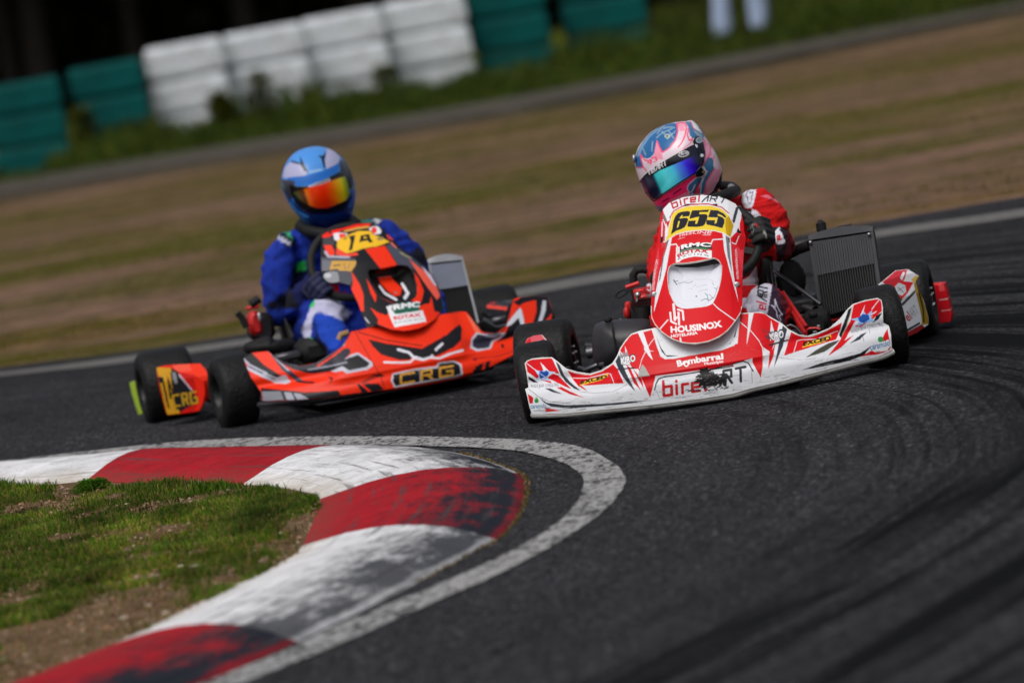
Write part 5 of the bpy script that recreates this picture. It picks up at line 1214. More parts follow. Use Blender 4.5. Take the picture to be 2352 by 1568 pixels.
# rear bumper
cv = Canvas(2140, 640, 2195, 750, (206, 20, 34), ss=2); c = cv.sheet(1715, 408.3, 4.173); c.stroke([(1850, 1170), (1925, 1160)], 10, (220, 200, 200)); c.stroke([(1870, 1275), (1950, 1265)], 9, (220, 180, 180)); c.poly([(1835, 1020), (1890, 1022), (1900, 1080), (1850, 1090)], (232, 80, 84))
ob = panel('rear_bumper', [(2120, 656), (2168, 652), (2174, 672), (2180, 700), (2185, 725), (2183, 739), (2150, 743), (2120, 745)], K1.hit(lambda x, z: -1.04 + 0 * x, -1.0), cv, M['plastic'], kart1, 1.6, .10)
ob['label'] = 'red plastic rear bumper with two thin white lines'
MB().box(W1(0, -1.12, .12), (1.06, .07, .11), A3(), .3).build('rear_bumper_bar', M['redmetal'], kart1)

# ---- radiator
def quadpt(fr, p, ly): return fr.w(fr.pt(np.array([p[0]]), np.array([p[1]]), np.array([ly])))[0]
def radiator(fr, parent, tl, tr, bl, br, ly_t, ly_b, split, blind, body, nf, thick=.05, tank=True):
    A, B_, C_, D_ = quadpt(fr, tl, ly_t), quadpt(fr, tr, ly_t), quadpt(fr, bl, ly_b), quadpt(fr, br, ly_b)
    hold = bpy.data.objects.new('radiator', None); COL.objects.link(hold); hold.parent = parent
    nrm = np.cross(B_ - A, C_ - A); nrm /= np.linalg.norm(nrm); nrm *= np.sign(nrm @ fr.f)
    def g(u, v, off=0.): return (A * (1 - u) + B_ * u) * (1 - v) + (C_ * (1 - u) + D_ * u) * v + nrm * off
    def slab(mb, u0, u1, v0, v1, o0, o1):
        V = [g(u0, v0, o0), g(u1, v0, o0), g(u1, v1, o0), g(u0, v1, o0), g(u0, v0, o1), g(u1, v0, o1), g(u1, v1, o1), g(u0, v1, o1)]
        mb.add(V, [(0, 1, 2, 3), (7, 6, 5, 4), (0, 4, 5, 1), (1, 5, 6, 2), (2, 6, 7, 3), (3, 7, 4, 0)])
    mb = MB(); slab(mb, .02, .98, .02, .99, -thick, -.008); mb.build('radiator_core', M['black'], hold, False)
    mb = MB()
    for k in range(nf): u = .04 + .92 * k / (nf - 1); slab(mb, u - .008, u + .008, split, .985, -.010, .003)
    props(mb.build('radiator_fins', M['fin'], hold, False), 'thin upright fins', kind='stuff')
    mb = MB()
    for k in range(24): u = .03 + .94 * k / 24; slab(mb, u, u + .94 / 24 * .8, .03, split, -.006, .0035 + .0015 * (k % 2))
    slab(mb, .02, .98, .02, split, -.01, .001); mb.build('radiator_blind', M[blind], hold, False)
    for u_ in (-.02, .97):
        mb = MB(); slab(mb, u_, u_ + .05, 0, 1, -thick, .006); mb.build('radiator_side', M[body], hold, False)
    mb = MB(); h = .030
    for i in range(12):
        u0, u1 = -.02 + 1.04 * i / 12, -.02 + 1.04 * (i + 1) / 12
        z0, z1 = h * math.sin(math.pi * (.18 + .64 * i / 12)), h * math.sin(math.pi * (.18 + .64 * (i + 1) / 12))
        a, b = g(u0, 0), g(u1, 0); V = [a + nrm * .008, b + nrm * .008, b + nrm * .0 + fr.u * z1, a + nrm * .0 + fr.u * z0, a - nrm * thick, b - nrm * thick, b - nrm * thick * .8 + fr.u * z1, a - nrm * thick * .8 + fr.u * z0]
        mb.add(V, [(0, 1, 2, 3), (3, 2, 6, 7), (7, 6, 5, 4), (0, 4, 5, 1), (0, 3, 7, 4), (1, 5, 6, 2)])
    mb.build('radiator_tank', M[body], hold, False)
    return g, nrm, hold
g_, n_, rad1 = radiator(K1, kart1, (1861, 552), (2003, 531), (1887, 730), (2026, 690), -.66, -.60, .46, 'tape', 'tape', 24)
p = quadpt(K1, (1886, 520), -.70); MB().tube([p - K1.u * .02, p + K1.u * .012], .017, 14).tube([p + K1.u * .012, p + K1.u * .022], [.013, .006], 12).build('filler_cap', M['black'], rad1)
p = quadpt(K1, (1940, 522), -.70); MB().box(p, (.045, .03, .014), A3()).build('radiator_bracket', M['black'], rad1)
MB().tube([quadpt(K1, (1905 - 45, 563), -.68), quadpt(K1, (1835, 572), -.70), quadpt(K1, (1800, 590), -.74)], .017, 12).build('coolant_hose', M['black'], kart1)
for q in ((1861, 557), (1996, 538)): MB().ball(quadpt(K1, q, -.645), .006, n=8, m_=6).build('screw', M['alu'], rad1)
# ---- bars, battery box and leads right of the seat
MB().tube([quadpt(K1, (1778, 622), -.62), quadpt(K1, (1885, 699), -.50)], .0065, 10).build('stay_bar', M['frame'], kart1)
MB().tube([quadpt(K1, (1797, 672), -.45), quadpt(K1, (1852, 752), -.28)], .0085, 10).tube([quadpt(K1, (1815, 712), -.38), quadpt(K1, (1850, 768), -.2)], .008, 10).build('fuel_bar', M['redmetal'], kart1)
MB().box(quadpt(K1, (1876, 738), -.45), (.085, .12, .075), A3(), .2).box(quadpt(K1, (1868, 722), -.40), (.03, .03, .02), A3(), .3).build('battery_box', M['black'], kart1)
mb = MB(); mb.tube([quadpt(K1, q, -.20) for q in ((1853, 768), (1853, 758), (1860, 754), (1874, 753), (1884, 756))], .004, 8); mb.build('red_cable', M['redmetal'], kart1)
MB().box(quadpt(K1, (1872, 764), -.22), (.014, .01, .012), A3()).box(quadpt(K1, (1880, 749), -.24), (.01, .01, .008), A3()).build('terminal', M['alu'], kart1)
mb = MB(); mb.tube([quadpt(K1, q, -.12) for q in ((1806, 750), (1816, 746), (1828, 752), (1838, 764), (1846, 775))], .005, 8); mb.build('brake_line', M['frame'], kart1)
MB().box(quadpt(K1, (1812, 655), -.72), (.075, .06, .10), A3(), .3).ball(quadpt(K1, (1820, 640), -.72), (.045, .03, .065), A3()).build('exhaust_box', M['black'], kart1)
MB().box(quadpt(K1, (1840, 700), -.6), (.11, .2, .05), A3(), .2).tube([quadpt(K1, (1800, 690), -.55), quadpt(K1, (1870, 715), -.5)], .02, 10).build('chain_guard', M['blackmetal'], kart1)
# ---- engine, airbox and levers on the other side
def lump(name, outline, ly, dep, mat, parent, fr=K1): return Blob(fr, outline, ly, dep).mesh(name, M[mat], parent)
M['airbox'] = pbr('airbox_plastic', (.020, .020, .024), .45, var=.2)
lump('airbox', [(1362, 760), (1372, 742), (1400, 736), (1450, 732), (1500, 736), (1520, 770), (1515, 840), (1460, 860), (1400, 858), (1368, 840), (1360, 800)], -.42, .12, 'airbox', kart1)
MB().box(quadpt(K1, (1397, 734), -.36), (.026, .02, .018), A3(), .3).tube([quadpt(K1, (1405, 740), -.32), quadpt(K1, (1412, 790), -.29), quadpt(K1, (1416, 830), -.30)], .003, 6).build('airbox_strap', M['black'], kart1)
eng = bpy.data.objects.new('engine', None); COL.objects.link(eng); eng.parent = kart1
MB().box(quadpt(K1, (1478, 730), -.62), (.085, .12, .09), A3(), .15).tube([quadpt(K1, (1474, 704), -.55), quadpt(K1, (1478, 734), -.55)], .028, 16).build('crankcase', M['blackmetal'], eng)
MB().box(quadpt(K1, (1480, 690), -.60), (.07, .07, .05), A3(), .2).box(quadpt(K1, (1472, 672), -.60), (.05, .05, .03), A3(), .2).build('cylinder_head', M['redmetal'], eng)
mb = MB()
for k in range(4): mb.box(quadpt(K1, (1482, 684 + 7 * k), -.585), (.085, .09, .004), A3(), 0)
mb.build('cooling_fins', M['blackmetal'], eng, False)
MB().box(quadpt(K1, (1445, 710), -.58), (.022, .03, .052), A3(), .3).ball(quadpt(K1, (1440, 718), -.56), (.012, .012, .02), A3()).build('carburettor', M['redmetal'], eng)
MB().ball(quadpt(K1, (1465, 677), -.52), .011, n=10, m_=8).tube([quadpt(K1, (1465, 677), -.52), quadpt(K1, (1463, 692), -.52)], .004, 8).build('spark_plug', M['alu'], eng)
mb = MB(); mb.tube([quadpt(K1, q, -.50) for q in ((1445, 668), (1432, 664), (1419, 672), (1414, 681), (1420, 684), (1433, 678), (1443, 668), (1450, 664))], .0032, 8); mb.tube([quadpt(K1, q, -.48) for q in ((1450, 665), (1455, 685), (1450, 705), (1458, 722))], .004, 8); mb.build('ignition_lead', M['black'], eng)
MB().tube([quadpt(K1, (1438, 660), -.52), quadpt(K1, (1468, 650), -.52)], .008, 10).build('red_hose', M['redmetal'], eng)
mb = MB(); mb.tube([quadpt(K1, q, -.66) for q in ((1456, 650), (1454, 632), (1462, 620), (1478, 618), (1496, 622))], .014, 10); mb.build('black_hose', M['black'], eng)
MB().box(quadpt(K1, (1425, 742), -.50), (.05, .04, .012), A3()).ball(quadpt(K1, (1425, 735), -.48), .005, n=8, m_=6).build('linkage', M['alu'], eng)
mb = MB(); 
for q in ((1350, 850), (1352, 800)): mb.ball(quadpt(K1, (q[0], q[1]), -.9), .012, n=8, m_=6)
mb.tube([quadpt(K1, (1345, 795), -1.0), quadpt(K1, (1440, 800), -1.0)], .016, 10); mb.build('brake_hub', M['blackmetal'], kart1)
mb = MB(); mb.tube([quadpt(K1, (1330, 845), -.05), quadpt(K1, (1345, 850), -.02), quadpt(K1, (1372, 838), -.02)], .008, 8); mb.box(quadpt(K1, (1382, 836), -.05), (.018, .02, .01), A3()); mb.build('stub_axle', M['frame'], kart1)
sw1 = steering_wheel(K1, kart1, W1(.055, -.30, .445), .135, 30)

# ================================================================== DRIVER OF THE RED KART
per1 = thing('person', tuple(W1(-.02, -.72, .10)), 'driver in red suit and pink and blue helmet, leaning into the bend in kart 655', 'person')
HA = (1388.3, 245.0, 5.333)
hout = Z(*HA)([(378, 740), (372, 660), (385, 580), (420, 490), (475, 415), (540, 340), (620, 278), (750, 218), (880, 190), (1000, 180), (1080, 190), (1160, 245), (1215, 330), (1300, 470), (1360, 560), (1405, 660), (1440, 780), (1438, 900), (1400, 1020), (1340, 1120), (1200, 1250), (1000, 1340), (820, 1350), (700, 1300), (630, 1230), (590, 1160), (500, 1060), (450, 960), (410, 850)])
cv = Canvas(1445, 268, 1672, 505, (232, 214, 226), ss=2.6); c = cv.sheet(*HA); PK = (244, 86, 128); HB = (42, 104, 162)
c.poly([(388, 745), (385, 620), (430, 500), (510, 380), (620, 282), (760, 212), (885, 208), (898, 290), (868, 410), (800, 500), (708, 562), (672, 500), (648, 415), (620, 520), (598, 590), (540, 635), (480, 625), (445, 590), (450, 650), (475, 742)], HB, True)
c.poly([(395, 620), (440, 490), (520, 380), (640, 280), (700, 255), (560, 370), (470, 500), (430, 600)], (110, 160, 196))
for ps in ([(650, 330), (700, 260), (740, 240)], [(640, 380), (700, 330), (760, 300), (830, 270)], [(700, 300), (760, 350), (830, 330)], [(770, 400), (820, 350), (870, 300)], [(590, 430), (580, 545)], [(470, 510), (505, 590)], [(720, 270), (800, 250), (860, 260)], [(790, 300), (850, 390)]): c.stroke(ps, 16, (150, 176, 190), smooth=len(ps) > 2, alpha=.75)
c.disc((770, 362), 34, 28, (176, 186, 180)); c.disc((768, 362), 12, 11, (30, 30, 30))
for ps in ([(442, 585), (452, 650), (475, 745)], [(448, 600), (500, 660), (560, 655), (612, 600), (645, 420), (675, 500), (710, 562), (800, 505), (868, 415), (900, 300), (890, 205)]): c.stroke(ps, 17, PK)
c.stroke([(380, 752), (430, 745), (480, 748), (515, 790)], 12, PK); c.poly([(640, 430), (700, 570), (720, 650), (640, 640), (600, 610)], (244, 150, 176)); c.text('93', [(540, 730), (660, 660)], 60, PK, .03, .1)
c.stroke([(890, 205), (985, 205), (1000, 290), (960, 420), (905, 495)], 20, PK, smooth=True); c.stroke([(1030, 265), (1015, 350), (1040, 415), (1080, 395)], 18, PK); c.poly([(900, 215), (975, 215), (985, 300), (920, 300)], (246, 160, 184)); c.stroke([(1080, 400), (1040, 460), (960, 520)], 10, PK)
c.poly([(990, 182), (1070, 185), (1180, 260), (1225, 345), (1215, 420), (1130, 375), (1080, 392), (1045, 350), (1030, 260)], (72, 118, 164)); c.poly([(1060, 180), (1110, 205), (1190, 300), (1200, 335), (1120, 280), (1080, 240)], (238, 236, 240)); c.stroke([(1060, 185), (1085, 250), (1110, 290)], 10, PK); c.poly([(1090, 290), (1180, 330), (1210, 400), (1130, 350)], (150, 178, 204))
c.poly([(1205, 380), (1300, 470), (1330, 640), (1230, 730), (1200, 720), (1225, 600)], (246, 160, 190)); c.stroke([(1215, 390), (1240, 480)], 14, PK); c.stroke([(1305, 480), (1290, 590), (1200, 725)], 15, PK)
c.poly([(1270, 620), (1340, 640), (1375, 740), (1330, 830), (1260, 960), (1215, 1065), (1150, 1065), (1190, 900), (1250, 790), (1215, 720)], (62, 116, 158)); c.poly([(1330, 690), (1370, 700), (1378, 745), (1340, 750)], (190, 206, 222))
c.poly([(1300, 600), (1345, 580), (1420, 720), (1405, 760), (1350, 760), (1330, 640)], (240, 200, 214)); c.stroke([(1345, 600), (1330, 650)], 12, PK)
c.poly([(1340, 770), (1425, 760), (1415, 900), (1320, 1020), (1240, 1080), (1222, 1060), (1240, 930)], (246, 168, 192)); c.stroke([(1345, 765), (1250, 920), (1235, 1070)], 13, PK); c.poly([(1400, 900), (1445, 780), (1440, 940), (1340, 1120), (1260, 1100), (1330, 1030)], (24, 26, 32))
c.poly([(585, 1165), (700, 1090), (900, 960), (1110, 828), (1125, 865), (1050, 930), (1015, 1000), (1030, 1060), (850, 1130), (760, 1210), (720, 1300), (640, 1290)], (255, 46, 112)); c.poly([(1000, 1050), (1080, 1060), (900, 1130), (780, 1230), (740, 1260), (800, 1150)], (246, 130, 160))
c.stroke([(850, 1068), (945, 1005)], 17, (110, 10, 44)); c.stroke([(712, 1166), (785, 1124)], 17, (110, 10, 44))
c.poly([(1110, 880), (1200, 865), (1170, 960), (1120, 1040), (1050, 1085), (1018, 1020), (1035, 950)], (52, 104, 146)); c.stroke([(1115, 880), (1030, 960), (1020, 1020), (1060, 1050), (1110, 960)], 12, (206, 190, 220), smooth=True); c.stroke([(1260, 790), (1190, 930), (1175, 1070)], 12, (220, 214, 226)); c.poly([(1120, 1000), (1165, 930), (1160, 1070), (1090, 1075)], (232, 50, 80)); c.stroke([(1160, 920), (1090, 1080)], 12, (20, 24, 40))
c.poly([(620, 1200), (640, 1260), (700, 1300), (740, 1260), (700, 1225)], (110, 130, 160))
hb = Blob(K1, hout, -.56, .150, .15, centre=(1560, 372))
hb.mesh('helmet', M['shell'], per1, cv, (70, 110, 150)); helm1 = bpy.data.objects['helmet']
cv.stroke([(0, 0), (1, 1)], 1, (0, 0, 0))
# visor: tint with mirror reflections painted in, and black sun strip above it
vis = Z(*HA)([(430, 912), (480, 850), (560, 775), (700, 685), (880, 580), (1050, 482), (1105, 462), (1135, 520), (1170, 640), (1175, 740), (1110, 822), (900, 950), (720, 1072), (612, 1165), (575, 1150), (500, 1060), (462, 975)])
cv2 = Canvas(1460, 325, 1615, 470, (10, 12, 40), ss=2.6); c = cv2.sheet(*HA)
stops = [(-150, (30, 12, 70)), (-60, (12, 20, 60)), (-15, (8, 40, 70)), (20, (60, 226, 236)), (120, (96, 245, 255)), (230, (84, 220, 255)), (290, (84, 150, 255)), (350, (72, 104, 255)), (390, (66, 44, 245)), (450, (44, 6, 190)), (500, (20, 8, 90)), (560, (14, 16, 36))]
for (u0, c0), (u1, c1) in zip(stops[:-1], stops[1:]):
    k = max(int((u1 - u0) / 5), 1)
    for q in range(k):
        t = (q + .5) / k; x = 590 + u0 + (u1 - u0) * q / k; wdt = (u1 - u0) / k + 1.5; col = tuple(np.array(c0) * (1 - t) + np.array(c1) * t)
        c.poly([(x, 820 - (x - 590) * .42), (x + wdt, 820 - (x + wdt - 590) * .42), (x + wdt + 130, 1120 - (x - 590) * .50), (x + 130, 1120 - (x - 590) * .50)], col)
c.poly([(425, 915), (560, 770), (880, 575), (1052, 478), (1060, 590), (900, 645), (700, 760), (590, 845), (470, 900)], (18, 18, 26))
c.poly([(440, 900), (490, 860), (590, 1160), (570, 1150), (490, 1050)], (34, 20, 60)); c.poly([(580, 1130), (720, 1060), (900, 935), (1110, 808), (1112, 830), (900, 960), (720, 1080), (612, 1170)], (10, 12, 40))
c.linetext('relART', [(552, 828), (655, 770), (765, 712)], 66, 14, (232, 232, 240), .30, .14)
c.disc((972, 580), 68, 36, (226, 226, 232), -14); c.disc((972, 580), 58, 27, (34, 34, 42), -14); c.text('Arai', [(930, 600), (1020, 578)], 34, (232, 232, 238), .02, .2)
M['visor'] = pbr('painted_mirror_visor', None, .25, metal=.1, attr='Col', coat=.15)
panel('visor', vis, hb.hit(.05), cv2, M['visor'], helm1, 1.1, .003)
mech = Z(*HA)([(1090, 420), (1120, 370), (1170, 365), (1215, 440), (1235, 560), (1220, 680), (1190, 745), (1240, 800), (1200, 850), (1120, 868), (1125, 800), (1180, 730), (1170, 600), (1130, 500)])
cv3 = Canvas(1585, 300, 1628, 415, (14, 16, 30), ss=2.6); c = cv3.sheet(*HA); c.disc((1160, 412), 40, 36, (170, 190, 200)); c.disc((1160, 412), 24, 22, (120, 140, 156)); c.disc((1120, 485), 24, 22, (214, 220, 230)); c.disc((1196, 598), 20, 20, (210, 216, 226)); c.disc((1212, 800), 16, 16, (120, 120, 70))
panel('visor_pivot', mech, hb.hit(.07), cv3, M['shell'], helm1, 1.2, .004)
p = quadpt(K1, (1457, 364), -.52); MB().ball(p, (.006, .012, .014), A3(), n=10, m_=8).build('helmet_screw', M['alu'], helm1)
# rear spoiler of the helmet
V, F = Blob(K1, Z(*HA)([(960, 210), (1000, 180), (1065, 168), (1120, 205), (1180, 265), (1208, 330), (1150, 320), (1060, 260)]), -.64, .05).geo(24, 12); ob = mesh('helmet_spoiler', V, F, M['shell'], helm1, True, col=cv.sample(*sight(np.array(V))))

# body in one piece
cv = Canvas(1470, 420, 1850, 830, (206, 14, 18), ss=2.2); c = cv.sheet(1682.3, 457.3, 8.727)
WS = (226, 226, 240); DK = (24, 18, 26)
c.poly([(180, -60), (-120, -60), (-120, 60), (60, 160), (170, 140)], (196, 10, 16))
c.poly([(190, -200), (260, -215), (480, -220), (460, -60), (420, 120), (370, 190), (300, 190), (220, 150), (185, 40)], WS); c.stroke([(262, -70), (330, -200), (352, -120), (420, -150), (372, -20), (390, 40), (340, 95), (300, 20), (310, -30), (262, -75)], 14, (40, 48, 66))
c.poly([(560, -60), (700, -90), (900, 20), (940, 120), (860, 40), (700, -20)], (226, 110, 130))
c.poly([(170, 120), (230, 190), (360, 210), (370, 260), (300, 300), (260, 420), (330, 480), (200, 430), (180, 200)], DK); c.poly([(100, 130), (170, 140), (240, 290), (250, 400), (210, 360)], WS)
c.poly([(260, 240), (370, 260), (370, 190), (500, 240), (580, 345), (520, 440), (560, 520), (640, 560), (700, 640), (740, 760), (720, 860), (680, 760), (600, 620), (500, 480), (420, 460), (340, 490), (330, 330)], WS); c.stroke([(380, 200), (360, 300), (400, 420)], 16, DK)
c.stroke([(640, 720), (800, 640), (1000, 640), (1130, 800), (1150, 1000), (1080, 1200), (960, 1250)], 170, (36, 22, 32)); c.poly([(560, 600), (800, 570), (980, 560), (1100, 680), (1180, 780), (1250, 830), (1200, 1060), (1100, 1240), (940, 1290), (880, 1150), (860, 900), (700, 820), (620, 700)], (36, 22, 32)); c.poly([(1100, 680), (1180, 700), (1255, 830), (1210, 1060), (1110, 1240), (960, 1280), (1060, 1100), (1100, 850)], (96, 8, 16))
c.poly([(770, 680), (850, 650), (930, 560), (980, 590), (970, 650), (1040, 760), (1060, 870), (900, 910), (870, 850), (850, 740)], (228, 226, 238)); c.poly([(885, 740), (960, 700), (990, 820), (900, 850)], (200, 30, 44)); c.stroke([(930, 760), (945, 810)], 16, (235, 225, 232)); c.stroke([(1000, 680), (1040, 800)], 22, (60, 40, 60)); c.poly([(950, 580), (985, 590), (975, 650), (940, 620)], (40, 40, 56))
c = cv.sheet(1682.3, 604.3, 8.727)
c.poly([(-300, -200), (560, -500), (560, -200), (500, 60), (340, 250), (190, 330), (-300, 300)], (110, 6, 12)); c.poly([(190, 350), (330, 270), (480, 60), (530, 300), (520, 430), (190, 450)], WS); c.poly([(480, -100), (640, -150), (640, 400), (560, 420), (500, 260)], (166, 8, 18)); c.poly([(190, 480), (420, 480), (330, 690), (190, 690)], (190, 8, 14)); c.poly([(640, -150), (820, -150), (790, 420), (640, 400)], (20, 18, 22))  # maroon of the lower torso has its shade put into the colour
c.poly([(190, 700), (300, 690), (380, 540), (500, 440), (640, 395), (795, 430), (780, 560), (700, 1000), (560, 1100), (330, 1100), (280, 900), (190, 880)], (222, 222, 238)); c.linetext('elART', [(655, 935), (690, 680), (712, 470)], 190, 33, {0: (210, 20, 44), 1: (210, 20, 44), 2: BLK, 3: BLK, 4: BLK}, .12, .2); c.disc((510, 940), 14, 14, (200, 30, 50))
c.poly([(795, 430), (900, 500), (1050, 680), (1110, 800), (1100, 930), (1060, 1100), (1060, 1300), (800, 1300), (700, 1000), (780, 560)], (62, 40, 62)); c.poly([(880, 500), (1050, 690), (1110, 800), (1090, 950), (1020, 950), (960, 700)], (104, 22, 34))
c.stroke([(780, 840), (860, 880), (850, 720), (900, 870), (960, 980), (1000, 1030), (950, 1050)], 22, (226, 220, 236)); c.stroke([(800, 850), (880, 950), (900, 1080), (960, 1180)], 20, (226, 220, 236)); c.stroke([(960, 1180), (970, 1120), (930, 1060)], 14, (226, 220, 236))
c.poly([(1090, 920), (1150, 880), (1180, 1000), (1110, 1240), (1060, 1240), (1060, 1050)], (214, 26, 28))
mb = MB()
for o, ly, dp in [([(1520, 490), (1560, 465), (1620, 452), (1690, 445), (1735, 452), (1752, 500), (1750, 570), (1745, 640), (1730, 710), (1690, 745), (1600, 750), (1530, 720), (1508, 620), (1510, 540)], -.74, .13),
                  ([(1700, 448), (1716, 436), (1737, 431.6), (1756, 434), (1773, 447), (1791, 469), (1809, 490), (1814, 515), (1817, 533), (1825, 553), (1822, 578), (1810, 598), (1790, 605), (1768, 596), (1752, 566), (1732, 530), (1705, 490)], -.62, .075),
                  ([(1738, 545), (1752, 528), (1780, 522), (1805, 530), (1822, 552), (1820, 578), (1806, 598), (1786, 604), (1764, 596), (1745, 575)], -.52, .06),
                  ([(1714, 684), (1726, 666), (1740, 654.5), (1756, 649.5), (1773, 653), (1786, 664), (1802, 682), (1810, 696), (1816, 714), (1811, 742), (1800, 770), (1775, 800), (1735, 800), (1712, 760), (1708, 715)], -.30, .075),
                  ([(1488, 640), (1486, 600), (1492, 570), (1504, 540), (1520, 505), (1545, 500), (1560, 540), (1550, 600), (1530, 640), (1510, 655)], -.62, .065),
                  ([(1520, 690), (1545, 680), (1575, 690), (1590, 730), (1580, 780), (1540, 790), (1515, 750)], -.28, .07)]:
    V, F = Blob(K1, o, ly, dp).geo(36, 20); mb.add(V, F)
mb.chain([quadpt(K1, (1620, 480), -.66), quadpt(K1, (1590, 440), -.62)], [.07, .065]); mb.ball(quadpt(K1, (1565, 385), -.57), (.085, .085, .10), A3(), 16, 12)
mb.chain([W1(.06, -.78, .17), quadpt(K1, (1758, 715), -.33)], [.10, .08]); mb.chain([W1(-.10, -.78, .17), quadpt(K1, (1548, 735), -.30)], [.10, .08])
mb.chain([quadpt(K1, (1758, 725), -.30), quadpt(K1, (1745, 790), .0), W1(.13, .04, .12)], [.070, .055, .045]); mb.chain([quadpt(K1, (1548, 745), -.28), W1(-.10, .0, .14)], [.070, .05])
mb.chain([quadpt(K1, (1752, 562), -.50), quadpt(K1, (1742, 556), -.42)], [.045, .036]); mb.chain([quadpt(K1, (1520, 600), -.56), quadpt(K1, (1516, 640), -.46)], [.05, .034])
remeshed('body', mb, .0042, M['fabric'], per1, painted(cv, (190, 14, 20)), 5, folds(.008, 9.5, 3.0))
gcv = Canvas(1690, 490, 1780, 600, (14, 14, 17), ss=2.4); c = gcv.sheet(1682.3, 457.3, 8.727); c.stroke([(380, 520), (362, 600), (400, 700), (425, 620), (395, 500)], 9, (150, 150, 150)); c.stroke([(430, 500), (460, 580)], 9, (130, 110, 112)); c.poly([(600, 600), (660, 640), (720, 850), (690, 800), (640, 700)], (150, 148, 144)); c.poly([(430, 460), (500, 520), (560, 600), (520, 560), (450, 520)], (180, 16, 22)); c.stroke([(440, 760), (450, 850)], 7, (80, 80, 80)); c.poly([(190, 1060), (240, 980), (340, 1020), (310, 1090), (220, 1110)], (190, 188, 205))
hand(K1, per1, quadpt(K1, (1752, 560), -.43), sw1, 1, 1, painted(gcv, (16, 16, 18)))
gcv = Canvas(1470, 620, 1540, 700, (16, 16, 18), ss=2.4); c = gcv.sheet(1143.3, 530.8, 4.682); c.poly([(1580, 620), (1610, 560), (1655, 570), (1650, 720), (1600, 710)], (222, 214, 226)); c.poly([(1575, 600), (1640, 590), (1640, 680), (1585, 690)], (190, 20, 34)); c.stroke([(1610, 630), (1630, 640)], 16, (240, 220, 230))
V, F = Blob(K1, [(1480, 668), (1482, 655), (1490, 649), (1505, 650), (1512, 670), (1505, 684), (1488, 683)], -.47, .03).geo(20, 12)
mesh('glove_cuff', V, F, M['glove'], per1, True, col=gcv.sample(*sight(np.array(V))))
hand(K1, per1, quadpt(K1, (1512, 640), -.45), sw1, 21, -1, lambda V, N: np.tile(lin((16, 16, 18)), (len(V), 1)))
# neck brace collar with its round badge
mb = MB(); mb.tube([quadpt(K1, q, l_) for q, l_ in (((1600, 478), -.46), ((1640, 455), -.44), ((1670, 448), -.50), ((1688, 438), -.58), ((1680, 430), -.66), ((1650, 425), -.72), ((1600, 440), -.74), ((1560, 480), -.66))], [.012, .016, .020, .021, .018, .015, .013, .012], 14); mb.build('neck_brace', M['black'], per1)
p = quadpt(K1, (1679, 430), -.555); MB().lathe([(0, 0), (.004, 0), (.004, .010), (0, .012)], p, -fw, 20).build('brace_badge', M['alu'], per1)
boots(K1, per1, -.10); boots(K1, per1, .13)
# ================================================================== ORANGE AND BLACK KART, SECOND IN LINE
K2 = Frame(-.455, 20.25, -12)
W2 = lambda *p: K2.w(np.array(p, float)); B3 = np.array([K2.r, K2.f, K2.u])
OR = (244, 50, 14); GR = (170, 172, 190); GD = (222, 164, 40); KK = (22, 22, 28)
kart2 = thing('racing_kart', tuple(K2.o), 'orange and black racing kart with gold number plate, following behind', 'go-kart')
wheel(K2, kart2, -.56, 0, .130, .135, 4, 0); wheel(K2, kart2, .545, 0, .130, .135, 4, 0); wheel(K2, kart2, -.655, -.92, .134, .20); wheel(K2, kart2, .60, -.92, .134, .20)
kart_underpinnings(K2, kart2, 0, 0, -.92); seat(K2, kart2, -.05, -.74)
NF = (522.7, 694.2, 3.0); OF = (882.0, 555.3, 5.053); JF = (555.3, 571.7, 5.333); KF = (718.7, 490.0, 5.334); MF = (277.7, 735.0, 4.8); IF = (571.7, 310.3, 5.053)
cv = Canvas(545, 665, 1295, 935, OR, ss=1.6); c = cv.sheet(*NF)
c.poly([(95, 360), (165, 345), (420, 530), (430, 560), (300, 540), (160, 470)], KK); c.poly([(165, 345), (278, 333), (480, 560), (360, 500), (250, 430)], OR); c.poly([(280, 335), (330, 385), (520, 540), (600, 560), (480, 540), (380, 470)], (60, 62, 80)); c.stroke([(284, 336), (330, 385), (420, 470)], 9, (190, 190, 205))
c.stroke([(110, 390), (150, 430), (270, 490)], 16, (176, 178, 196)); c.stroke([(130, 450), (240, 505), (330, 545), (420, 545)], 20, (196, 198, 214)); c.poly([(330, 520), (400, 500), (435, 545), (400, 562), (320, 556)], (196, 198, 214)); c.stroke([(250, 490), (330, 520)], 8, (196, 198, 214))
c.poly([(330, 385), (400, 420), (500, 437), (620, 415), (730, 350), (830, 300), (850, 345), (800, 400), (700, 480), (560, 490), (450, 460), (370, 420)], (40, 40, 54)); c.stroke([(345, 390), (420, 420), (480, 432)], 8, (180, 182, 200))
c.stroke([(620, 412), (720, 340), (800, 290), (830, 210)], 16, (190, 192, 208)); c.stroke([(620, 440), (740, 360), (800, 315), (880, 300)], 12, OR)
c.poly([(700, 470), (850, 360), (900, 345), (1000, 415), (1000, 440), (960, 465), (820, 490), (790, 470), (740, 482)], (196, 198, 214)); c.poly([(560, 480), (700, 440), (840, 380), (900, 360), (980, 420), (960, 445), (840, 468), (790, 440), (700, 478), (600, 490)], KK)
c.text('KARTING.PT', [(552, 472), (690, 445), (825, 412)], 17, (190, 190, 205), .01) if False else c.stroke([(556, 464), (700, 440), (822, 412)], 11, (150, 150, 168))
c.poly([(390, 470), (480, 540), (600, 545), (590, 560), (480, 550)], KK); c.poly([(690, 510), (730, 520), (700, 570), (712, 530)], KK)
c.poly([(500, 600), (900, 560), (1000, 500), (1040, 500), (1030, 515), (900, 580), (880, 555)], KK, alpha=.6); c.poly([(230, 590), (560, 620), (760, 590), (790, 640), (560, 670), (240, 680)], KK)
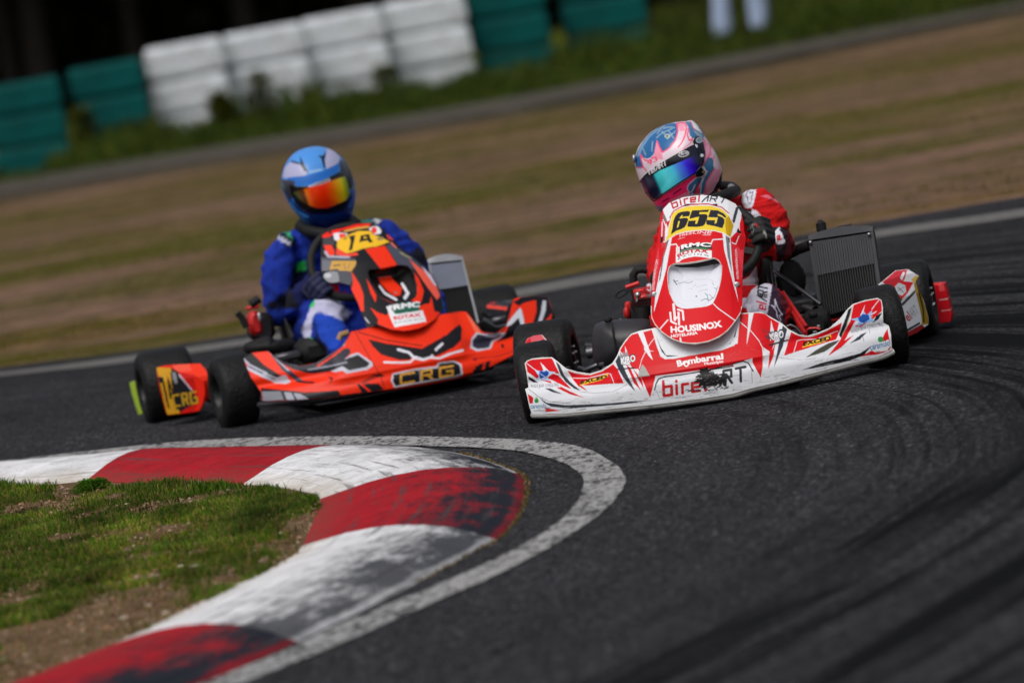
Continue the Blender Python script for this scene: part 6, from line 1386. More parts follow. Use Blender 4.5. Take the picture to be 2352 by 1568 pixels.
c.poly([(235, 610), (365, 610), (385, 670), (245, 678)], (120, 122, 132)); c.poly([(390, 618), (440, 622), (465, 672), (410, 672)], (160, 162, 176)); c.poly([(455, 625), (500, 628), (560, 665), (480, 672)], (160, 162, 176))
c.poly([(890, 562), (1040, 560), (1080, 600), (900, 635), (770, 640), (850, 625), (900, 600)], KK); c.poly([(905, 558), (925, 556), (990, 612), (970, 616)], OR)
c.poly([(500, 600), (770, 570), (890, 562), (925, 620), (780, 636), (760, 605), (520, 622)], OR)
c.poly([(970, 255), (1100, 285), (1340, 318), (1480, 240), (1600, 150), (1615, 180), (1610, 260), (1560, 310), (1450, 365), (1420, 345), (1400, 385), (1350, 398), (1290, 370), (1250, 395), (1180, 395), (1060, 360), (1000, 300)], KK)
c.stroke([(1175, 325), (1250, 345), (1290, 385), (1350, 395), (1405, 375), (1440, 320), (1480, 285)], 17, (226, 226, 238)); c.stroke([(1080, 412), (1200, 415), (1260, 410), (1295, 375), (1350, 395), (1400, 380), (1460, 385), (1530, 355), (1620, 330)], 15, (232, 232, 240)); c.poly([(1420, 320), (1450, 350), (1440, 375), (1395, 350)], KK)
c.stroke([(985, 245), (1100, 275), (1180, 290)], 6, OR); c.stroke([(900, 205), (1100, 262), (1220, 280), (1340, 300)], 7, (90, 20, 10)); c.stroke([(1000, 220), (1140, 262)], 6, (240, 60, 30)); c.stroke([(880, 205), (980, 380), (1060, 520), (1080, 590)], 5, (120, 24, 10)); c.stroke([(1500, 225), (1600, 130), (1640, 90)], 12, OR)
c.poly([(1135, 490), (1300, 455), (1440, 440), (1450, 415), (1560, 400), (1612, 425), (1622, 500), (1570, 520), (1150, 588), (1125, 540)], (200, 202, 214)); c.poly([(1145, 498), (1300, 466), (1450, 452), (1460, 424), (1556, 412), (1600, 432), (1608, 492), (1560, 508), (1158, 576), (1138, 540)], KK); c.stroke([(1320, 462), (1330, 545)], 6, (160, 160, 170))
c.linetext('CRG', [(1196, 560), (1570, 497)], 62, 16, (200, 146, 50), .16, .28)
c.poly([(1000, 500), (1060, 490), (1080, 510), (1030, 515)], KK); c.poly([(1690, 400), (1720, 380), (1715, 400)], KK); c.poly([(1690, 470), (1740, 420), (1760, 430), (1750, 470), (1700, 500)], KK); c.poly([(1780, 410), (1810, 400), (1800, 480), (1765, 490)], KK); c.stroke([(1680, 520), (1850, 440), (2000, 380)], 10, KK, alpha=.7)
c = cv.sheet(*OF)
c.poly([(1150, 560), (1100, 850), (960, 810), (900, 1000), (1100, 1160)], OR); c.poly([(950, 830), (1100, 960), (1120, 1060), (1060, 1050)], (246, 110, 80))
c.poly([(1010, 1130), (1070, 1050), (1180, 1070), (1420, 1050), (1400, 1090), (1270, 1160), (1240, 1240), (1080, 1270), (1000, 1230)], (196, 198, 212)); c.poly([(1030, 1140), (1090, 1070), (1200, 1090), (1380, 1080), (1250, 1150), (1220, 1225), (1090, 1245), (1030, 1210)], (50, 50, 66)); c.poly([(1160, 1100), (1220, 1070), (1370, 1060), (1280, 1120)], (140, 140, 158))
c.poly([(1180, 870), (1300, 880), (1380, 1000), (1300, 1050), (1180, 1050), (1120, 980)], (90, 40, 40)); c.poly([(1400, 1080), (1480, 900), (1560, 760), (1610, 990), (1560, 1110), (1400, 1160), (1300, 1170)], KK)
c.poly([(1400, 990), (1450, 920), (1570, 770), (1600, 760), (1660, 980), (1600, 990), (1560, 880), (1480, 960)], (214, 216, 228)); c.poly([(1500, 700), (1600, 640), (1760, 625), (1900, 640), (1960, 820), (1830, 960), (1740, 960), (1640, 980), (1590, 760)], KK)
c.poly([(1575, 740), (1620, 710), (1765, 675), (1770, 800), (1730, 950), (1650, 985), (1600, 800)], OR); c.poly([(1845, 680), (1885, 680), (1880, 780), (1830, 940), (1785, 950), (1820, 820)], (206, 208, 220))
c.poly([(1580, 960), (1600, 1000), (1540, 1150), (1440, 1170), (1300, 1170), (1500, 1100)], OR); c.poly([(1360, 1180), (1385, 1180), (1400, 1230), (1360, 1225)], KK); c.poly([(1200, 1400), (1240, 1380), (1200, 1500), (1150, 1510)], KK); c.poly([(1060, 1450), (1160, 1400), (1130, 1500), (1050, 1510)], KK); c.stroke([(1030, 1360), (1300, 1330), (1530, 1270)], 12, KK, alpha=.6)
fair2 = Z(*NF)([(108, 392), (118, 372), (165, 345), (278, 333), (330, 380), (400, 418), (500, 435), (620, 412), (700, 360), (780, 310), (830, 240), (850, 200), (900, 190), (1000, 165), (1300, 110), (1600, 60), (1650, 65), (1700, 130), (1760, 200), (1850, 215), (1920, 160)]) + [(1179, 686), (1198, 682), (1226, 679), (1258, 682), (1270, 714), (1262, 760), (1220, 790), (1187, 812), (1130, 842), (1073, 866), (990, 884), (906, 896), (856, 900), (789, 909), (709, 918), (603, 922), (599, 901), (576, 868)]
e_ = [tuple(q) for q in smooth_pts(fair2, True, 3)]; cv.sheet().stroke(e_, 4, (40, 30, 34), closed=True, alpha=.8)
def F2(x, z):
    ax = np.abs(x + .02); ly = .400 - .20 * (ax / .62) ** 2.1 - .8 * np.clip(z - .125, 0, 1); ly = ly + .018 / (1 + np.exp((z - .105 + .03 * ax) / .006)) * (1 / (1 + np.exp((ax - .5) / .03)))
    ly = ly - .03 * np.exp(-((z - .15 + .02 * ax) / .022) ** 2) / (1 + np.exp((.27 - ax) / .03)) + .02 / (1 + np.exp((ax - .24) / .01)) * np.clip((z - .1) / .05, 0, 1); return ly - 1.1 * np.clip(.06 - z, 0, 1)
panel('front_bumper', fair2, K2.hit(F2, .36), cv, M['plastic'], kart2, 2.0, .006, minz=.012)
MB().tube([W2(-.5, .12, .07), W2(-.38, .27, .07), W2(.38, .27, .07), W2(.5, .12, .07)], .010, 8).build('bumper_bar', M['frame'], kart2)
# front panel
cv = Canvas(725, 505, 1045, 780, KK, ss=1.8); c = cv.sheet(*KF)
c.poly([(100, 240), (130, 190), (350, 165), (620, 110), (710, 120), (700, 160), (380, 200), (180, 300), (120, 300)], (235, 30, 16)); c.poly([(120, 300), (260, 290), (270, 380), (140, 400)], (60, 60, 66)); c.poly([(200, 130), (230, 140), (225, 250), (190, 250)], KK)
c.poly([(250, 250), (320, 235), (430, 250), (300, 340), (262, 320)], (228, 228, 236)); c.poly([(320, 250), (400, 250), (390, 300), (330, 310)], (240, 60, 40)); c.poly([(680, 190), (730, 160), (800, 160), (840, 210), (830, 250), (750, 260)], (228, 228, 236)); c.disc((750, 208), 34, 40, (240, 60, 40)); c.stroke([(390, 220), (540, 185), (680, 165)], 26, (206, 160, 70)); c.stroke([(400, 235), (540, 205), (690, 185)], 8, KK)
c.poly([(300, 330), (420, 270), (560, 215), (700, 215), (740, 260), (850, 300), (940, 350), (800, 400), (620, 430), (500, 470), (420, 490), (320, 460), (290, 400)], (240, 190, 40))
c.poly([(440, 280), (520, 265), (510, 320), (480, 450), (440, 455), (465, 330)], KK); c.poly([(590, 270), (690, 250), (700, 300), (735, 350), (690, 360), (670, 330), (600, 345), (565, 360)], KK); c.poly([(620, 290), (660, 285), (665, 300), (625, 310)], (240, 190, 40)); c.poly([(380, 300), (420, 290), (410, 320), (370, 325)], (150, 120, 30)); c.poly([(780, 300), (860, 285), (870, 320), (800, 335)], (150, 130, 90))
c.poly([(130, 385), (230, 390), (270, 470), (250, 530), (180, 500), (150, 440)], (240, 56, 30)); c.poly([(290, 420), (420, 495), (540, 480), (560, 510), (430, 530), (280, 510)], (236, 70, 50)); c.stroke([(150, 470), (190, 530), (440, 540)], 30, (170, 172, 190)); c.poly([(95, 540), (520, 550), (520, 580), (110, 590)], (80, 84, 96))
c.poly([(110, 570), (240, 580), (190, 700), (110, 700)], (110, 112, 122)); c.poly([(235, 580), (535, 580), (520, 640), (470, 710), (200, 690)], (206, 160, 70)); c.stroke([(260, 640), (330, 630)], 16, (60, 60, 80)); c.stroke([(380, 620), (400, 680)], 10, (110, 80, 90)); c.stroke([(450, 620), (430, 680)], 10, (150, 100, 90)); c.poly([(200, 690), (300, 680), (350, 720), (200, 730)], (70, 70, 84))
c.disc((240, 780), 112, 72, (140, 142, 148)); c.disc((180, 760), 44, 30, (190, 192, 198)); c.poly([(300, 700), (470, 710), (500, 800), (440, 900), (330, 850)], (74, 76, 86))  # grey discs paint the light on the panel's lower left corner
c.poly([(640, 440), (880, 395), (1035, 635), (830, 680)], OR); c.poly([(640, 440), (760, 415), (900, 640), (830, 680)], (240, 50, 20)); c.poly([(890, 395), (960, 370), (1200, 530), (1330, 640), (1430, 760), (1340, 740), (1150, 640), (1040, 630)], (74, 78, 92)); c.poly([(900, 260), (960, 260), (1000, 330), (920, 320)], (200, 60, 60)); c.stroke([(1070, 480), (1120, 510), (1200, 550)], 16, (160, 150, 110)); c.stroke([(960, 360), (1020, 420)], 18, (220, 110, 100))
c.poly([(1180, 560), (1300, 660), (1430, 750), (1500, 860), (1560, 1010), (1520, 1060), (1400, 900), (1290, 740)], (246, 96, 76)); c.poly([(1330, 640), (1450, 760), (1520, 890), (1490, 880), (1400, 760)], (210, 200, 220))
c.poly([(470, 710), (520, 780), (580, 880), (620, 1000), (625, 1200), (590, 1200), (540, 1060), (470, 930), (495, 830)], OR); c.poly([(655, 800), (720, 900), (780, 1010), (990, 1100), (990, 1140), (860, 1140), (770, 1100), (700, 960)], OR)
c.poly([(1240, 720), (1300, 800), (1360, 950), (1330, 1080), (1280, 1090), (1200, 1070), (1270, 1000), (1280, 880)], OR); c.poly([(700, 1150), (790, 1210), (900, 1250), (1000, 1120), (1300, 1150), (1340, 1120), (1430, 1100), (1450, 1010), (1490, 1200), (1560, 1210), (1540, 1280), (1450, 1350), (1250, 1430), (1100, 1440), (950, 1420), (790, 1350), (800, 1300)], OR); c.poly([(780, 1010), (1000, 1110), (960, 1210), (860, 1200), (760, 1120)], KK)
c.stroke([(640, 1280), (690, 1350)], 16, (190, 192, 210))
c.poly([(900, 1140), (970, 1120), (985, 1200), (1290, 1190), (1345, 1190), (1390, 1325), (1000, 1395), (940, 1260)], (236, 236, 240)); c.poly([(960, 1170), (990, 1110), (1150, 1090), (1300, 1085), (1310, 1190), (1010, 1235)], (28, 96, 76)); c.text('RMC', [(985, 1190), (1150, 1160), (1306, 1148)], 68, (240, 240, 244), .05, .15); c.text('ROTAX', [(992, 1310), (1150, 1285), (1330, 1262)], 48, (222, 60, 80), .05); c.text('RACING', [(1000, 1350), (1160, 1325), (1350, 1300)], 22, (140, 140, 150), .01)
hole2 = [(680, 740), (700, 690), (800, 680), (1020, 640), (1100, 630), (1180, 660), (1240, 740), (1275, 860), (1280, 980), (1230, 1050), (1100, 1085), (980, 1075), (860, 1010), (760, 900), (710, 820)]
nass2 = Z(*KF)([(100, 380), (110, 270), (200, 215), (380, 175), (540, 130), (700, 120), (830, 165), (900, 240), (970, 300), (1060, 400), (1200, 510), (1340, 620), (1450, 740), (1530, 880), (1575, 1040), (1600, 1160), (1560, 1215), (1500, 1300), (1350, 1395), (1150, 1440), (950, 1420), (800, 1370), (680, 1345), (620, 1300), (560, 1130), (480, 960), (455, 880), (350, 850), (200, 850), (135, 800), (95, 700), (90, 520)])
def F2n(x, z): u = (x + .01) / .17; return .42 - (z - .185) * .92 - .05 * np.abs(u) ** 2.2 - .15 * np.clip(z - .50, 0, 1)
h2 = K2.hit(F2n, .2); hD = smooth_pts(np.array(Z(*KF)(hole2)), True, 3)
panel('number_panel', nass2, h2, cv, M['plastic'], kart2, 1.9, .006, hole=hD)
c2 = Canvas(838, 600, 965, 700, (16, 16, 18), ss=1.8); c = c2.sheet(*KF); c.poly([(840, 790), (1010, 770), (1060, 850), (1130, 920), (1100, 1000), (1030, 1020), (950, 960), (880, 880)], OR); c.stroke([(850, 900), (900, 980), (1030, 1055)], 34, (226, 226, 236)); c.stroke([(1140, 870), (1190, 980), (1140, 1040)], 34, (226, 226, 236)); c.disc((1045, 975), 18, 16, (150, 120, 110))
def scoop2(x, y):
    P = h2(x, y); t = np.clip((705 - y) / 90, 0, 1); ed = np.min([np.hypot(x - a, y - b) for a, b in smooth_pts(hD, True, 3)], axis=0); return P - K2.f * ((.012 + .09 * t) * np.clip(ed / (14 + 20 * t), 0, 1) ** .55 + .002)[:, None]
panel('scoop', [tuple(q) for q in hD], scoop2, c2, M['plastic2'], kart2, 2.0, .002)
MB().tube([W2(-.07, .30, .16), W2(-.06, .08, .30), W2(-.05, -.18, .50)], .009, 8).tube([W2(.10, .30, .16), W2(.10, .08, .30), W2(.10, -.18, .50)], .009, 8).build('panel_bracket', M['frame'], kart2)
# side pods
cv = Canvas(350, 840, 530, 1010, (220, 20, 8), ss=1.8); c = cv.sheet(*MF)
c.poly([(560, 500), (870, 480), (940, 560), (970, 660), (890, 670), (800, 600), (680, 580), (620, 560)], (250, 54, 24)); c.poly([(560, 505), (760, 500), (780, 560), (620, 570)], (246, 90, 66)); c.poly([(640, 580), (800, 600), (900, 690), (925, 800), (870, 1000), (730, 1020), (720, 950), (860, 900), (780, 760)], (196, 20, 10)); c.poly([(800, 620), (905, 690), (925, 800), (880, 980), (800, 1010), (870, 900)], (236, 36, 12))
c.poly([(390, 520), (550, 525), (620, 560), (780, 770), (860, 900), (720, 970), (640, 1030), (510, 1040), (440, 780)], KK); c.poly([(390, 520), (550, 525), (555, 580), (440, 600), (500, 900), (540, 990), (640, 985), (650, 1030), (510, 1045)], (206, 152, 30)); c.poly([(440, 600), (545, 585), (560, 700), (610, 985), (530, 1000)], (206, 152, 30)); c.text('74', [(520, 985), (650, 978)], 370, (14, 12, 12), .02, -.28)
c.stroke([(585, 590), (605, 680)], 40, (130, 132, 138)); c.stroke([(640, 600), (780, 770)], 16, (190, 180, 195)); c.linetext('CRG', [(590, 950), (860, 905)], 120, 22, (190, 146, 30), .0, .24)
pod2 = Z(*MF)([(390, 525), (470, 500), (560, 492), (700, 485), (870, 478), (930, 540), (972, 650), (925, 690), (930, 800), (915, 900), (870, 1000), (790, 1018), (640, 1035), (510, 1048), (480, 960), (430, 780), (400, 620)])
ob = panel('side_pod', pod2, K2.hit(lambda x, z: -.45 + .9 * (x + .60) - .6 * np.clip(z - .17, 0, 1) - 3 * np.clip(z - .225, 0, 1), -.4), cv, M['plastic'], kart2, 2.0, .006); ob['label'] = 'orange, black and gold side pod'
M['orange'] = pbr('orange_plastic', tuple(lin((235, 50, 18))), .35); M['blackglossy'] = pbr('black_side_pod', (.02, .02, .024), .3)
MB().box(W2(-.60, -.64, .12), (.08, .24, .10), B3, .2).build('pod_core', M['orange'], kart2); MB().box(W2(.60, -.53, .14), (.14, .50, .15), B3, .2).build('pod_core', M['blackglossy'], kart2)
cv = Canvas(1100, 690, 1190, 760, KK, ss=1.8); c = cv.sheet(*OF); c.poly([(1200, 720), (1300, 690), (1480, 740), (1470, 800), (1200, 770)], (60, 58, 62)); c.stroke([(1200, 748), (1340, 765), (1475, 780)], 36, (228, 70, 56)); c.stroke([(1230, 715), (1290, 705)], 20, (170, 50, 50))
ob = panel('side_pod', Z(*OF)([(1180, 770), (1210, 705), (1290, 680), (1480, 720), (1500, 790), (1490, 860), (1190, 850)]), K2.hit(lambda x, z: -.28 - 2 * np.clip(z - .2, 0, 1), -.3), cv, M['plastic'], kart2, 2.2, .006); ob['label'] = 'black side pod with red stripe'
M['lime'] = pbr('lime_plastic', tuple(lin((150, 178, 50))), .45)
P0 = [quadpt(K2, q, -1.07) for q in ((308, 876), (313, 900), (320, 925), (328, 948))]; MB().tube(P0, .018, 12).build('rear_bumper', M['lime'], kart2)
MB().box(W2(0, -1.14, .12), (1.15, .07, .10), B3, .3).build('rear_bumper_bar', M['black'], kart2)
# radiator
M['silver'] = pbr('radiator_silver', (.30, .31, .33), .4, metal=.5, var=.1); M['blind2'] = pbr('radiator_blind_grey', (.16, .18, .24), .5, var=.1)
radiator(K2, kart2, (985, 606), (1062, 598), (1010, 760), (1098, 742), -.60, -.50, .40, 'blind2', 'silver', 14)
# bits between wheel and driver: engine on the driver's right, hub parts
lump('airbox', Z(*JF)([(20, 1170), (160, 1110), (330, 1060), (420, 1110), (560, 1090), (680, 1160), (640, 1290), (420, 1340), (200, 1320), (40, 1270)]), -.42, .10, 'black', kart2, K2)
eng = bpy.data.objects.new('engine', None); COL.objects.link(eng); eng.parent = kart2
MB().box(quadpt(K2, (598, 750), -.6), (.09, .12, .10), B3, .2).build('crankcase', M['blackmetal'], eng); MB().box(quadpt(K2, (586, 742), -.56), (.05, .06, .09), B3, .3).box(quadpt(K2, (580, 706), -.56), (.05, .02, .012), B3, .3).build('cylinder_head', M['redmetal'], eng)
MB().tube([quadpt(K2, (545, 718), -.5), quadpt(K2, (556, 730), -.5), quadpt(K2, (566, 752), -.5)], .012, 10).tube([quadpt(K2, (575, 700), -.5), quadpt(K2, (595, 685), -.5)], .016, 10).build('black_hose', M['black'], eng)
MB().ball(quadpt(K2, (596, 728), -.50), (.007, .007, .018), B3, 8, 6).build('spark_plug', M['alu'], eng)
MB().box(quadpt(K2, (1150, 735), -.1), (.07, .03, .03), B3, .3).tube([quadpt(K2, (1108, 735), -.1), quadpt(K2, (1140, 752), -.1), quadpt(K2, (1170, 745), -.1)], .012, 8).build('stub_axle', M['frame'], kart2)
M['tan'] = pbr('tan_guard', tuple(lin((150, 120, 80))), .6)
MB().tube([quadpt(K2, (779, 780), .05), quadpt(K2, (783, 768), .05), quadpt(K2, (800, 764), .05)], .012, 10).build('heel_guard', M['tan'], kart2)
MB().box(quadpt(K2, (660, 818), -.2), (.10, .05, .03), B3, .3).build('pedal_bracket', M['frame'], kart2)
MB().box(W2(-.20, -.25, .20), (.14, .16, .10), B3, .3).build('fuel_tank', M['black'], kart2)

# driver
per2 = thing('person', tuple(W2(-.10, -.72, .10)), 'driver in blue suit and light blue helmet with orange visor, in the orange kart', 'person')
ho = Z(*IF)([(370, 570), (378, 480), (410, 370), (465, 270), (545, 195), (650, 150), (790, 130), (930, 158), (1040, 225), (1125, 320), (1190, 450), (1228, 580), (1240, 690), (1222, 830), (1195, 940), (1120, 1020), (1000, 1075), (870, 1085), (740, 1062), (640, 1005), (560, 925), (490, 840), (430, 730), (390, 640)])
LB = (78, 148, 226); cv = Canvas(640, 330, 825, 535, (40, 120, 214), ss=2); c = cv.sheet(*IF)
c.poly([(380, 500), (420, 350), (520, 220), (660, 150), (790, 130), (930, 158), (1050, 240), (1080, 320), (1050, 420), (700, 500), (430, 520)], LB)
c.poly([(385, 480), (420, 370), (490, 310), (600, 330), (680, 440), (660, 475), (560, 490), (430, 500)], (176, 176, 212)); c.poly([(890, 230), (900, 160), (960, 165), (1050, 250), (1060, 300), (960, 380), (900, 400), (880, 300)], (176, 176, 212)); c.poly([(480, 290), (560, 315), (600, 330), (590, 240), (620, 300), (690, 430), (640, 420), (600, 345), (500, 320)], (20, 26, 44)); c.poly([(800, 240), (860, 240), (905, 180), (880, 280), (890, 400), (865, 370), (840, 270)], (20, 26, 44))
c.poly([(440, 495), (680, 470), (860, 415), (1040, 330), (1070, 290), (1040, 420), (800, 520), (560, 580), (450, 520)], (36, 110, 200)); c.poly([(690, 420), (840, 390), (860, 410), (700, 445)], (150, 190, 230))
c.poly([(370, 510), (530, 530), (540, 700), (470, 760), (400, 640)], (60, 60, 76)); c.poly([(1050, 280), (1110, 310), (1190, 450), (1210, 640), (1160, 620), (1060, 430)], (40, 46, 58)); c.stroke([(375, 560), (420, 620)], 22, (90, 130, 110)); c.stroke([(1205, 600), (1215, 640)], 20, (120, 170, 140))
c.poly([(440, 720), (640, 880), (850, 860), (1140, 720), (1200, 640), (1225, 760), (1190, 940), (1120, 1010), (1000, 1070), (860, 1085), (740, 1050), (560, 910)], (20, 50, 120)); c.stroke([(480, 790), (560, 890), (680, 950)], 34, (60, 150, 236)); c.stroke([(1205, 640), (1215, 740), (1170, 830)], 30, (70, 120, 210)); c.poly([(640, 870), (850, 855), (1140, 720), (1150, 800), (1100, 880), (900, 920), (720, 910)], (12, 18, 34)); c.poly([(470, 850), (560, 1000), (700, 1100), (860, 1120), (1000, 1080), (1190, 940), (1200, 1100), (560, 1150)], (24, 26, 40), alpha=.8); c.disc((950, 975), 22, 18, (8, 14, 40)); c.poly([(700, 950), (860, 930), (1060, 900), (1010, 1040), (860, 1060), (740, 1020)], (14, 54, 140))
hb2 = Blob(K2, ho, -.56, .145, .15, centre=(734, 430)); ob = hb2.mesh('helmet', M['shell'], per2, cv, (60, 110, 180))
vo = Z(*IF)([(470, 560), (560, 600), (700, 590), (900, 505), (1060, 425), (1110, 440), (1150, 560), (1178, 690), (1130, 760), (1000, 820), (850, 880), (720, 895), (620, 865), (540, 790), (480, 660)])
cv = Canvas(660, 390, 810, 495, (14, 14, 20), ss=2); c = cv.sheet(*IF); st = [(510, (60, 90, 20)), (560, (96, 80, 8)), (620, (96, 40, 4)), (650, (255, 130, 16)), (720, (255, 66, 2)), (860, (255, 44, 0)), (950, (255, 110, 2)), (1010, (255, 180, 6)), (1060, (255, 225, 24)), (1110, (150, 180, 50)), (1170, (40, 90, 20))]  # mirror reflections painted into the visor as an orange to green gradient
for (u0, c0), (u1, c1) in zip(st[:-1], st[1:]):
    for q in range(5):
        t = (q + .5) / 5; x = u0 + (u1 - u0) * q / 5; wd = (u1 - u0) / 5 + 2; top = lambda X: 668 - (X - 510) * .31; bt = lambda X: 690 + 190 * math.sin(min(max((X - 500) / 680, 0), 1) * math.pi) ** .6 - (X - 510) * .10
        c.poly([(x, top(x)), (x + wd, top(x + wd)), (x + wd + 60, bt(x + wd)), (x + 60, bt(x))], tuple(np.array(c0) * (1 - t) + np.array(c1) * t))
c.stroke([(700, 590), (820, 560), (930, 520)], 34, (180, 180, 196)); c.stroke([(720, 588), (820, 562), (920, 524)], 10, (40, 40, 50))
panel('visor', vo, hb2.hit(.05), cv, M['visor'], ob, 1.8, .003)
BL = (21, 50, 156); cv = Canvas(590, 470, 1040, 850, BL, ss=1.8); c = cv.sheet(*IF)
c.poly([(590, 1000), (830, 1080), (870, 1180), (820, 1300), (700, 1230), (620, 1150)], (24, 30, 70)); c.stroke([(710, 1130), (810, 1160)], 40, (140, 140, 200)); c.stroke([(1150, 1030), (1210, 960)], 34, (160, 170, 220)); c.stroke([(430, 1130), (520, 1060), (560, 1040)], 40, (70, 170, 130)); c.stroke([(460, 1150), (520, 1230)], 30, (70, 200, 130)); c.poly([(300, 1180), (400, 1120), (540, 1230), (520, 1290), (440, 1290)], (16, 20, 40)); c.stroke([(335, 1180), (470, 1260)], 40, (196, 200, 222))
c.poly([(1220, 980), (1420, 980), (1430, 1030), (1250, 1060)], (60, 140, 120)); c.poly([(1430, 970), (1540, 960), (1560, 1040), (1450, 1040)], (14, 18, 30)); c.disc((1485, 995), 38, 34, (220, 222, 226)); c.poly([(1830, 1370), (1980, 1300), (2070, 1420), (2050, 1568), (1960, 1620), (1830, 1450)], (18, 20, 34)); c.poly([(840, 1180), (1200, 1080), (1300, 1300), (820, 1700), (780, 1400)], (18, 44, 150))
c = cv.sheet(*JF); c.poly([(290, 680), (450, 600), (580, 440), (620, 200), (680, 160), (800, 260), (760, 560), (700, 750), (500, 740), (330, 740)], (16, 18, 30)); c.poly([(600, 400), (700, 300), (850, 250), (1000, 300), (980, 500), (800, 600), (700, 700), (620, 560)], (16, 24, 76)); c.poly([(240, 200), (600, 60), (640, 200), (600, 430), (450, 590), (280, 640)], BL)
c.poly([(700, 260), (760, 130), (790, 170), (790, 270)], (50, 220, 90)); c.poly([(665, 180), (790, 165), (790, 260), (680, 275)], (60, 226, 96))
c.poly([(870, 640), (940, 570), (1030, 555), (1150, 600), (1260, 710), (1340, 800), (1260, 890), (1120, 820), (960, 780), (880, 790), (850, 900), (850, 1100), (830, 1240), (760, 1080), (720, 1000), (790, 850)], (200, 200, 232)); c.poly([(830, 700), (890, 620), (900, 660), (860, 720)], (50, 200, 90)); c.poly([(1100, 590), (1160, 600), (1190, 650), (1150, 640)], (90, 180, 120)); c.poly([(840, 1060), (870, 1100), (865, 1260), (840, 1350), (815, 1300)], (40, 170, 76)); c.poly([(870, 1150), (920, 1000), (1000, 1080), (1090, 1240), (950, 1400), (850, 1380)], (14, 18, 60)); c.poly([(880, 790), (980, 780), (1130, 830), (1255, 890), (1240, 1080), (1170, 1190), (1080, 1240), (960, 1100), (860, 850)], (28, 72, 190))
c = cv.sheet(*KF); c.poly([(60, 860), (320, 850), (330, 960), (420, 970), (420, 1050), (300, 1040), (180, 980), (60, 980)], (170, 8, 14)); c.poly([(1200, 450), (1330, 450), (1370, 580), (1350, 620), (1230, 520)], (18, 20, 34)); c.poly([(1430, 740), (1500, 860), (1540, 960), (1500, 940), (1440, 840)], (190, 196, 226)); c.poly([(1500, 930), (1560, 1000), (1640, 1180), (1620, 1220), (1560, 1180)], (66, 110, 220))
c = cv.sheet(); SM = (12, 26, 92)  # darker seam lines, drawn to stand for shade in the suit's creases
for ps in ([(676, 560), (672, 610), (660, 650)], [(640, 545), (632, 600), (628, 660), (640, 720)], [(700, 545), (716, 600), (722, 640)], [(606, 640), (640, 650), (672, 640)], [(604, 668), (636, 680), (676, 662)], [(905, 520), (930, 570), (960, 600)], [(880, 520), (900, 560), (905, 620)], [(930, 545), (960, 560)], [(760, 560), (752, 610)], [(720, 720), (726, 770), (735, 805)], [(748, 745), (770, 770)]): c.stroke(ps, 2.2, SM, smooth=len(ps) > 2, alpha=.8)
mb = MB()
for o, ly, dp in [([(660, 530), (700, 520), (760, 512), (830, 506), (885, 503), (905, 560), (900, 640), (880, 720), (800, 760), (700, 760), (655, 730), (640, 640), (640, 570)], -.74, .13),
                  ([(655, 528), (637, 541), (616, 561), (605, 588), (599, 612), (598, 648), (602, 686), (610, 718), (619, 742), (638, 756), (655, 748), (675, 725), (692, 690), (688, 660), (676, 655), (678, 620), (684, 580), (680, 545)], -.62, .075),
                  ([(650, 690), (680, 655), (705, 630), (728, 622), (740, 640), (735, 668), (712, 692), (685, 718), (660, 735)], -.50, .055),
                  ([(860, 510), (875, 501), (908, 511), (938, 537), (964, 565), (980, 588), (988, 620), (986, 645), (965, 650), (945, 620), (915, 585), (880, 560)], -.62, .07),
                  ([(700, 712), (718, 692), (732, 680), (749, 676), (771, 683), (790, 702), (806, 722), (792, 745), (787, 775), (770, 798), (748, 815), (716, 822), (703, 796), (694, 760)], -.25, .08),
                  ([(960, 650), (985, 640), (1003, 655), (1019, 688), (1028, 720), (1010, 760), (975, 750), (950, 700)], -.30, .07)]:
    V, F = Blob(K2, o, ly, dp).geo(34, 18); mb.add(V, F)
mb.chain([W2(-.07, -.66, .53), quadpt(K2, (745, 500), -.58)], [.075, .065]); mb.ball(quadpt(K2, (738, 440), -.56), (.085, .085, .10), B3, 16, 12)
mb.chain([W2(-.12, -.78, .17), quadpt(K2, (750, 715), -.30)], [.10, .075]); mb.chain([W2(.06, -.78, .17), quadpt(K2, (985, 700), -.34)], [.10, .07])
mb.chain([quadpt(K2, (750, 740), -.22), W2(-.12, .02, .12)], [.065, .048]); mb.chain([quadpt(K2, (985, 710), -.32), W2(.12, .02, .12)], [.06, .048]); mb.chain([quadpt(K2, (960, 640), -.55), quadpt(K2, (915, 625), -.42)], [.05, .035])
remeshed('body', mb, .012, M['fabric'], per2, painted(cv, (26, 60, 180)), 4, folds(.011, 8.5, 9.0))
sw2 = steering_wheel(K2, kart2, quadpt(K2, (812, 606), -.28), .155, 30)
hand(K2, per2, quadpt(K2, (712, 665), -.44), sw2, 23, -1, lambda V, N: np.tile(lin((18, 24, 62)), (len(V), 1))); hand(K2, per2, quadpt(K2, (930, 630), -.42), sw2, 38, 1, lambda V, N: np.tile(lin((18, 20, 40)), (len(V), 1)))
mb = MB(); mb.tube([quadpt(K2, q, l_) for q, l_ in (((690, 520), -.6), ((715, 532), -.5), ((750, 538), -.46), ((790, 530), -.5), ((815, 512), -.6), ((800, 500), -.68), ((750, 498), -.70), ((700, 505), -.66))], .022, 12, closed=True); mb.build('neck_brace', M['black'], per2)
boots(K2, per2, -.12); boots(K2, per2, .12)

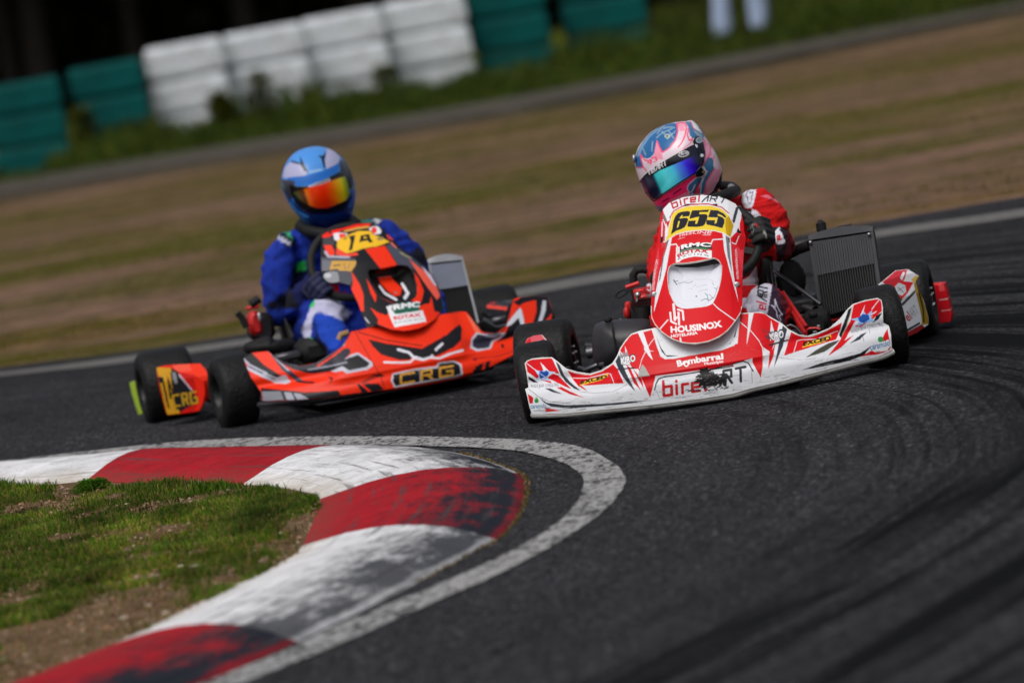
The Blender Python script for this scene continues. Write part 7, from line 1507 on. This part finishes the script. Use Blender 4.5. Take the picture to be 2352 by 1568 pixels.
# ================================================================== MARSHAL FAR BEHIND (only the trousers reach into the picture)
d = rays(1705, 78); t = (62.0) / d[1]; FX = d[0] * t; FY = 62.0; G3 = lambda x, y, z: np.array([FX + x, FY + y, z])
per3 = thing('person', (FX, FY, 0), 'bystander in pale blue trousers standing on the verge by the barriers', 'person')
mb = MB(); mb.chain([G3(-.22, 0, .07), G3(-.17, -.06, .50), G3(-.12, 0, .92)], [.105, .100, .115]); mb.chain([G3(.20, .05, .07), G3(.22, -.02, .50), G3(.09, .02, .92)], [.11, .105, .115])
mb.ball(G3(-.01, 0, .98), (.18, .12, .14)); mb.ball(G3(-.01, 0, 1.22), (.19, .12, .22)); mb.ball(G3(-.01, 0, 1.40), (.21, .11, .10)); mb.chain([G3(-.01, 0, 1.44), G3(-.01, -.01, 1.56)], [.06, .055]); mb.ball(G3(-.01, -.01, 1.68), (.08, .10, .12)); mb.ball(G3(-.01, -.11, 1.67), (.012, .02, .02)); mb.ball(G3(-.09, 0, 1.68), (.012, .02, .03)); mb.ball(G3(.07, 0, 1.68), (.012, .02, .03))
mb.chain([G3(-.20, 0, 1.40), G3(-.28, .02, 1.12), G3(-.22, -.10, .90)], [.055, .045, .035]); mb.chain([G3(.18, 0, 1.40), G3(.27, .02, 1.12), G3(.22, -.10, .90)], [.055, .045, .035])
for sx, bx in ((-1, -.22), (1, .22)):
    mb.ball(G3(bx, -.11, .86), (.028, .018, .045))
    for q in range(4): mb.chain([G3(bx + .018 * (q - 1.5), -.115, .83), G3(bx + .018 * (q - 1.5), -.12, .80), G3(bx + .016 * (q - 1.5), -.115, .77)], [.009, .008, .007], 8)
    mb.chain([G3(bx - .03 * sx, -.12, .86), G3(bx - .04 * sx, -.135, .82)], [.010, .008], 8)
def pcol(V, N):
    c = np.tile(lin((40, 44, 52)), (len(V), 1)); z = V[:, 2]; c[z < .98] = lin((166, 182, 214)); sk = (z > 1.50) | ((z < .93) & (V[:, 1] < FY - .06) & (z > .7)); c[sk] = lin((176, 130, 104)); c[z > 1.75] = lin((50, 36, 26)); return c
remeshed('body', mb, .012, M['fabric'], per3, pcol, 3, folds(.008, 6, 1)); MB().ball(G3(-.20, -.05, .045), (.05, .13, .05), n=12, m_=8).build('shoe', M['black'], per3); MB().ball(G3(.19, .0, .045), (.05, .13, .05), n=12, m_=8).build('shoe', M['black'], per3)
